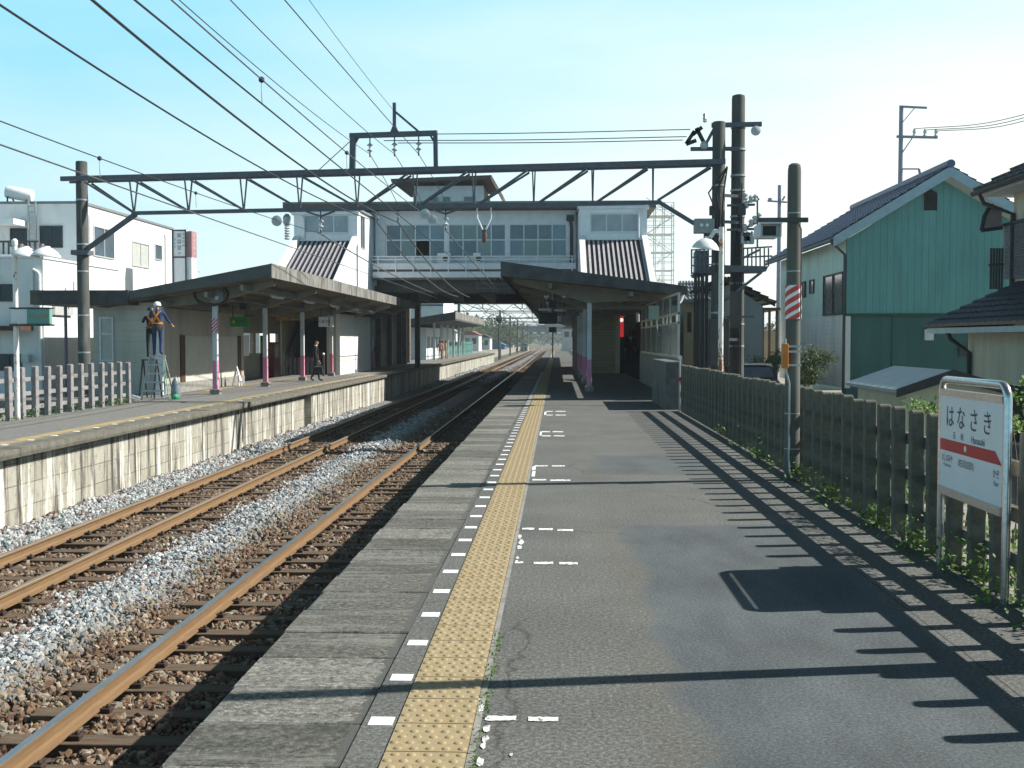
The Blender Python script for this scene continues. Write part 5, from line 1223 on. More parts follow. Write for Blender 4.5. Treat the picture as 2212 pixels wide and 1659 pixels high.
camera_box(tuple(onY(529, 662, 37.2)), 'dark monitor in a pale housing under the far canopy above the green sign')
for k, (x0, y0) in enumerate(((-9.6, 38.5), (-9.6, 43.5), (-9.6, 48.5), (-9.6, 53.5), (-9.6, 58.5))): lamp_tube((x0, y0, 3.05), 1.5, 'strip lamp lengthwise under the far platform canopy', 'y')
t = thing('folding_sign_stand', 'white folding stand board standing on the far platform by the brown door', 'stand', tuple(onZ(514, 834, PZ)))
p = onZ(514, 834, PZ); q = MB()
for s_ in (-1, 1):
    q.bar((p.x - 0.16 * 1, p.y + 0.16 * s_, PZ), (p.x - 0.05, p.y, 0.62), 0.03); q.bar((p.x + 0.1, p.y + 0.16 * s_, PZ), (p.x - 0.03, p.y, 0.62), 0.03)
q.bar((p.x - 0.12, p.y - 0.12, 0.1), (p.x - 0.12, p.y + 0.12, 0.1), 0.025); q.build('frame', white_paint, t)
q = MB(); q.prism([(p.x + 0.1, p.y - 0.14, 0.1), (p.x + 0.1, p.y + 0.14, 0.1), (p.x - 0.02, p.y + 0.05, 0.55), (p.x - 0.02, p.y - 0.05, 0.55)], (0.012, 0, 0.003)); q.build('panel', white_sign, t)

# ladder, tools
p = onZ(340, 862, PZ); LX, LY = p.x, p.y
t = thing('step_ladder', 'aluminium step ladder with green rope that the worker stands on', 'ladder', (LX, LY, PZ))
ltop = z(770, LY); q = MB(); hw0, hw1 = 0.34, 0.20
for s_ in (-1, 1): q.bar((LX + hw0 * s_, LY - 0.35, PZ), (LX + hw1 * s_, LY, ltop), 0.045, 0.03); q.bar((LX + hw0 * s_, LY + 0.45, PZ), (LX + hw1 * s_, LY + 0.04, ltop), 0.04, 0.03)
q.build('rails', steel_light, t)
for k in range(1, 6):
    u = k / 5; zz = PZ + (ltop - PZ) * u; w_ = hw0 + (hw1 - hw0) * u; yy = LY - 0.35 * (1 - u)
    MB().box(LX - w_, LX + w_, yy - 0.04, yy + 0.06, zz - 0.02, zz + 0.02).build('rung', steel_light, t)
MB().box(LX - 0.2, LX + 0.2, LY - 0.06, LY + 0.18, ltop - 0.01, ltop + 0.025).build('top_step', steel_light, t)
q = MB(); q.tube([(LX + 0.25, LY - 0.05, ltop), (LX + 0.28, LY - 0.15, 0.8), (LX + 0.42, LY - 0.3, 0.05), (LX + 0.5, LY - 0.4, PZ + 0.02)], 0.012, 5); q.build('rope', M('green_rope', (0.12, 0.42, 0.18), (0.08, 0.32, 0.12), 0.6), t)
t = thing('plastic_bag', 'pale plastic bag with a green bottom leaning against the ladder foot', 'bag', (LX + 0.5, LY + 0.1, PZ))
o = MB().lathe((LX + 0.5, LY + 0.1, PZ), [(0.11, 0), (0.14, 0.12), (0.13, 0.33), (0.10, 0.5), (0.05, 0.6), (0.02, 0.57)], 14).build('sack', M('pale_plastic', (0.2, 0.25, 0.28), (0.14, 0.18, 0.2), 0.35), t, smooth=True)
MB().lathe((LX + 0.55, LY - 0.08, PZ), [(0.09, 0), (0.10, 0.08), (0.05, 0.14)], 12).build('green_cloth', M('green_cloth', (0.03, 0.35, 0.16), (0.02, 0.27, 0.12), 0.7), t, smooth=True)
p = onZ(288, 864, PZ); t = thing('tool_case', 'small pale metal tool case tilted at the end of the far fence', 'tool case', tuple(p))
o = bevel(MB().box(p.x - 0.14, p.x + 0.14, p.y - 0.2, p.y + 0.2, PZ, PZ + 0.14).build('case', steel_light, t, origin=(p.x, p.y, PZ)), 0.02); o.rotation_euler = (0.0, 0.35, 0.5)
MB().tube([(p.x - 0.05, p.y - 0.22, PZ + 0.1), (p.x, p.y - 0.27, PZ + 0.1), (p.x + 0.05, p.y - 0.22, PZ + 0.1)], 0.01, 5).build('handle', dkgrey, t)

# rusty twin lamp post with a green sign in front of the far fence
p = onZ(38, 906, PZ); RX, RY = p.x, p.y; zr_ = lambda y: EYE + (VPY - y) * RY / FPX
t = thing('platform_lamp', 'rusty white post with twin white lamp shades by the far fence', 'lamp', (RX, RY, PZ))
m, n, l, b = nodes_of('rust_spotted_paint'); f = ramp_of(n, l, noise(n, l, 8, 6, 0.75, (1, 1, 0.5)), 0.56, 0.62)
l.new(mixc(n, l, f, (0.74, 0.73, 0.70), (0.26, 0.09, 0.03)), b.inputs['Base Color']); b.inputs['Roughness'].default_value = 0.7
MB().tube([(RX, RY, PZ), (RX, RY, zr_(522))], [0.055, 0.05], 14).build('shaft', m, t, smooth=True)
MB().lathe((RX, RY, zr_(522)), [(0.06, -0.05), (0.065, 0.05), (0.03, 0.09)], 12).build('cap', white_paint, t, smooth=True)
for x in (55, 100):
    c_ = onY(x, 554, RY - 0.1); o = shade(tuple(c_), 0.26, t); o.rotation_euler = (0, 0.1, 0); o.scale = (1.15, 1, 0.75)
    a = onY(x - 10, 533, RY - 0.1); MB().lathe((a.x, a.y, a.z), [(0.05, -0.06), (0.05, 0.06)], 10).build('socket', M('mauve_socket', (0.3, 0.22, 0.26), (0.25, 0.18, 0.2), 0.5), t)
q = MB(); q.bar(onY(30, 548, RY), onY(100, 546, RY), 0.05); q.build('arm', white_paint, t)
t = thing('platform_sign', 'green box sign with red lettering fixed to the rusty lamp post of the far platform', 'sign', (RX, RY, 1.9))
a, b_ = onY(58, 700, RY - 0.15), onY(107, 667, RY - 0.15)
bevel(MB().box(a.x, b_.x, RY - 0.15, RY - 0.03, a.z, b_.z).build('board', M('sea_green_board', (0.13, 0.32, 0.27), (0.1, 0.27, 0.23), 0.5), t), 0.01)
a2 = onY(24, 700, RY - 0.15); MB().box(a2.x, a.x - 0.002, RY - 0.14, RY - 0.04, a.z + 0.01, b_.z - 0.01).build('side_panel', grey_white, t)
q = MB(); q.box(a2.x - 0.03, b_.x + 0.01, RY - 0.17, RY + 0.06, b_.z, b_.z + 0.03); q.box(a2.x - 0.03, b_.x + 0.01, RY - 0.17, RY + 0.06, a.z - 0.04, a.z); q.build('edge_rail', dkgrey, t)
text('出口方面', ((a.x + b_.x) / 2, RY - 0.152, (a.z + b_.z) / 2), 0.10, (1, 0, 0), UP, M('faded_red_ink', (0.45, 0.16, 0.14), (0.4, 0.14, 0.12), 0.6), t)
# ------------------------------------------------------------------ houses on the right
GZ = -0.43
def tile_mat(name, c, c2):
    m, n, l, b = nodes_of(name); tc = n.new('ShaderNodeTexCoord'); sp_ = n.new('ShaderNodeSeparateXYZ'); l.new(tc.outputs['Object'], sp_.inputs[0])
    g_ = ramp(n, [(0.3, c), (0.7, c2)]); l.new(noise(n, l, 3, 5, 0.6), g_.inputs[0]); l.new(g_.outputs[0], b.inputs['Base Color']); b.inputs['Roughness'].default_value = 0.42
    return m
tile_blue = tile_mat('blue_grey_tile', (0.07, 0.11, 0.19), (0.05, 0.08, 0.14))
tile_dark = tile_mat('dark_grey_tile', (0.035, 0.042, 0.05), (0.022, 0.027, 0.033))
tile_grey = tile_mat('pale_grey_tile', (0.22, 0.24, 0.26), (0.15, 0.165, 0.18))
def tiled_slope(name, a, b_, c, d, m, parent, nu=24, nv=10, h=0.05):
    """a-b is the eave, d-c the ridge; courses of tiles step down the slope"""
    a, b_, c, d = map(Vector, (a, b_, c, d)); nrm = (b_ - a).cross(d - a).normalized()
    if nrm.z < 0: nrm = -nrm
    q = MB(); sub = 4
    for j in range(nv):
        v0, v1 = j / nv, (j + 1) / nv; row = []
        for i in range(nu * sub + 1):
            u = i / (nu * sub); w_ = h * 0.6 * (0.5 + 0.5 * math.cos(2 * math.pi * i / sub))
            e0, e1 = a.lerp(b_, u), d.lerp(c, u)
            row.append((e0.lerp(e1, v0) + nrm * (h + w_), e0.lerp(e1, v1) + nrm * (h * 0.25 + w_), e0.lerp(e1, v0) + nrm * 0.0))
        vs = [p for r_ in row for p in r_]
        fs = []
        for i in range(nu * sub):
            k = 3 * i; fs += [(k, k+3, k+4, k+1), (k+2, k+5, k+3, k)]
        q.add(vs, fs)
    return q.build(name, m, parent, fix=False)
def window(parent, axis, at, u0, u1, z0, z1, pm=glass, fm=alu, nv=2, depth=0.05, t_=0.05, name='window'):
    """axis 'y': wall facing -Y at y=at, u along X.  axis 'x': wall facing -X at x=at.  axis 'X': wall facing +X."""
    def bx(q, ua, ub, za, zb, d0, d1):
        if axis == 'y': q.box(ua, ub, at - d1, at - d0, za, zb)
        elif axis == 'x': q.box(at - d1, at - d0, ua, ub, za, zb)
        else: q.box(at + d0, at + d1, ua, ub, za, zb)
    q = MB(); bx(q, u0, u1, z0, z0 + t_, 0.001, depth); bx(q, u0, u1, z1 - t_, z1, 0.001, depth)
    for k in range(nv + 1):
        u = u0 + (u1 - u0 - t_) * k / nv; bx(q, u, u + t_, z0 + t_, z1 - t_, 0.001, depth - 0.004)
    f = q.build(name, fm, parent)
    for k in range(nv):
        q = MB(); bx(q, u0 + (u1 - u0 - t_) * k / nv + t_, u0 + (u1 - u0 - t_) * (k + 1) / nv, z0 + t_, z1 - t_, 0.004, 0.015); q.build('pane', pm, f)
    return f

# green gabled house
GY = 36.0
def gxx(x, Y=GY): return onY(x, 600, Y).x
x0, xa = gxx(1829), gxx(2037); x1 = xa + (xa - x0); zl = lambda y, Y=GY: EYE + (VPY - y) * Y / FPX
ze, za, zmid = zl(520), zl(398), zl(678)
gb_ = 46.5
t = thing('house', 'green clad gabled house with blue grey tile roof behind the striped post', 'house', ((x0 + x1) / 2, GY, GZ))
green_up = siding('green_cladding', (0.105, 0.295, 0.285), None, 0.215, 0, 0.6, width=0.07)
green_lo = siding('dark_green_cladding', (0.03, 0.115, 0.102), None, 0.9, 0, 0.7, width=0.02)
pale_green = siding('pale_green_cladding', (0.56, 0.72, 0.65), None, 0.25, 1, 0.8, width=0.05)
white_brick = siding('white_brickwork', (0.74, 0.76, 0.73), None, 0.14, 2, 0.82, width=0.1)
q = MB(); q.prism([(x0, GY, zmid), (x1, GY, zmid), (x1, GY, ze), (xa, GY, za), (x0, GY, ze)], (0, 0.15, 0)); q.build('gable_wall', green_up, t)
MB().box(x0 + 0.02, x1, GY + 0.1, GY + 0.25, GZ - 0.2, zmid - 0.001).build('lower_wall', green_lo, t)
MB().box(x0 - 0.02, x1, GY - 0.03, GY + 0.1, zmid - 0.08, zmid - 0.002).build('band', M('dark_green_band', (0.015, 0.07, 0.055), (0.01, 0.05, 0.04), 0.6), t)
q = MB(); q.box(x0, x0 + 0.15, GY + 0.151, gb_, zmid - 0.05, ze + 0.05); q.build('side_wall', pale_green, t)
q = MB(); q.box(x0 - 0.02, x0 + 0.14, GY + 0.001, gb_, GZ + 0.5, zmid - 0.051); q.build('brick_wall', white_brick, t)
MB().box(x0 + 0.2, x1, gb_ - 0.15, gb_, GZ, ze).build('rear_wall', pale_green, t)
ov = 0.55; sl = (za - ze) / (xa - x0); rz = za + 0.35
xe0, xe1 = x0 - ov, x1 + ov; zee = rz - sl * (xa - xe0)
for sgn, xe in ((-1, xe0), (1, xe1)):
    tiled_slope('roof', (xe, GY - 0.55, zee), (xe, gb_ + 0.5, zee), (xa, gb_ + 0.5, rz), (xa, GY - 0.55, rz), tile_blue, t, 36, 14, 0.05)
    q = MB(); q.prism([(xe, GY - 0.5, zee - 0.02), (xa, GY - 0.5, rz - 0.02), (xa, GY - 0.5, rz - 0.14), (xe, GY - 0.5, zee - 0.14)], (0, gb_ + 0.9 - GY, 0)); q.build('soffit', M('pale_soffit', (0.5, 0.56, 0.56), (0.42, 0.48, 0.48), 0.7), t)
    q = MB(); q.prism([(xe, GY - 0.56, zee + 0.03), (xa, GY - 0.56, rz + 0.03), (xa, GY - 0.56, rz - 0.30), (xe + sgn * -0.0, GY - 0.56, zee - 0.30)], (0, 0.05, 0)); q.build('barge_board', M('pale_blue_board', (0.30, 0.42, 0.48), (0.25, 0.36, 0.42), 0.6), t)
q = MB(); q.tube([(xa, GY - 0.6, rz + 0.1), (xa, gb_ + 0.5, rz + 0.1)], 0.13, 10); q.build('ridge', tile_blue, t, smooth=True)
MB().box(xa - 0.62, xa - 0.22, GY - 0.03, GY - 0.001, zl(460), zl(424)).build('gable_vent', dark, t); 
q = MB(); q.prism([(xa - 0.62, GY - 0.03, zl(424) + 0.002), (xa - 0.22, GY - 0.03, zl(424) + 0.002), (xa - 0.42, GY - 0.03, zl(415))], (0, 0.029, 0)); q.build('gable_vent', dark, t)
q = MB(); q.tube([(xe0 - 0.05, GY - 0.5, zee - 0.1), (xe0 - 0.05, gb_, zee - 0.1)], 0.06, 8); q.build('gutter', M('dark_gutter', (0.05, 0.055, 0.06), (0.035, 0.04, 0.045), 0.5), t, smooth=True)
q = MB(); q.tube([(xe0 - 0.03, GY - 0.3, zee - 0.12), (x0 - 0.05, GY + 0.05, zee - 0.5), (x0 - 0.06, GY + 0.06, GZ)], 0.045, 8); q.build('downpipe', MATS['dark_gutter'], t)
def gy_(x): return onX(x, 600, x0).y
window(t, 'x', x0, gy_(1823), gy_(1781), onX(1800, 681, x0).z, onX(1800, 592, x0).z, M('dim_glass', (0.14, 0.15, 0.15), (0.09, 0.1, 0.1), 0.15), dkgrey, 2, 0.06)
window(t, 'x', x0, gy_(1760), gy_(1751), onX(1756, 634, x0).z, onX(1756, 604, x0).z, glass_light, dkgrey, 1, 0.06); window(t, 'x', x0, gy_(1742), gy_(1733), onX(1740, 642, x0).z, onX(1740, 608, x0).z, glass_light, dkgrey, 1, 0.08)
for x, y, r in ((1770, 765, 0.10), (1812, 770, 0.1), (1795, 768, 0.1)):
    p = onX(x, y, x0); MB().lathe((x0 - 0.02, p.y, p.z), [(r, -0.08), (r, 0.0)], 12, axis='x').build('vent_cap', pillar_grey, t, smooth=True)
p = onX(1757, 775, x0); MB().box(x0 - 0.5, x0 - 0.03, p.y - 0.5, p.y + 0.5, p.z - 0.9, p.z - 0.15).build('heater_box', black, t)
MB().box(gxx(2000), gxx(2000) + 0.28, GY + 0.02, GY + 0.099, zl(735), zl(712)).build('meter_box', pillar_grey, t); q = MB(); q.tube([(gxx(1932), GY + 0.06, GZ), (gxx(1932), GY + 0.06, zmid - 0.1)], 0.03, 6); q.build('vent_pipe', green_lo, t)
o = MB().box(gxx(2075), gxx(2108), GY + 0.03, GY + 0.099, zl(770), zl(748)).build('small_window', dkgrey, t)

# cream house at the right edge, upper storey and lower wing
HX = 9.9
t = thing('house', 'cream house with dark tiled hip roofs and grey shutters at the right edge', 'house', (11, 20, GZ))
cream_v = siding('cream_siding_x', (0.50, 0.46, 0.35), None, 0.2, 1, 0.8, width=0.05)
cream_vx = siding('cream_siding_y', (0.50, 0.47, 0.37), None, 0.2, 0, 0.8, width=0.05)
HYf = 25.0
q = MB(); q.box(HX, HX + 6, 15, HYf, 1.7, 4.75); q.build('upper_wall', cream_v, t)
ez = 4.86
tiled_slope('roof', (HX - 0.62, 14.5, ez), (HX - 0.62, HYf + 0.6, ez), (HX + 1.9, HYf - 2.1, ez + 1.55), (HX + 1.9, 14.5, ez + 1.55), tile_dark, t, 30, 9, 0.07)
tiled_slope('roof', (HX + 6, HYf + 0.6, ez), (HX - 0.62, HYf + 0.6, ez), (HX + 1.9, HYf - 2.1, ez + 1.55), (HX + 6, HYf - 2.1, ez + 1.55), tile_dark, t, 16, 9, 0.07)
q = MB(); q.box(HX - 0.6, HX + 0.0, 14.5, HYf + 0.55, ez - 0.12, ez - 0.02); q.box(HX, HX + 6, HYf, HYf + 0.55, ez - 0.12, ez - 0.02); q.build('soffit', MATS['pale_soffit'], t)
q = MB(); q.tube([(HX - 0.67, 14.5, ez - 0.03), (HX - 0.67, HYf + 0.6, ez - 0.03)], 0.06, 8); q.tube([(HX - 0.62, HYf + 0.3, ez - 0.08), (HX - 0.55, HYf + 0.25, ez - 0.28), (HX - 0.06, HYf - 0.1, ez - 0.55), (HX - 0.06, HYf - 0.1, 1.8)], 0.05, 8); q.build('gutter', black, t, smooth=True)
ya_, yb_ = onX(2172, 500, HX).y, onX(2225, 500, HX).y
q = MB()
zz0, zz1 = onX(2190, 603, HX).z, onX(2190, 485, HX).z
n_ = 26
for k in range(n_): q.prism([(HX - 0.03, yb_ - 1.2, zz0 + (zz1 - zz0) * k / n_), (HX - 0.07, yb_ - 1.2, zz0 + (zz1 - zz0) * k / n_ + 0.01), (HX - 0.03, yb_ - 1.2, zz0 + (zz1 - zz0) * (k + 1) / n_ - 0.004)], (0, ya_ - yb_ + 1.2, 0))
q.build('shutter', M('grey_shutter', (0.30, 0.30, 0.32), (0.24, 0.24, 0.26), 0.5), t)
MB().box(HX - 0.08, HX - 0.001, yb_ - 1.2, ya_, zz1, zz1 + 0.06).build('shutter_box', dkgrey, t)
# awning over the upper window at the far corner (dark frame, mauve panel)
p1, p2, p3, p4 = onY(2120, 498, HYf + 0.4), onY(2126, 468, HYf + 0.4), onY(2136, 450, HYf + 0.4), onY(2165, 492, HYf + 0.4)
q = MB(); q.tube([p1, p2, p3, onY(2146, 443, HYf + .4)], 0.045, 6); q.bar(p1, p4, 0.08, 0.08); q.build('awning_frame', black, t)
q = MB(); q.prism([p1, p2, p3, onY(2146, 445, HYf + .4), onY(2164, 448, HYf + .4), p4], (0, 0.02, 0)); q.build('awning_panel', M('mauve_panel', (0.27, 0.22, 0.23), (0.22, 0.18, 0.19), 0.5), t)
q = MB(); 
for k in range(5): a = onY(2141 + k * 6, 590, HYf + 0.3); q.box(a.x - 0.02, a.x + 0.02, a.y, a.y + 0.04, a.z - 0.35, a.z + 0.55)
a, b_ = onY(2136, 573, HYf + 0.3), onY(2168, 571, HYf + 0.3); q.bar(a, b_, 0.06); q.build('balcony_rail', dkgrey, t)
# ground floor with its skirt roof
WX, WYf, wz = 8.75, 24.4, 1.87
MB().box(WX, HX + 6, 14, WYf, GZ - 0.1, 1.80).build('lower_wall', cream_v, t)
tiled_slope('skirt_roof', (WX - 0.68, 13.5, wz), (WX - 0.68, WYf + 0.8, wz), (HX + 0.1, WYf + 0.2, wz + 0.98), (HX + 0.1, 13.5, wz + 0.98), tile_dark, t, 40, 8, 0.05)
tiled_slope('skirt_roof', (HX + 4, WYf + 0.8, wz), (WX - 0.68, WYf + 0.8, wz), (HX + 0.1, WYf + 0.2, wz + 0.98), (HX + 4, WYf + 0.2, wz + 0.98), tile_dark, t, 20, 8, 0.05)
q = MB(); q.box(WX - 0.62, WX, 13.5, WYf + 0.75, wz - 0.14, wz - 0.03); q.build('soffit', MATS['pale_soffit'], t)
q = MB(); q.tube([(WX - 0.5, WYf - 0.2, wz - 0.08), (WX - 0.45, WYf - 0.2, wz - 0.25), (WX - 0.06, WYf - 0.25, wz - 0.55), (WX - 0.06, WYf - 0.25, GZ)], 0.05, 8); q.build('downpipe', black, t, smooth=True)
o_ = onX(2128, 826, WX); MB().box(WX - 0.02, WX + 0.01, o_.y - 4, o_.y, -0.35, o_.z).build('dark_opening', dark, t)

# shed
t = thing('shed', 'low cream shed with grey sheet roof just behind the near fence', 'shed', (5.2, 16, GZ))
q = MB(); q.prism([(4.62, 15.15, GZ - 0.1), (5.9, 15.15, GZ - 0.1), (5.9, 15.15, 0.92), (5.19, 15.15, 1.10), (4.62, 15.15, 0.90)], (0, 2.35, 0)); q.build('wall', cream, t)
q = MB(); q.prism([(4.46, 15.0, 0.93), (5.19, 15.0, 1.19), (5.19, 15.0, 1.13), (4.46, 15.0, 0.885)], (0, 2.6, 0)); q.build('roof', M('blue_grey_sheet', (0.27, 0.32, 0.36), (0.22, 0.265, 0.30), 0.4, 3), t)
q = MB(); q.prism([(6.0, 15.0, 0.95), (5.192, 15.0, 1.19), (5.192, 15.0, 1.13), (6.0, 15.0, 0.90)], (0, 2.6, 0)); q.build('roof', MATS['blue_grey_sheet'], t)
q = MB(); q.prism([(4.46, 14.98, 0.94), (5.19, 14.98, 1.20), (6.0, 14.98, 0.96), (6.0, 14.98, 0.84), (5.19, 14.98, 1.06), (4.46, 14.98, 0.83)], (0, 0.019, 0)); q.build('barge_board', black, t)

# small house behind the poles, and a further one
SY = 45.0
sxl, sxa, sxr = onY(1478, 650, SY).x, onY(1556, 600, SY).x, onY(1648, 650, SY).x
t = thing('house', 'two tone cream and grey house with pale grey tiled roof behind the equipment poles', 'house', ((sxl + sxr) / 2, SY, GZ))
zz = lambda y: EYE + (VPY - y) * SY / FPX
q = MB(); q.prism([(sxl, SY, GZ), (sxr, SY, GZ), (sxr, SY, zz(662)), (sxa + 0.4, SY, zz(615)), (sxl, SY, zz(650))], (0, 9, 0)); q.build('wall', siding('grey_board_house', (0.42, 0.43, 0.42), None, 0.9, 0, 0.75, width=0.015), t)
MB().box(sxl - 0.02, onY(1503, 650, SY).x, SY - 0.06, SY - 0.001, GZ, zz(655)).build('cream_wall', M('ochre_cream', (0.46, 0.38, 0.24), (0.4, 0.33, 0.2), 0.8, 2), t)
window(t, 'y', SY - 0.06, onY(1484, 650, SY).x, onY(1493, 650, SY).x, zz(718), zz(675), dark, wood_dark, 1)
tiled_slope('roof', (sxl - 0.45, SY - 0.5, zz(652)), (sxl - 0.45, SY + 9.4, zz(652)), (sxa + 0.2, SY + 9.4, zz(603)), (sxa + 0.2, SY - 0.5, zz(603)), tile_grey, t, 18, 6, 0.08)
tiled_slope('roof', (sxr + 0.4, SY - 0.5, zz(658)), (sxr + 0.4, SY + 9.4, zz(658)), (sxa + 0.2, SY + 9.4, zz(603)), (sxa + 0.2, SY - 0.5, zz(603)), tile_dark, t, 18, 6, 0.08)
q = MB(); q.prism([(sxl - 0.4, SY - 0.48, zz(652)), (sxa + 0.2, SY - 0.48, zz(603)), (sxr + 0.4, SY - 0.48, zz(658)), (sxr + 0.4, SY - 0.48, zz(664)), (sxa + 0.2, SY - 0.48, zz(611)), (sxl - 0.4, SY - 0.48, zz(658))], (0, 0.1, 0)); q.build('verge', wood_dark, t)
tiled_slope('roof_slope', (sxl - 0.4, SY - 1.3, zz(655)), (onY(1530, 650, SY).x, SY - 1.3, zz(655)), (onY(1530, 650, SY).x, SY + 1.5, zz(606)), (sxl - 0.1, SY + 1.5, zz(606)), tile_grey, t, 9, 5, 0.09)
t = thing('house', 'small cream outbuilding with open carport roof beside the two tone house', 'house', (9.6, 50, GZ))
q = MB(); q.box(onY(1646, 650, 50).x, onY(1676, 650, 50).x, 50, 55, GZ, EYE + (VPY - 715) * 50 / FPX); q.build('wall', cream, t)
q = MB(); q.box(onY(1642, 650, 50).x, onY(1682, 650, 50).x, 49.4, 55, EYE + (VPY - 672) * 50 / FPX, EYE + (VPY - 666) * 50 / FPX); q.build('roof', wood_dark, t)
q = MB()
for x in (1648, 1662, 1678): p = onY(x, 700, 49.6); q.box(p.x - 0.05, p.x + 0.05, 49.55, 49.65, GZ, EYE + (VPY - 672) * 50 / FPX)
q.build('post', wood_dark, t)

# parked car behind the fence
t = thing('parked_car', 'dark car with pale roof edge parked behind the near fence beside the tall pole', 'car', (6.4, 36, GZ))
q = MB(); prof = [(0, 0.25), (0, 0.60), (0.75, 0.76), (1.25, 1.16), (2.9, 1.20), (3.55, 0.82), (3.9, 0.76), (3.95, 0.25)]
cx0, cy0 = 5.6, 36.0
q.prism([(cx0, cy0 + a, GZ + b_) for a, b_ in prof], (1.55, 0, 0)); bevel(q.build('body', M('dark_car_paint', (0.03, 0.04, 0.055), (0.025, 0.032, 0.045), 0.2), t), 0.05)
q = MB(); q.box(cx0 + 0.12, cx0 + 1.43, cy0 + 1.2, cy0 + 2.95, GZ + 1.202, GZ + 1.24); q.build('roof_panel', white_paint, t)
q = MB(); q.prism([(cx0 + 0.12, cy0 + 0.79, GZ + 0.80), (cx0 + 1.43, cy0 + 0.79, GZ + 0.80), (cx0 + 1.38, cy0 + 1.19, GZ + 1.12), (cx0 + 0.17, cy0 + 1.19, GZ + 1.12)], (0, -0.015, 0.012)); q.build('windscreen', glass, t)
for a in (0.75, 3.1):
    for s_ in (0.02, 1.37):
        w_ = MB().lathe((cx0 + s_ - (0.03 if s_ < 1 else -0.03), cy0 + a, GZ + 0.3), [(0.3, 0), (0.3, 0.18)], 18, axis='x').build('wheel', black, t)
for s_ in (0.2, 1.35): MB().box(cx0 + s_ - 0.13, cx0 + s_ + 0.13, cy0 - 0.02, cy0 + 0.0, GZ + 0.45, GZ + 0.56).build('headlight', glass_light, t)
# utility poles in the town
def town_pole(x, ytop, ybase, Y, label, arms):
    p = onY(x, ytop, Y); t = thing('utility_pole', label, 'pole', (p.x, Y, GZ))
    MB().tube([(p.x, Y, GZ), (p.x, Y, p.z)], [0.17, 0.11], 10).build('shaft', M('town_pole', (0.22, 0.24, 0.30), (0.18, 0.2, 0.25), 0.8), t, smooth=True)
    for (xa_, ya_, xb_, yb_, w_) in arms: MB().bar(onY(xa_, ya_, Y - 0.1), onY(xb_, yb_, Y - 0.1), w_).build('cross_arm', MATS['town_pole'], t)
    return t
t = town_pole(1947, 232, 405, 60, 'thin tall utility pole with three line cross arm behind the green house', [(1943, 230, 2002, 233, .1), (1937, 295, 2025, 297, .12), (1949, 330, 1972, 296, .05), (1950, 365, 1985, 365, .07), (1985, 365, 1989, 385, .1), (1949, 265, 1975, 234, .04)])
for x in (1975, 1998, 2022):
    p = onY(x, 290, 59.9); MB().lathe((p.x, p.y, p.z - 0.15), [(0.05, 0), (0.1, 0.08), (0.06, 0.16), (0.1, 0.26), (0.05, 0.42)], 8).build('line_insulator', porcelain, t)
town_pole(1684, 400, 560, 72, 'thin far utility pole seen left of the striped concrete post', [(1658, 434, 1700, 437, .1), (1663, 428, 1663, 436, .2), (1690, 433, 1695, 424, .1)])
for i, (ya_, yb_) in enumerate(((278, 240), (281, 246), (283, 252))):
    a = onY(1975 + 23 * i, ya_, 60); b_ = onY(2330, yb_ - 26, 50); m_ = (a + b_) / 2 - Vector((0, 0, 0.35))
    tag(MB().tube(smoothpts([a, m_, b_], 6), 0.02, 5).build('overhead_wire', wire_grey, origin=a), 'thin power line leaving the far town pole to the right, %s of three' % ('upper', 'middle', 'lower')[i], 'wire', 'power lines of the town')

# ------------------------------------------------------------------ buildings on the left
AY = 45.0; ax = onY(178, 600, AY).x; azt = EYE + (VPY - 437) * AY / FPX; ayb = onX(373, 600, ax).y
white_r = M('white_painted_render', (0.74, 0.75, 0.74), (0.68, 0.69, 0.68), 0.7, 1.5, dirt=(0.52, 0.52, 0.49), dscale=2.2, dlo=0.55, dhi=0.8)
zA = lambda y, Y=AY: EYE + (VPY - y) * Y / FPX; xA = lambda x, Y=AY: onY(x, 600, Y).x
t = thing('apartment_building', 'white two storey flat roofed building left of the gantry pole', 'building', (ax - 5, AY, -0.5))
q = MB(); q.box(ax - 14, ax, AY, ayb, -0.6, azt); q.build('wall', white_r, t)
MB().box(ax - 14.06, ax + 0.06, AY - 0.06, ayb + 0.06, azt + 0.001, azt + 0.1).build('parapet_cap', M('dark_cap', (0.2, 0.21, 0.22), (0.15, 0.16, 0.17), 0.7), t)
window(t, 'y', AY, xA(88), xA(137), zA(533), zA(485), M('night_glass', (0.025, 0.03, 0.035), (0.02, 0.022, 0.026), 0.08), dkgrey, 2)
window(t, 'y', AY, xA(24), xA(60), zA(530), zA(490), MATS['night_glass'], dkgrey, 1)
q = MB(); q.box(xA(-60), xA(62), AY - 1.2, AY - 0.001, zA(487), zA(475)); q.build('balcony_roof', grey_white, t)
q = MB(); q.box(xA(-60), xA(120), AY - 1.5, AY - 0.01, zA(560), zA(553)); q.build('balcony_floor', grey_white, t)
q = MB()
for k in range(14): x = xA(-30 + k * 11); q.box(x - 0.03, x + 0.03, AY - 1.5, AY - 1.45, zA(553), zA(526))
q.box(xA(-60), xA(120), AY - 1.52, AY - 1.43, zA(528), zA(524)); q.build('balcony_rail', dkgrey, t)
q = MB()
for x in (68, 83): q.box(xA(x) - 0.03, xA(x) + 0.03, AY - 0.2, AY - 0.14, zA(545), zA(432))
for k in range(9): q.box(xA(68), xA(83), AY - 0.19, AY - 0.15, zA(540 - k * 12), zA(538 - k * 12))
q.build('roof_ladder', steel_light, t)
yA = lambda x: onX(x, 500, ax).y
def sidewin(xl_, xr_, ytop, ybot, nv, pm):
    y0, y1 = yA(xl_), yA(xr_); zt_ = onX((xl_ + xr_) / 2, ytop, ax).z; zb_ = onX((xl_ + xr_) / 2, ybot, ax).z
    window(t, 'X', ax, y0, y1, zb_, zt_, pm, alu, nv, 0.05)
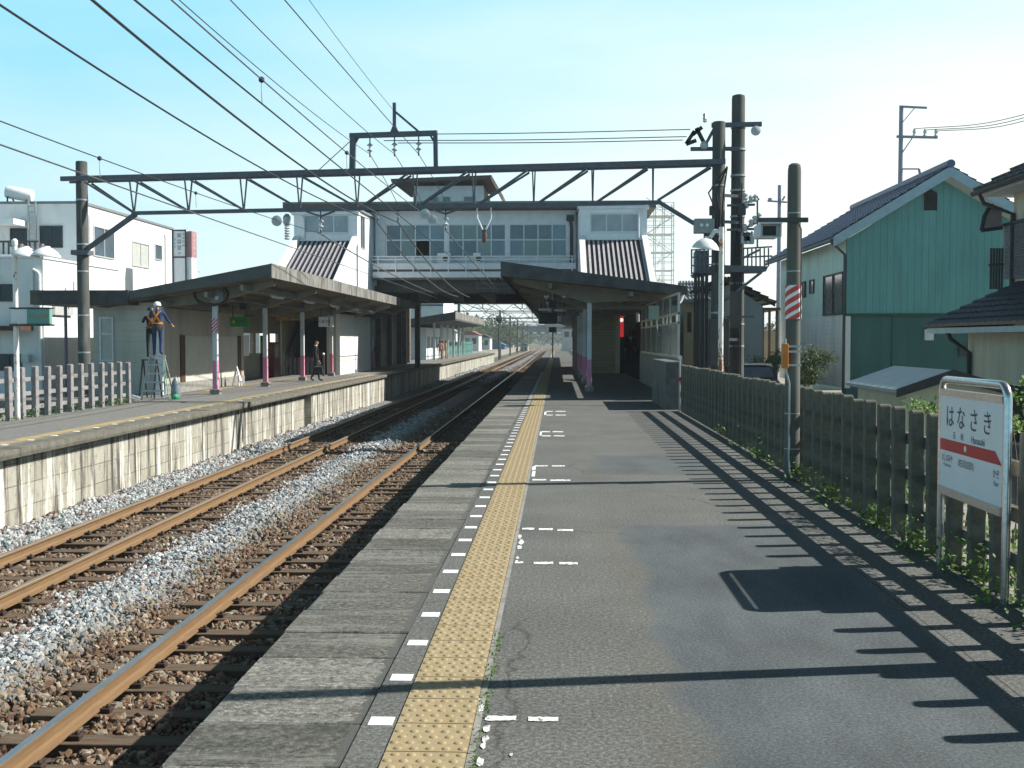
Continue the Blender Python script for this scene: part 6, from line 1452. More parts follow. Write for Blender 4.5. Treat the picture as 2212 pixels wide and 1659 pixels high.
sidewin(284, 320, 524, 577, 2, MATS['milk_glass']); sidewin(333, 348, 528, 562, 1, glass); sidewin(201, 245, 492, 557, 2, glass)
q = MB()
for x in (191, 355): y_ = yA(x); q.tube([(ax + 0.06, y_, -0.5), (ax + 0.06, y_, azt - 0.5), (ax + 0.02, y_ - 0.1, azt - 0.35)], 0.04, 6)
q.build('downpipe', grey_white, t)
p = onY(42, 419, 46.5); u = thing('water_tank', 'white horizontal cylinder water heater tank on the flat roof', 'tank', tuple(p))
d = Vector((0.95, 0.15, -0.16)); o = MB().tube([p - d * 0.55, p - d * 0.5, p + d * 0.5, p + d * 0.55], [0.23, 0.26, 0.26, 0.23], 18).build('drum', white_paint, u, smooth=True)
q = MB()
for s_ in (-0.4, 0.4): q.bar(p + d * s_ + Vector((0, -0.2, -0.2)), (p.x + d.x * s_, p.y - 0.3, azt + 0.1), 0.05); q.bar(p + d * s_ + Vector((0, 0.2, -0.2)), (p.x + d.x * s_, p.y + 0.5, azt + 0.1), 0.05)
q.bar((p.x - 0.6, p.y + 0.3, azt + 0.14), (p.x + 0.8, p.y + 0.3, azt + 0.14), 0.06); q.build('stand', dkgrey, u)
# lower block
BYf = 38.0; bx = onY(93, 600, BYf).x; bzt = EYE + (VPY - 556) * BYf / FPX; byb = 44.8
t = thing('apartment_building', 'lower white block with drainpipe in front of the two storey building', 'building', (bx - 4, BYf, -0.5))
q = MB(); q.box(bx - 12, bx, BYf, 44.8, -0.6, bzt); q.build('wall', white_r, t)
MB().box(bx - 12.05, bx + 0.05, BYf - 0.05, 44.7, bzt + 0.001, bzt + 0.07).build('roof_slab', grey_white, t)
xB = lambda x: onY(x, 600, BYf).x; zB = lambda y: EYE + (VPY - y) * BYf / FPX
window(t, 'y', BYf, xB(-30), xB(27), zB(650), zB(612), MATS['night_glass'], dkgrey, 2); window(t, 'y', BYf, xB(-10), xB(44), zB(802), zB(765), MATS['night_glass'], dkgrey, 2)
MB().box(xB(51), xB(67), BYf - 0.3, BYf - 0.001, zB(783), zB(766)).build('vent_box', pillar_grey, t)
q = MB(); q.tube([(xB(71), BYf - 0.06, zB(660)), (xB(71), BYf - 0.06, zB(583)), (xB(74), BYf - 0.06, zB(580)), (xB(84), BYf - 0.06, zB(586)), (xB(87), BYf - 0.06, zB(592)), (xB(88), BYf - 0.06, -0.5)], 0.05, 8); q.build('drainpipe', white_paint, t, smooth=True)
q = MB(); q.box(xB(-30), xB(70), BYf - 1.0, BYf - 0.001, zB(714), zB(704)); q.build('canopy', wood_dark, t)
yy_ = onX(112, 600, bx).y; MB().box(bx + 0.001, bx + 0.1, yy_, yy_ + 1.5, onX(112, 680, bx).z, onX(112, 640, bx).z).build('side_window', alu, t)
q = MB(); q.tube([(bx + 0.3, 39.8, zB(650)), (bx + 0.3, 39.8, zB(600))], 0.06, 6); q.build('vent_pipe', grey_white, t)
# vertical shop sign
SYg = 50.0; a, b_ = onY(374, 610, SYg), onY(401, 497, SYg); rx_ = onY(413, 600, SYg + 1.0).x
t = thing('sign_tower', 'tall white sign tower with black characters and a red side behind the canopy', 'sign', ((a.x + b_.x) / 2, SYg, 1))
MB().box(a.x, b_.x, SYg, SYg + 0.8, 0.5, b_.z).build('box', white_sign, t)
zs1 = EYE + (VPY - 554) * SYg / FPX
MB().box(b_.x + 0.001, b_.x + 0.25, SYg + 0.05, SYg + 0.75, zs1, b_.z - 0.04).build('red_side', M('faded_red', (0.36, 0.20, 0.21), (0.30, 0.17, 0.18), 0.5), t)
MB().box(b_.x + 0.001, b_.x + 0.24, SYg + 0.05, SYg + 0.75, 0.5, zs1 - 0.001).build('white_side', white_sign, t)
q = MB()
for x in (a.x, b_.x): q.box(x - 0.03, x + 0.03, SYg - 0.04, SYg - 0.001, 0.5, b_.z + 0.03)
for zz_ in (b_.z - 0.01, zs1, zs1 - 1.42): q.box(a.x + 0.031, b_.x - 0.031, SYg - 0.04, SYg - 0.001, zz_ - 0.03, zz_ + 0.03)
q.build('frame', dkgrey, t)
xc_ = (a.x + b_.x) / 2
for k, ch in enumerate('美容室'): text(ch, (xc_, SYg - 0.003, b_.z - 0.26 - 0.27 * k), 0.23, (1, 0, 0), UP, ink, t)
for k, ch in enumerate('カット'): text(ch, (xc_ - 0.19, SYg - 0.003, b_.z - 0.42 - 0.17 * k), 0.13, (1, 0, 0), UP, ink, t)
for k, ch in enumerate('はなのゆ'): text(ch, (xc_ + 0.19, SYg - 0.003, b_.z - 0.18 - 0.17 * k), 0.13, (1, 0, 0), UP, ink, t)
text('2F', (xc_, SYg - 0.003, b_.z - 1.04), 0.13, (1, 0, 0), UP, ink, t)
for k in range(5): text('ビューティ'[k], (b_.x + 0.252, SYg + 0.4, b_.z - 0.2 - 0.2 * k), 0.2, (0, 1, 0), UP, white_sign, t)
# ------------------------------------------------------------------ people
skin = M('skin', (0.42, 0.24, 0.17), (0.36, 0.20, 0.14), 0.55)
hair_m = M('black_hair', (0.015, 0.013, 0.012), (0.025, 0.02, 0.018), 0.5)
def cloth(name, c): return M(name, c, tuple(x * 0.7 for x in c), 0.9, 14, bump=0.3, bs=30)
def person(label, base, heading, pose, jacket, trousers, shoe, scale=1.0, hair=True, group=None, coat=False):
    J = dict(pelvis=(0, 0, .94), waist=(0, 0, 1.06), chest=(0, .0, 1.27), collar=(0, -.01, 1.41), neck=(0, .0, 1.48), head=(0, .02, 1.58), crown=(0, .02, 1.665), nose=(0, .115, 1.565),
             hipL=(-.09, 0, .90), kneeL=(-.10, .02, .49), ankL=(-.10, -.02, .09), toeL=(-.11, .14, .04), hipR=(.09, 0, .90), kneeR=(.10, .02, .49), ankR=(.10, -.02, .09), toeR=(.11, .14, .04),
             shL=(-.18, -.01, 1.38), elL=(-.23, -.03, 1.11), wrL=(-.24, .06, .87), shR=(.18, -.01, 1.38), elR=(.23, -.03, 1.11), wrR=(.24, .06, .87))
    J.update(pose)
    rad = dict(pelvis=.135, waist=.125, chest=.145, collar=.085, neck=.052, head=.085, crown=.062, nose=.016, hipL=.085, hipR=.085, kneeL=.058, kneeR=.058, ankL=.042, ankR=.042, toeL=.036, toeR=.036,
               shL=.062, shR=.062, elL=.045, elR=.045, wrL=.032, wrR=.032)
    if coat: rad.update(pelvis=.165, waist=.15, chest=.16, hipL=.11, hipR=.11)
    E = [('pelvis', 'waist'), ('waist', 'chest'), ('chest', 'collar'), ('collar', 'neck'), ('neck', 'head'), ('head', 'crown'), ('head', 'nose')]
    for s_ in 'LR': E += [('pelvis', 'hip' + s_), ('hip' + s_, 'knee' + s_), ('knee' + s_, 'ank' + s_), ('ank' + s_, 'toe' + s_), ('chest', 'sh' + s_), ('sh' + s_, 'el' + s_), ('el' + s_, 'wr' + s_)]
    J = {k: Vector(v) for k, v in J.items()}
    for s_ in 'LR':                                          # palm, thumb at its side and four unequal fingers, slightly curled
        d = (J['wr' + s_] - J['el' + s_]).normalized(); side = Vector((0, 1, 0)) if abs(d.y) < 0.8 else Vector((0, 0, 1))
        side = (side - d * side.dot(d)).normalized(); inn = d.cross(side).normalized() * (1 if s_ == 'R' else -1)
        J['palm' + s_] = J['wr' + s_] + d * .075; rad['palm' + s_] = .030; E.append(('wr' + s_, 'palm' + s_))
        for k, (o_, L) in enumerate(((.027, .062), (.009, .072), (-.009, .067), (-.027, .052))):
            a, b_ = 'f%d%s' % (k, s_), 'g%d%s' % (k, s_)
            J[a] = J['palm' + s_] + d * .045 + side * o_; J[b_] = J[a] + d * L * .75 + inn * L * .45; rad[a] = .010; rad[b_] = .008
            E += [('palm' + s_, a), (a, b_)]
        J['th' + s_] = J['wr' + s_] + d * .05 + side * .05; rad['th' + s_] = .011; E.append(('palm' + s_, 'th' + s_))
    names = list(J); idx = {k: i for i, k in enumerate(names)}
    bm = bmesh.new(); sk = bm.verts.layers.skin.verify(); vs = [bm.verts.new(J[k]) for k in names]
    for a, b_ in E: bm.edges.new((vs[idx[a]], vs[idx[b_]]))
    for k, v in zip(names, vs):
        r = rad[k]; v[sk].radius = (r * (1.15 if k in ('chest', 'waist', 'pelvis') else 1), r * (0.8 if k in ('chest', 'waist', 'pelvis') else 1)); v[sk].use_root = (k == 'pelvis')
    me = bpy.data.meshes.new('p'); bm.to_mesh(me); bm.free()
    tmp = bpy.data.objects.new('p', me); COL.objects.link(tmp)
    tmp.modifiers.new('s', 'SKIN').use_smooth_shade = True
    sb = tmp.modifiers.new('d', 'SUBSURF'); sb.levels = 2; sb.render_levels = 2
    body = bpy.data.meshes.new_from_object(tmp.evaluated_get(bpy.context.evaluated_depsgraph_get()))
    bpy.data.objects.remove(tmp); bpy.data.meshes.remove(me)
    body.materials.clear()
    for m_ in (jacket, trousers, skin, shoe): body.materials.append(m_)
    segs = [(J[a], J[b_], 2 if (a in ('neck', 'head') or a[:2] in ('pa', 'wr') or a[0] in 'fg') and not a.startswith('hip') else 3 if a.startswith('ank') else 1 if a[:3] in ('hip', 'kne') else 0) for a, b_ in E]
    for p_ in body.polygons:
        c = p_.center; best, mi = 9, 0
        for a, b_, m_ in segs:
            ab = b_ - a; u = max(0, min(1, (c - a).dot(ab) / max(ab.length_squared, 1e-9))); d = (a + ab * u - c).length
            if d < best: best, mi = d, m_
        if mi == 1 and coat and c.z > 0.55: mi = 0
        if mi == 1 and c.z > 0.95: mi = 0
        p_.material_index = mi; p_.use_smooth = True
    body.name = 'body'
    root = thing('person', label, 'person', base, group)
    root.rotation_euler = (0, 0, heading); root.scale = (scale,) * 3
    bo = bpy.data.objects.new('body', body); COL.objects.link(bo); bo.parent = root
    h = J['head']
    if hair:
        q = MB(); q.lathe((h.x, h.y - .015, h.z), [(.098, -.01), (.104, .03), (.098, .07), (.075, .105), (.04, .122), (.01, .126)], 14); q.lathe((h.x, h.y - .05, h.z), [(.06, -.07), (.075, -.02), (.07, .03)], 12)
        o = MB.build(q, 'hair', hair_m, None, smooth=True); o.parent = root
    return root, J
def part(q, name, m, root, smooth=False):
    o = q.build(name, m, None, smooth=smooth); o.parent = root; return o
navy = cloth('navy_overall', (0.025, 0.045, 0.16)); darkc = cloth('dark_suit', (0.02, 0.02, 0.022)); darkt = cloth('dark_trousers', (0.025, 0.025, 0.027)); shoe = M('black_shoe', (0.015, 0.015, 0.015), (0.02, 0.02, 0.02), 0.4)
harn = M('orange_webbing', (0.65, 0.25, 0.03), (0.55, 0.2, 0.02), 0.7)
def harness(root, harn=harn):
    q = MB(); b_ = -0.135
    for s_ in (-1, 1):
        q.bar((0.10 * s_, b_ + 0.02, 1.40), (0, b_ - 0.03, 1.24), 0.055, 0.02, up=(0, 1, 0)); q.bar((0, b_ - 0.03, 1.24), (0.12 * s_, b_ + 0.02, 1.05), 0.055, 0.02, up=(0, 1, 0))
        q.bar((0.10 * s_, b_ + 0.02, 1.40), (0.11 * s_, 0.10, 1.39), 0.055, 0.02)
    part(q, 'harness', harn, root)
    q = MB(); q.lathe((0, 0, 1.0), [(0.175, 0), (0.178, 0.05)], 18); part(q, 'belt', harn, root)
def helmet(root, J, m):
    h = J['head']; q = MB(); q.lathe((h.x, h.y, h.z), [(.125, .015), (.122, .03), (.114, .07), (.09, .115), (.05, .138), (.01, .144)], 18); q.box(h.x - .07, h.x + .07, h.y + .08, h.y + .16, h.z + .015, h.z + .028)
    part(q, 'helmet', m, root, True)
p0 = Vector((LX, LY + 0.06, ltop + 0.03))
reach = dict(elR=(.30, .10, 1.15), wrR=(.37, .24, 1.02), shR=(.19, .01, 1.38), elL=(-.27, .16, 1.22), wrL=(-.2, .36, 1.38), ankL=(-.09, -.02, .09), kneeL=(-.09, .01, .49))
w1, J1 = person('worker in navy overalls, white helmet and orange harness standing on the ladder', p0, 0.1, reach, navy, navy, shoe, 0.89, hair=False)
harness(w1); helmet(w1, J1, white_paint)
q = MB(); q.lathe((0, -0.02, 0.78), [(0.17, 0.0), (0.185, 0.1), (0.18, 0.2)], 14); part(q, 'tool_pouch', black, w1)
pz = onY(321, 860, LY + 0.5); w2, J2 = person('second worker in dark clothes and orange harness beside the man on the ladder', (pz.x, LY + 0.75, ltop - 0.05), 0.4, dict(elL=(-.25, .15, 1.2), wrL=(-.2, .35, 1.3), elR=(.25, .1, 1.2), wrR=(.2, .3, 1.15)), cloth('dark_navy', (0.012, 0.016, 0.035)), cloth('dark_navy2', (0.012, 0.015, 0.03)), shoe, 0.86, hair=False)
harness(w2, M('shaded_webbing', (0.30, 0.11, 0.015), (0.24, 0.09, 0.012), 0.8)); helmet(w2, J2, M('shaded_helmet', (0.03, 0.03, 0.035), (0.025, 0.025, 0.03), 0.4))  # harness and helmet colours darkened as if he stood in shade
t = thing('step_ladder', 'plain metal ladder behind the second worker against the building corner', 'ladder', (pz.x, LY + 0.55, PZ)); q = MB()
for s_ in (-1, 1): q.bar((pz.x + 0.22 * s_, LY + 0.35, PZ), (pz.x + 0.2 * s_, LY + 0.62, ltop - 0.1), 0.04, 0.03); q.bar((pz.x + 0.22 * s_, LY + 1.0, PZ), (pz.x + 0.2 * s_, LY + 0.66, ltop - 0.1), 0.04, 0.03)
q.build('rails', dkgrey, t)
MB().box(pz.x - 0.2, pz.x + 0.2, LY + 0.45, LY + 0.8, ltop - 0.13, ltop - 0.1).build('top_step', dkgrey, t)

fp = onZ(683, 824, PZ)
m1, Jm = person('bald man in dark suit holding a black bag, walking on the far platform', fp, math.radians(-75), dict(kneeL=(-.09, .10, .49), ankL=(-.09, .12, .09), toeL=(-.10, .28, .04), kneeR=(.09, -.02, .50), ankR=(.09, -.22, .12), toeR=(.10, -.08, .04), elL=(-.24, -.05, 1.10), wrL=(-.22, .04, .88), elR=(.24, -.04, 1.1), wrR=(.25, .08, .86)), cloth('charcoal_suit', (0.035, 0.035, 0.033)), darkt, shoe, 1.0, hair=False, coat=True)
q = MB(); q.lathe((0, -.01, 1.475), [(.072, -.02), (.066, .02)], 12); part(q, 'white_collar', white_paint, m1)
mw = m1.rotation_euler.to_matrix(); hw = fp + mw @ Vector((.25, .09, .76))
t = thing('handbag', 'black bag with pale trim in the hand of the man in the dark suit', 'bag', (hw.x, hw.y, hw.z - 0.3))
q = MB(); q.prism([(hw.x - 0.19, hw.y - 0.05, hw.z - 0.42), (hw.x + 0.19, hw.y - 0.05, hw.z - 0.42), (hw.x + 0.15, hw.y - 0.05, hw.z - 0.12), (hw.x - 0.15, hw.y - 0.05, hw.z - 0.12)], (0, 0.12, 0)); bevel(q.build('body', black, t), 0.02)
MB().tube([(hw.x - 0.08, hw.y, hw.z - 0.12), (hw.x - 0.05, hw.y, hw.z + 0.0), (hw.x + 0.05, hw.y, hw.z + 0.0), (hw.x + 0.08, hw.y, hw.z - 0.12)], 0.012, 6).build('handle', black, t)
MB().box(hw.x - 0.15, hw.x + 0.15, hw.y - 0.057, hw.y - 0.051, hw.z - 0.16, hw.z - 0.12).build('trim', steel_light, t)
for (x, y, hd, lb, cc) in ((815, 798, 1.2, 'person in dark clothes waiting in the shade under the concourse, nearer one', (0.02, 0.02, 0.022)), (884, 783, -1.0, 'person in dark clothes waiting in the shade under the concourse, farther one', (0.016, 0.016, 0.018))):
    p = onZ(x, y, PZ); person(lb, p, hd, dict(elL=(-.22, .08, 1.12), wrL=(-.12, .22, 1.05)), cloth('shade_coat', cc), darkt, shoe, 0.97, coat=True)
tan = cloth('tan_coat', (0.36, 0.24, 0.15)); tan2 = cloth('pale_tan_coat', (0.46, 0.36, 0.24)); pnk = cloth('rose_top', (0.45, 0.22, 0.18))
for (x, y, hd, lb, c1, c2) in ((956, 776, 1.4, 'person in a tan coat standing with a companion in the sun on the far platform', tan, tan), (963, 775, -1.2, 'person in pale clothes facing a companion in the sun on the far platform', tan2, tan2), (951, 777, 0.3, 'person in rose clothes left of the pair on the sunny far platform', pnk, cloth('brown_trousers', (0.12, 0.07, 0.05)))):
    p = onZ(x, y, PZ); person(lb, p, hd, {}, c1, c2, shoe, 0.98)
# person coming down the near stairs
ph = onY(1362, 700, 55.0); st = 0.34
person('dark suited person with white collar coming down the near platform stairs', (ph.x, 55.03, st), math.pi, dict(kneeL=(-.09, .12, .52), ankL=(-.09, .10, .12)), darkc, darkt, shoe, 1.0)
t = [o for o in bpy.data.objects if o.name.startswith('person')][-1]
q = MB(); q.bar((-0.03, .115, 1.28), (-0.05, .08, 1.43), 0.05, 0.01, up=(0, 1, 0)); q.bar((0.03, .115, 1.28), (0.05, .08, 1.43), 0.05, 0.01, up=(0, 1, 0)); part(q, 'shirt_collar', white_paint, t)
# ------------------------------------------------------------------ plants
def leaf_mat(name, c1, c2, c3, rough=0.6):
    m, n, l, b = nodes_of(name); g = n.new('ShaderNodeNewGeometry')
    r = ramp(n, [(0.0, c1), (0.5, c2), (1.0, c3)]); l.new(g.outputs['Random Per Island'], r.inputs[0]); l.new(r.outputs[0], b.inputs['Base Color']); b.inputs['Roughness'].default_value = rough
    tr = n.new('ShaderNodeBsdfTranslucent'); l.new(r.outputs[0], tr.inputs[0]); mx = n.new('ShaderNodeMixShader'); mx.inputs[0].default_value = 0.35
    l.new(b.outputs[0], mx.inputs[1]); l.new(tr.outputs[0], mx.inputs[2]); l.new(mx.outputs[0], n['Material Output'].inputs[0]); return m
leaf_g = leaf_mat('weed_leaf', (0.05, 0.12, 0.02), (0.10, 0.20, 0.04), (0.17, 0.26, 0.06))
leaf_d = leaf_mat('tree_leaf', (0.03, 0.06, 0.02), (0.06, 0.10, 0.03), (0.10, 0.13, 0.05))
leaf_o = leaf_mat('autumn_leaf', (0.10, 0.07, 0.03), (0.15, 0.10, 0.045), (0.12, 0.12, 0.05))
bark = M('bark', (0.10, 0.075, 0.055), (0.06, 0.045, 0.035), 0.9, 8)
def leaves(pts, size, elong=1.5):
    """pts (n,3): one folded two-triangle leaf at each point"""
    n = len(pts); a = rng.uniform(0, 6.283, n); ti = rng.uniform(-0.9, 1.2, n); s_ = size * rng.uniform(0.6, 1.4, n)
    d = np.stack([np.cos(a) * np.cos(ti), np.sin(a) * np.cos(ti), np.sin(ti)], 1); w_ = np.stack([-np.sin(a), np.cos(a), rng.uniform(-.4, .4, n)], 1)
    P = np.asarray(pts); tip = P + d * (s_ * elong)[:, None]; md = P + d * (s_ * elong * .5)[:, None]
    A = md + w_ * (s_ * .42)[:, None]; B = md - w_ * (s_ * .42)[:, None] + np.array([0, 0, 1])[None] * (s_ * 0.12)[:, None]
    V = np.stack([P, A, tip, B], 1).reshape(-1, 3); q = MB(); q.v = [tuple(v) for v in V.tolist()]; q.f = [[4*i, 4*i+1, 4*i+2, 4*i+3] for i in range(n)]; q.m = [0] * n
    return q
W_ = []
for k in range(150):                                       # weeds along the foot of the near fence
    y = 3.2 + 16 * random.random() ** 1.3; c = Vector((2.62 + random.uniform(-0.05, 0.45), y, 0)); h = random.choice((0.05, 0.08, 0.12, 0.2))
    for j in range(random.randint(8, 30)): W_.append((c.x + random.gauss(0, h * .6), c.y + random.gauss(0, h * .8), max(0.0, random.random() * h * 1.6)))
for y, h in ((5.6, .22), (5.9, .2), (6.4, .16), (7.4, .2), (8.6, .14), (9.5, .16), (11.3, .14), (12.6, .16), (4.9, .2)):
    for j in range(110): W_.append((2.72 + random.gauss(0, .08), y + random.gauss(0, .13), abs(random.gauss(0, h * .6))))
tag(leaves(W_, 0.03).build('weeds', leaf_g, fix=False), 'green weeds growing along the foot of the near concrete fence', 'weeds', kind='stuff')
W_ = []
for k in range(60):
    y = 22 + 8 * random.random(); W_ += [(-11.55 + random.gauss(0, .15), y + random.gauss(0, .1), PZ + abs(random.gauss(0, .12))) for j in range(14)]
tag(leaves(W_, 0.05).build('weeds', leaf_g, fix=False), 'weeds along the foot of the far platform fence', 'weeds', kind='stuff')
W_ = []
for k in range(70):
    y = random.uniform(2.2, 6); W_ += [(TX1 + 0.035 + random.gauss(0, .012), y + random.gauss(0, .04), abs(random.gauss(0, .008))) for j in range(6)]
tag(leaves(W_, 0.012).build('grass', leaf_g, fix=False), 'tiny grass in the joint beside the yellow tactile strip', 'grass', kind='stuff')
# bushes behind the near fence, a creeper over its top
t = thing('creeper', 'leafy creeper climbing over the top of the fence behind the station sign', 'creeper', (3.0, 7, 0))
W_ = []
for k in range(34):
    y = random.uniform(6.9, 9.4); W_ += [(3.30 + random.gauss(0, .05), y + 1.2 + random.gauss(0, .10), 0.93 + abs(random.gauss(0, .05))) for j in range(22)]
for k in range(44):
    y = random.uniform(6.0, 7.2); W_ += [(3.3 + random.gauss(0, .06), y + 1.0 + random.gauss(0, .05), 0.95 + random.random() * .36) for j in range(12)]
leaves(W_, 0.028).build('leaves', leaf_g, t, fix=False)
q = MB()
for k in range(16):
    y = random.uniform(6.1, 9); q.tube([(3.3, y + 1, 0.1), (3.3, y + 1 + random.uniform(-.2, .2), 0.7), (3.3, y + 1 + random.uniform(-.3, .3), 1.02 + .2 * random.random())], 0.006, 4)
q.build('stems', bark, t)
t = thing('shrub', 'sunlit low shrub growing behind the pales of the near fence', 'shrub', (3.5, 9, GZ))
W_ = []
for k in range(170):
    y = random.uniform(4.2, 15); W_ += [(3.12 + random.gauss(0, .09), y + random.gauss(0, .15), random.uniform(-0.3, 0.36) + random.gauss(0, .05)) for j in range(30)]
leaves(W_, 0.04).build('leaves', leaf_g, t, fix=False)
q = MB()
for k in range(40): y = random.uniform(4.2, 15); q.tube([(3.15, y, GZ), (3.18, y + random.uniform(-.2, .2), random.uniform(.1, .4))], 0.008, 4)
q.build('stems', bark, t)
def tree(label, base, h, r, m, nleaf, size, group=None, bare=False, name='tree', lobes=9):
    t = thing(name, label, 'tree', base, group); b_ = Vector(base)
    q = MB(); q.tube([b_, b_ + Vector((r * .04, 0, h * .35)), b_ + Vector((-r * .05, 0, h * .8))], [h * .03, h * .022, h * .006], 7)
    tips = []
    for k in range(lobes):
        a = random.uniform(0, 6.28); s0 = b_ + Vector((0, 0, h * random.uniform(.3, .65))); e_ = s0 + Vector((math.cos(a) * r * random.uniform(.5, 1), math.sin(a) * r * random.uniform(.5, 1), h * random.uniform(.1, .35)))
        mid = s0.lerp(e_, .5) + Vector((0, 0, h * .04)); q.tube([s0, mid, e_], [h * .012, h * .008, h * .003], 5); tips += [e_, mid]
        if bare:
            for j in range(14):
                s1 = s0.lerp(e_, random.uniform(.3, 1)); e1 = s1 + Vector((random.gauss(0, r * .3), random.gauss(0, r * .3), abs(random.gauss(0, h * .12)))); q.tube([s1, e1], [h * .004, h * .0015], 4); tips.append(e1)
    q.build('trunk', bark, t)
    P = []
    for tp in tips + [b_ + Vector((0, 0, h * .85))]:
        n_ = int(nleaf / (len(tips) + 1)); rr_ = r * (0.16 if bare else random.uniform(.26, .42))
        for j in range(n_):
            v = Vector((random.gauss(0, 1), random.gauss(0, 1), random.gauss(0, .8))); v = v.normalized() * rr_ * random.random() ** .4; P.append(tuple(tp + v))
    leaves(P, size).build('crown', m, t, fix=False)
for k, (x, Y, h, r) in enumerate(((250, 66, 8.3, 2.6), (310, 68, 8.0, 2.4), (130, 64, 8.6, 2.0), (375, 62, 6.2, 1.8), (445, 64, 4.9, 1.7), (480, 68, 4.8, 1.6))):
    p = onY(x, 600, Y); tree('half bare autumn tree with thin twigs, ' + ('the leftmost', 'the one above the lit wall', 'the one by the water tank', 'the one behind the sign tower', 'the first right of the sign tower', 'the second right of the sign tower')[(1, 2, 0, 3, 4, 5)[k]] if k != 2 else 'half bare autumn tree with thin twigs, the one by the water tank', (p.x, Y, -0.5), h, r, leaf_o, 700, 0.10, 'half bare autumn trees', True)
p = onY(1672, 760, 42); tree('small green bush beside the carport behind the orange box', (p.x, 42, GZ), 1.6, 0.9, leaf_g, 1500, 0.07, None, False, 'bush', 7)
p = onY(1775, 800, 33); tree('dark rounded shrub at the foot of the white brick wall', (p.x - 0.5, 33, GZ), 1.9, 0.8, leaf_d, 1800, 0.06, None, False, 'bush', 7)

# ------------------------------------------------------------------ beyond the concourse
def far_gantry(Y, k):
    t = thing('overhead_gantry', 'distant steel gantry over the tracks beyond the concourse', 'gantry', (-5, Y, RAIL_Z), 'distant gantries beyond the concourse')
    q = MB()
    for zz in (5.2, 6.1): q.bar((-13 if k % 2 else -12.2, Y, zz), (3.6, Y, zz), 0.12)
    n_ = 14
    for i in range(n_):
        xa_ = -12.2 + 15.8 * i / n_; xb_ = -12.2 + 15.8 * (i + 1) / n_
        q.bar((xa_, Y, 5.2 if i % 2 else 6.1), (xb_, Y, 6.1 if i % 2 else 5.2), 0.07)
    q.build('truss', steel, t)
    for x in (-9.4 if Y > 140 else -12.2, 3.6): MB().tube([(x, Y, -1.5), (x, Y, 6.6)], 0.16, 8).build('pole', pole_mat, t, smooth=True)
    for x in (NX, FX):
        q = MB(); q.tube([(x, Y, 5.2), (x, Y, 4.4)], 0.05, 6); q.bar((x - 0.9, Y, 4.5), (x + 0.9, Y, 4.3), 0.05); q.build('drop_arm', steel, t)
for k, Y in enumerate((100, 140, 186, 226, 268, 312, 356)): far_gantry(Y, k)
for X, zz, lb in ((NX, 4.2, 'contact wire over the nearer track beyond the concourse'), (FX, 4.2, 'contact wire over the farther track beyond the concourse'), (NX, 5.0, 'messenger wire over the nearer track beyond the concourse'), (FX, 5.0, 'messenger wire over the farther track beyond the concourse'), (-9.2, 6.3, 'feeder wire left of the tracks beyond the concourse'), (-1.0, 6.3, 'feeder wire right of the tracks beyond the concourse')):
    tag(MB().tube([(X, 82, zz), (X, 200, zz), (X, 380, zz)], 0.03, 5).build('overhead_wire', wire_dark, origin=(X, 82, zz)), lb, 'wire', 'overhead wires')
# second canopy further along the far platform
t = thing('platform_canopy', 'second dark canopy further along the far platform beyond the concourse', 'canopy', (-11, 110, PZ))
q = MB(); q.prism([(-8.6, 95, 4.0), (-14.2, 95, 3.1), (-14.2, 95, 2.7), (-8.6, 95, 3.3)], (0, 38, 0)); q.build('roof', roof_dark, t)
q = MB(); q.prism([(-8.55, 94.9, 4.02), (-8.55, 133, 4.02), (-8.55, 133, 3.28), (-8.55, 94.9, 3.28)], (-0.04, 0, 0)); q.build('side_fascia', wave_m, t)
for k in range(6): MB().box(-10.7, -10.5, 97 + 6 * k, 97.2 + 6 * k, PZ, 3.2).build('column', pillar_grey, t)
t = thing('platform_building', 'small white waiting room with dark windows under the second far canopy', 'building', (-12.5, 104, PZ))
MB().box(-14, -11.4, 98, 112, PZ, 2.7).build('wall', grey_white, t)
for k in range(4): MB().box(-11.399, -11.36, 99 + 3.2 * k, 100.6 + 3.2 * k, 0.9, 1.9).build('window', glass, t)
t = thing('building', 'white panelled building with dark pipes behind the second far canopy', 'building', (-14, 120, -0.5))
MB().box(-22, -11.9, 118, 130, -0.5, 6.6).build('wall', white_r, t)
for x in (-17.5, -14.8): MB().box(x, x + 0.25, 117.8, 117.999, -0.5, 6.4).build('pipe', dkgrey, t)
MB().box(-22, -11.9, 117.85, 117.998, 5.2, 5.35).build('string_course', dkgrey, t)
# green mesh fence, signal, houses, cars, far bridge, hill and woods
mesh_g = M('green_mesh', (0.10, 0.32, 0.27), (0.07, 0.25, 0.21), 0.7, 2)
def mesh_fence(x, y0, y1, h, label):
    t = thing('mesh_fence', label, 'fence', (x, y0, PZ)); q = MB()
    for k in range(int((y1 - y0) / 0.5)): q.box(x - 0.01, x + 0.01, y0 + k * .5, y0 + k * .5 + 0.28, PZ, h)
    q.build('mesh', mesh_g, t)
    q = MB(); 
    for k in range(int((y1 - y0) / 6) + 1): q.box(x - 0.05, x + 0.05, y0 + k * 6, y0 + k * 6 + .1, PZ, h + 0.1)
    q.build('posts', white_paint, t)
mesh_fence(-11.3, 114, 150, 1.4, 'green mesh fence behind the sunny end of the far platform'); mesh_fence(3.3, 108, 165, 1.5, 'green mesh fence on the right of the far end of the near platform')
p = onY(1078, 690, 180); t = thing('signal', 'round black railway signal on a pole beyond the platform end', 'signal', (p.x, 180, RAIL_Z))
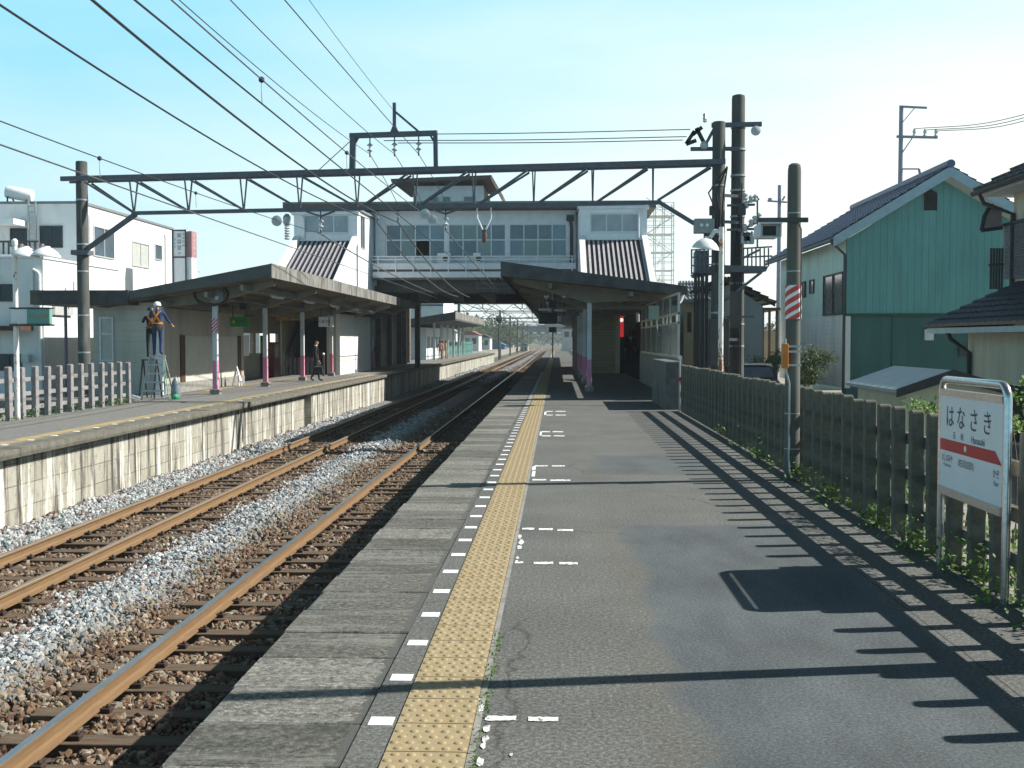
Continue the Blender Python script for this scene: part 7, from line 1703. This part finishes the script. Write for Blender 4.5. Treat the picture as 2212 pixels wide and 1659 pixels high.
MB().tube([(p.x, 180, -1.5), (p.x, 180, 5.6)], 0.14, 8).build('pole', pole_mat, t); MB().lathe((p.x, 179.8, p.z), [(0.5, 0), (0.5, 0.2)], 18, axis='y').build('head', black, t); MB().lathe((p.x, 179.78, p.z + 0.1), [(0.12, 0), (0.12, 0.02)], 10, axis='y').build('lamp', M('signal_lens', (0.02, 0.25, 0.12), (0.02, 0.2, 0.1), 0.2), t)
q = MB()
def far_house(x0p, x1p, ytop, Y, wall, roof, label, gable=True):
    a, b_ = onY(x0p, ytop, Y), onY(x1p, ytop, Y); h = a.z; t = thing('house', label, 'house', ((a.x + b_.x) / 2, Y, -1.0)); w_ = b_.x - a.x
    eh = h - (0.28 * w_ if gable else 0.1)
    MB().box(a.x, b_.x, Y, Y + 9, -1.6, eh).build('wall', wall, t)
    q = MB()
    if gable: q.prism([(a.x - .3, Y - .4, eh), (b_.x + .3, Y - .4, eh), ((a.x + b_.x) / 2, Y - .4, h)], (0, 9.8, 0))
    else: q.box(a.x - .2, b_.x + .2, Y - .3, Y + 9.3, eh, h)
    q.build('roof', roof, t)
    for k in range(2): MB().box(a.x + w_ * (.15 + .42 * k), a.x + w_ * (.42 + .42 * k), Y - 0.05, Y - 0.002, eh - 1.7, eh - 0.6).build('window', glass, t)
wall_w = M('far_wall', (0.55, 0.56, 0.55), (0.47, 0.48, 0.47), 0.8, 1); wall_t = M('far_wall_tan', (0.42, 0.38, 0.3), (0.36, 0.33, 0.26), 0.8, 1)
blue_r = M('blue_roof', (0.06, 0.17, 0.36), (0.05, 0.13, 0.28), 0.5); red_r = M('red_brown_roof', (0.28, 0.10, 0.11), (0.22, 0.08, 0.09), 0.6)
for a in ((1000, 1034, 714, 215, wall_w, red_r, 'far house with reddish roof left of the tracks'), (1032, 1058, 722, 250, wall_w, tile_dark, 'far pale house with dark roof behind the green mesh'), (1058, 1090, 737, 262, blue_r, blue_r, 'far shed with a bright blue roof left of the signal'), (1092, 1108, 740, 330, wall_t, tile_dark, 'far tan house behind the railway signal'),
          (1110, 1124, 740, 370, wall_w, blue_r, 'far white house with blue roof between the distant poles'), (1124, 1140, 741, 320, wall_t, tile_dark, 'small far tan house low beside the tracks'), (940, 985, 705, 200, wall_w, tile_grey, 'far white house behind the second canopy'),
          (1214, 1250, 700, 230, wall_w, tile_dark, 'far house right of the tracks beyond the near platform'), (1262, 1300, 715, 260, wall_t, tile_dark, 'far tan house right of the tracks'),
          (1652, 1692, 712, 90, wall_w, tile_dark, 'pale house between the carport and the striped post'), (1700, 1800, 690, 110, wall_t, tile_grey, 'wide tan house behind the green gabled house'), (2100, 2300, 640, 60, wall_w, tile_dark, 'white house far behind the cream house'), (1500, 1560, 690, 120, wall_w, tile_dark, 'pale house behind the small two tone house'), (-120, 30, 640, 90, wall_w, tile_grey, 'pale house far left behind the white building'), (420, 560, 640, 110, wall_w, tile_dark, 'pale house behind the far canopy roof'), (560, 700, 660, 130, wall_t, tile_dark, 'tan house behind the left stair tower')):
    far_house(*a)
OBY = 420
t = thing('road_bridge', 'pale grey road bridge crossing the tracks far in the distance', 'bridge', (-10, OBY, -1))
oz0, oz1 = EYE + (VPY - 722) * OBY / FPX, EYE + (VPY - 704) * OBY / FPX
q = MB(); q.box(-42, 60, OBY, OBY + 9, oz0, oz0 + 1.2); q.box(-42, 60, OBY - .2, OBY, oz0 + 1.2, oz1); q.build('deck', concrete, t)
for x in (-38, -24, -14, 6, 20, 40): MB().box(x - .6, x + .6, OBY + 1, OBY + 7, -2, oz0).build('pier', concrete, t)
q = MB()
for k in range(34): q.box(-42 + 3 * k, -40.6 + 3 * k, OBY - .35, OBY - .2, oz0 + .1, oz0 + .9)
q.build('side_bracket', white_paint, t)
# wooded hill and treeline
def treeline(label, pts, m, size, n_, zb=-1.6):
    P = []
    for (x, Y, h, r) in pts:
        for j in range(n_):
            v = Vector((random.gauss(0, 1), random.gauss(0, 1), random.gauss(0, 1))).normalized() * random.random() ** .35; P.append((x + v.x * r, Y + v.y * r, zb + h * .5 + v.z * h * .5))
    tag(leaves(P, size).build('woods', m, fix=False), label, 'woods', kind='stuff')
pts = []
for k in range(60): x = random.uniform(-90, -14); Y = random.uniform(300, 420); pts.append((x, Y, 8 + 8 * random.random() * (1 if x < -30 else .5), 5))
treeline('far wooded rise left of the tracks behind the distant houses', pts, leaf_d, 0.9, 170)
pts = [(random.uniform(-220, 250), random.uniform(560, 700), random.uniform(9, 17), 10) for k in range(110)]
treeline('distant line of woods along the horizon', pts, leaf_d, 1.8, 150)
pts = [(random.uniform(8, 60), random.uniform(140, 260), random.uniform(5, 9), 4) for k in range(34)]
treeline('trees among the far houses right of the tracks', pts, leaf_d, 0.6, 170)
pts = [(random.uniform(-60, -16), random.uniform(150, 260), random.uniform(3, 6), 3) for k in range(30)]
treeline('bushes among the far houses left of the tracks', pts, leaf_d, 0.5, 170)
q = MB(); n_ = 40
prof = [(-700 + 1400 * i / n_, 11 + 6 * math.sin(i * .7) + 4 * math.sin(i * 1.9 + 1)) for i in range(n_ + 1)]
q.prism([(-700, 1150, -5)] + [(x, 1150, h) for x, h in prof] + [(700, 1150, -5)], (0, 120, 0)); tag(q.build('hills', M('wooded_hill', (0.05, 0.08, 0.04), (0.035, 0.06, 0.03), 0.95, 0.05)), 'low wooded hills on the horizon', 'hills', kind='structure')

# thin blue air
m = bpy.data.materials.new('haze_air'); m.use_nodes = True; nt = m.node_tree
nt.nodes.remove(nt.nodes['Principled BSDF']); v = nt.nodes.new('ShaderNodeVolumePrincipled')
v.inputs['Color'].default_value = (0.80, 0.90, 1.0, 1); v.inputs['Density'].default_value = 0.00042; v.inputs['Anisotropy'].default_value = 0.2
nt.links.new(v.outputs[0], nt.nodes['Material Output'].inputs['Volume'])
tag(MB().box(-950, 950, -70, 2550, -2.9, 24).build('haze', m), 'pale blue haze in the air over the whole scene', 'haze', kind='stuff')
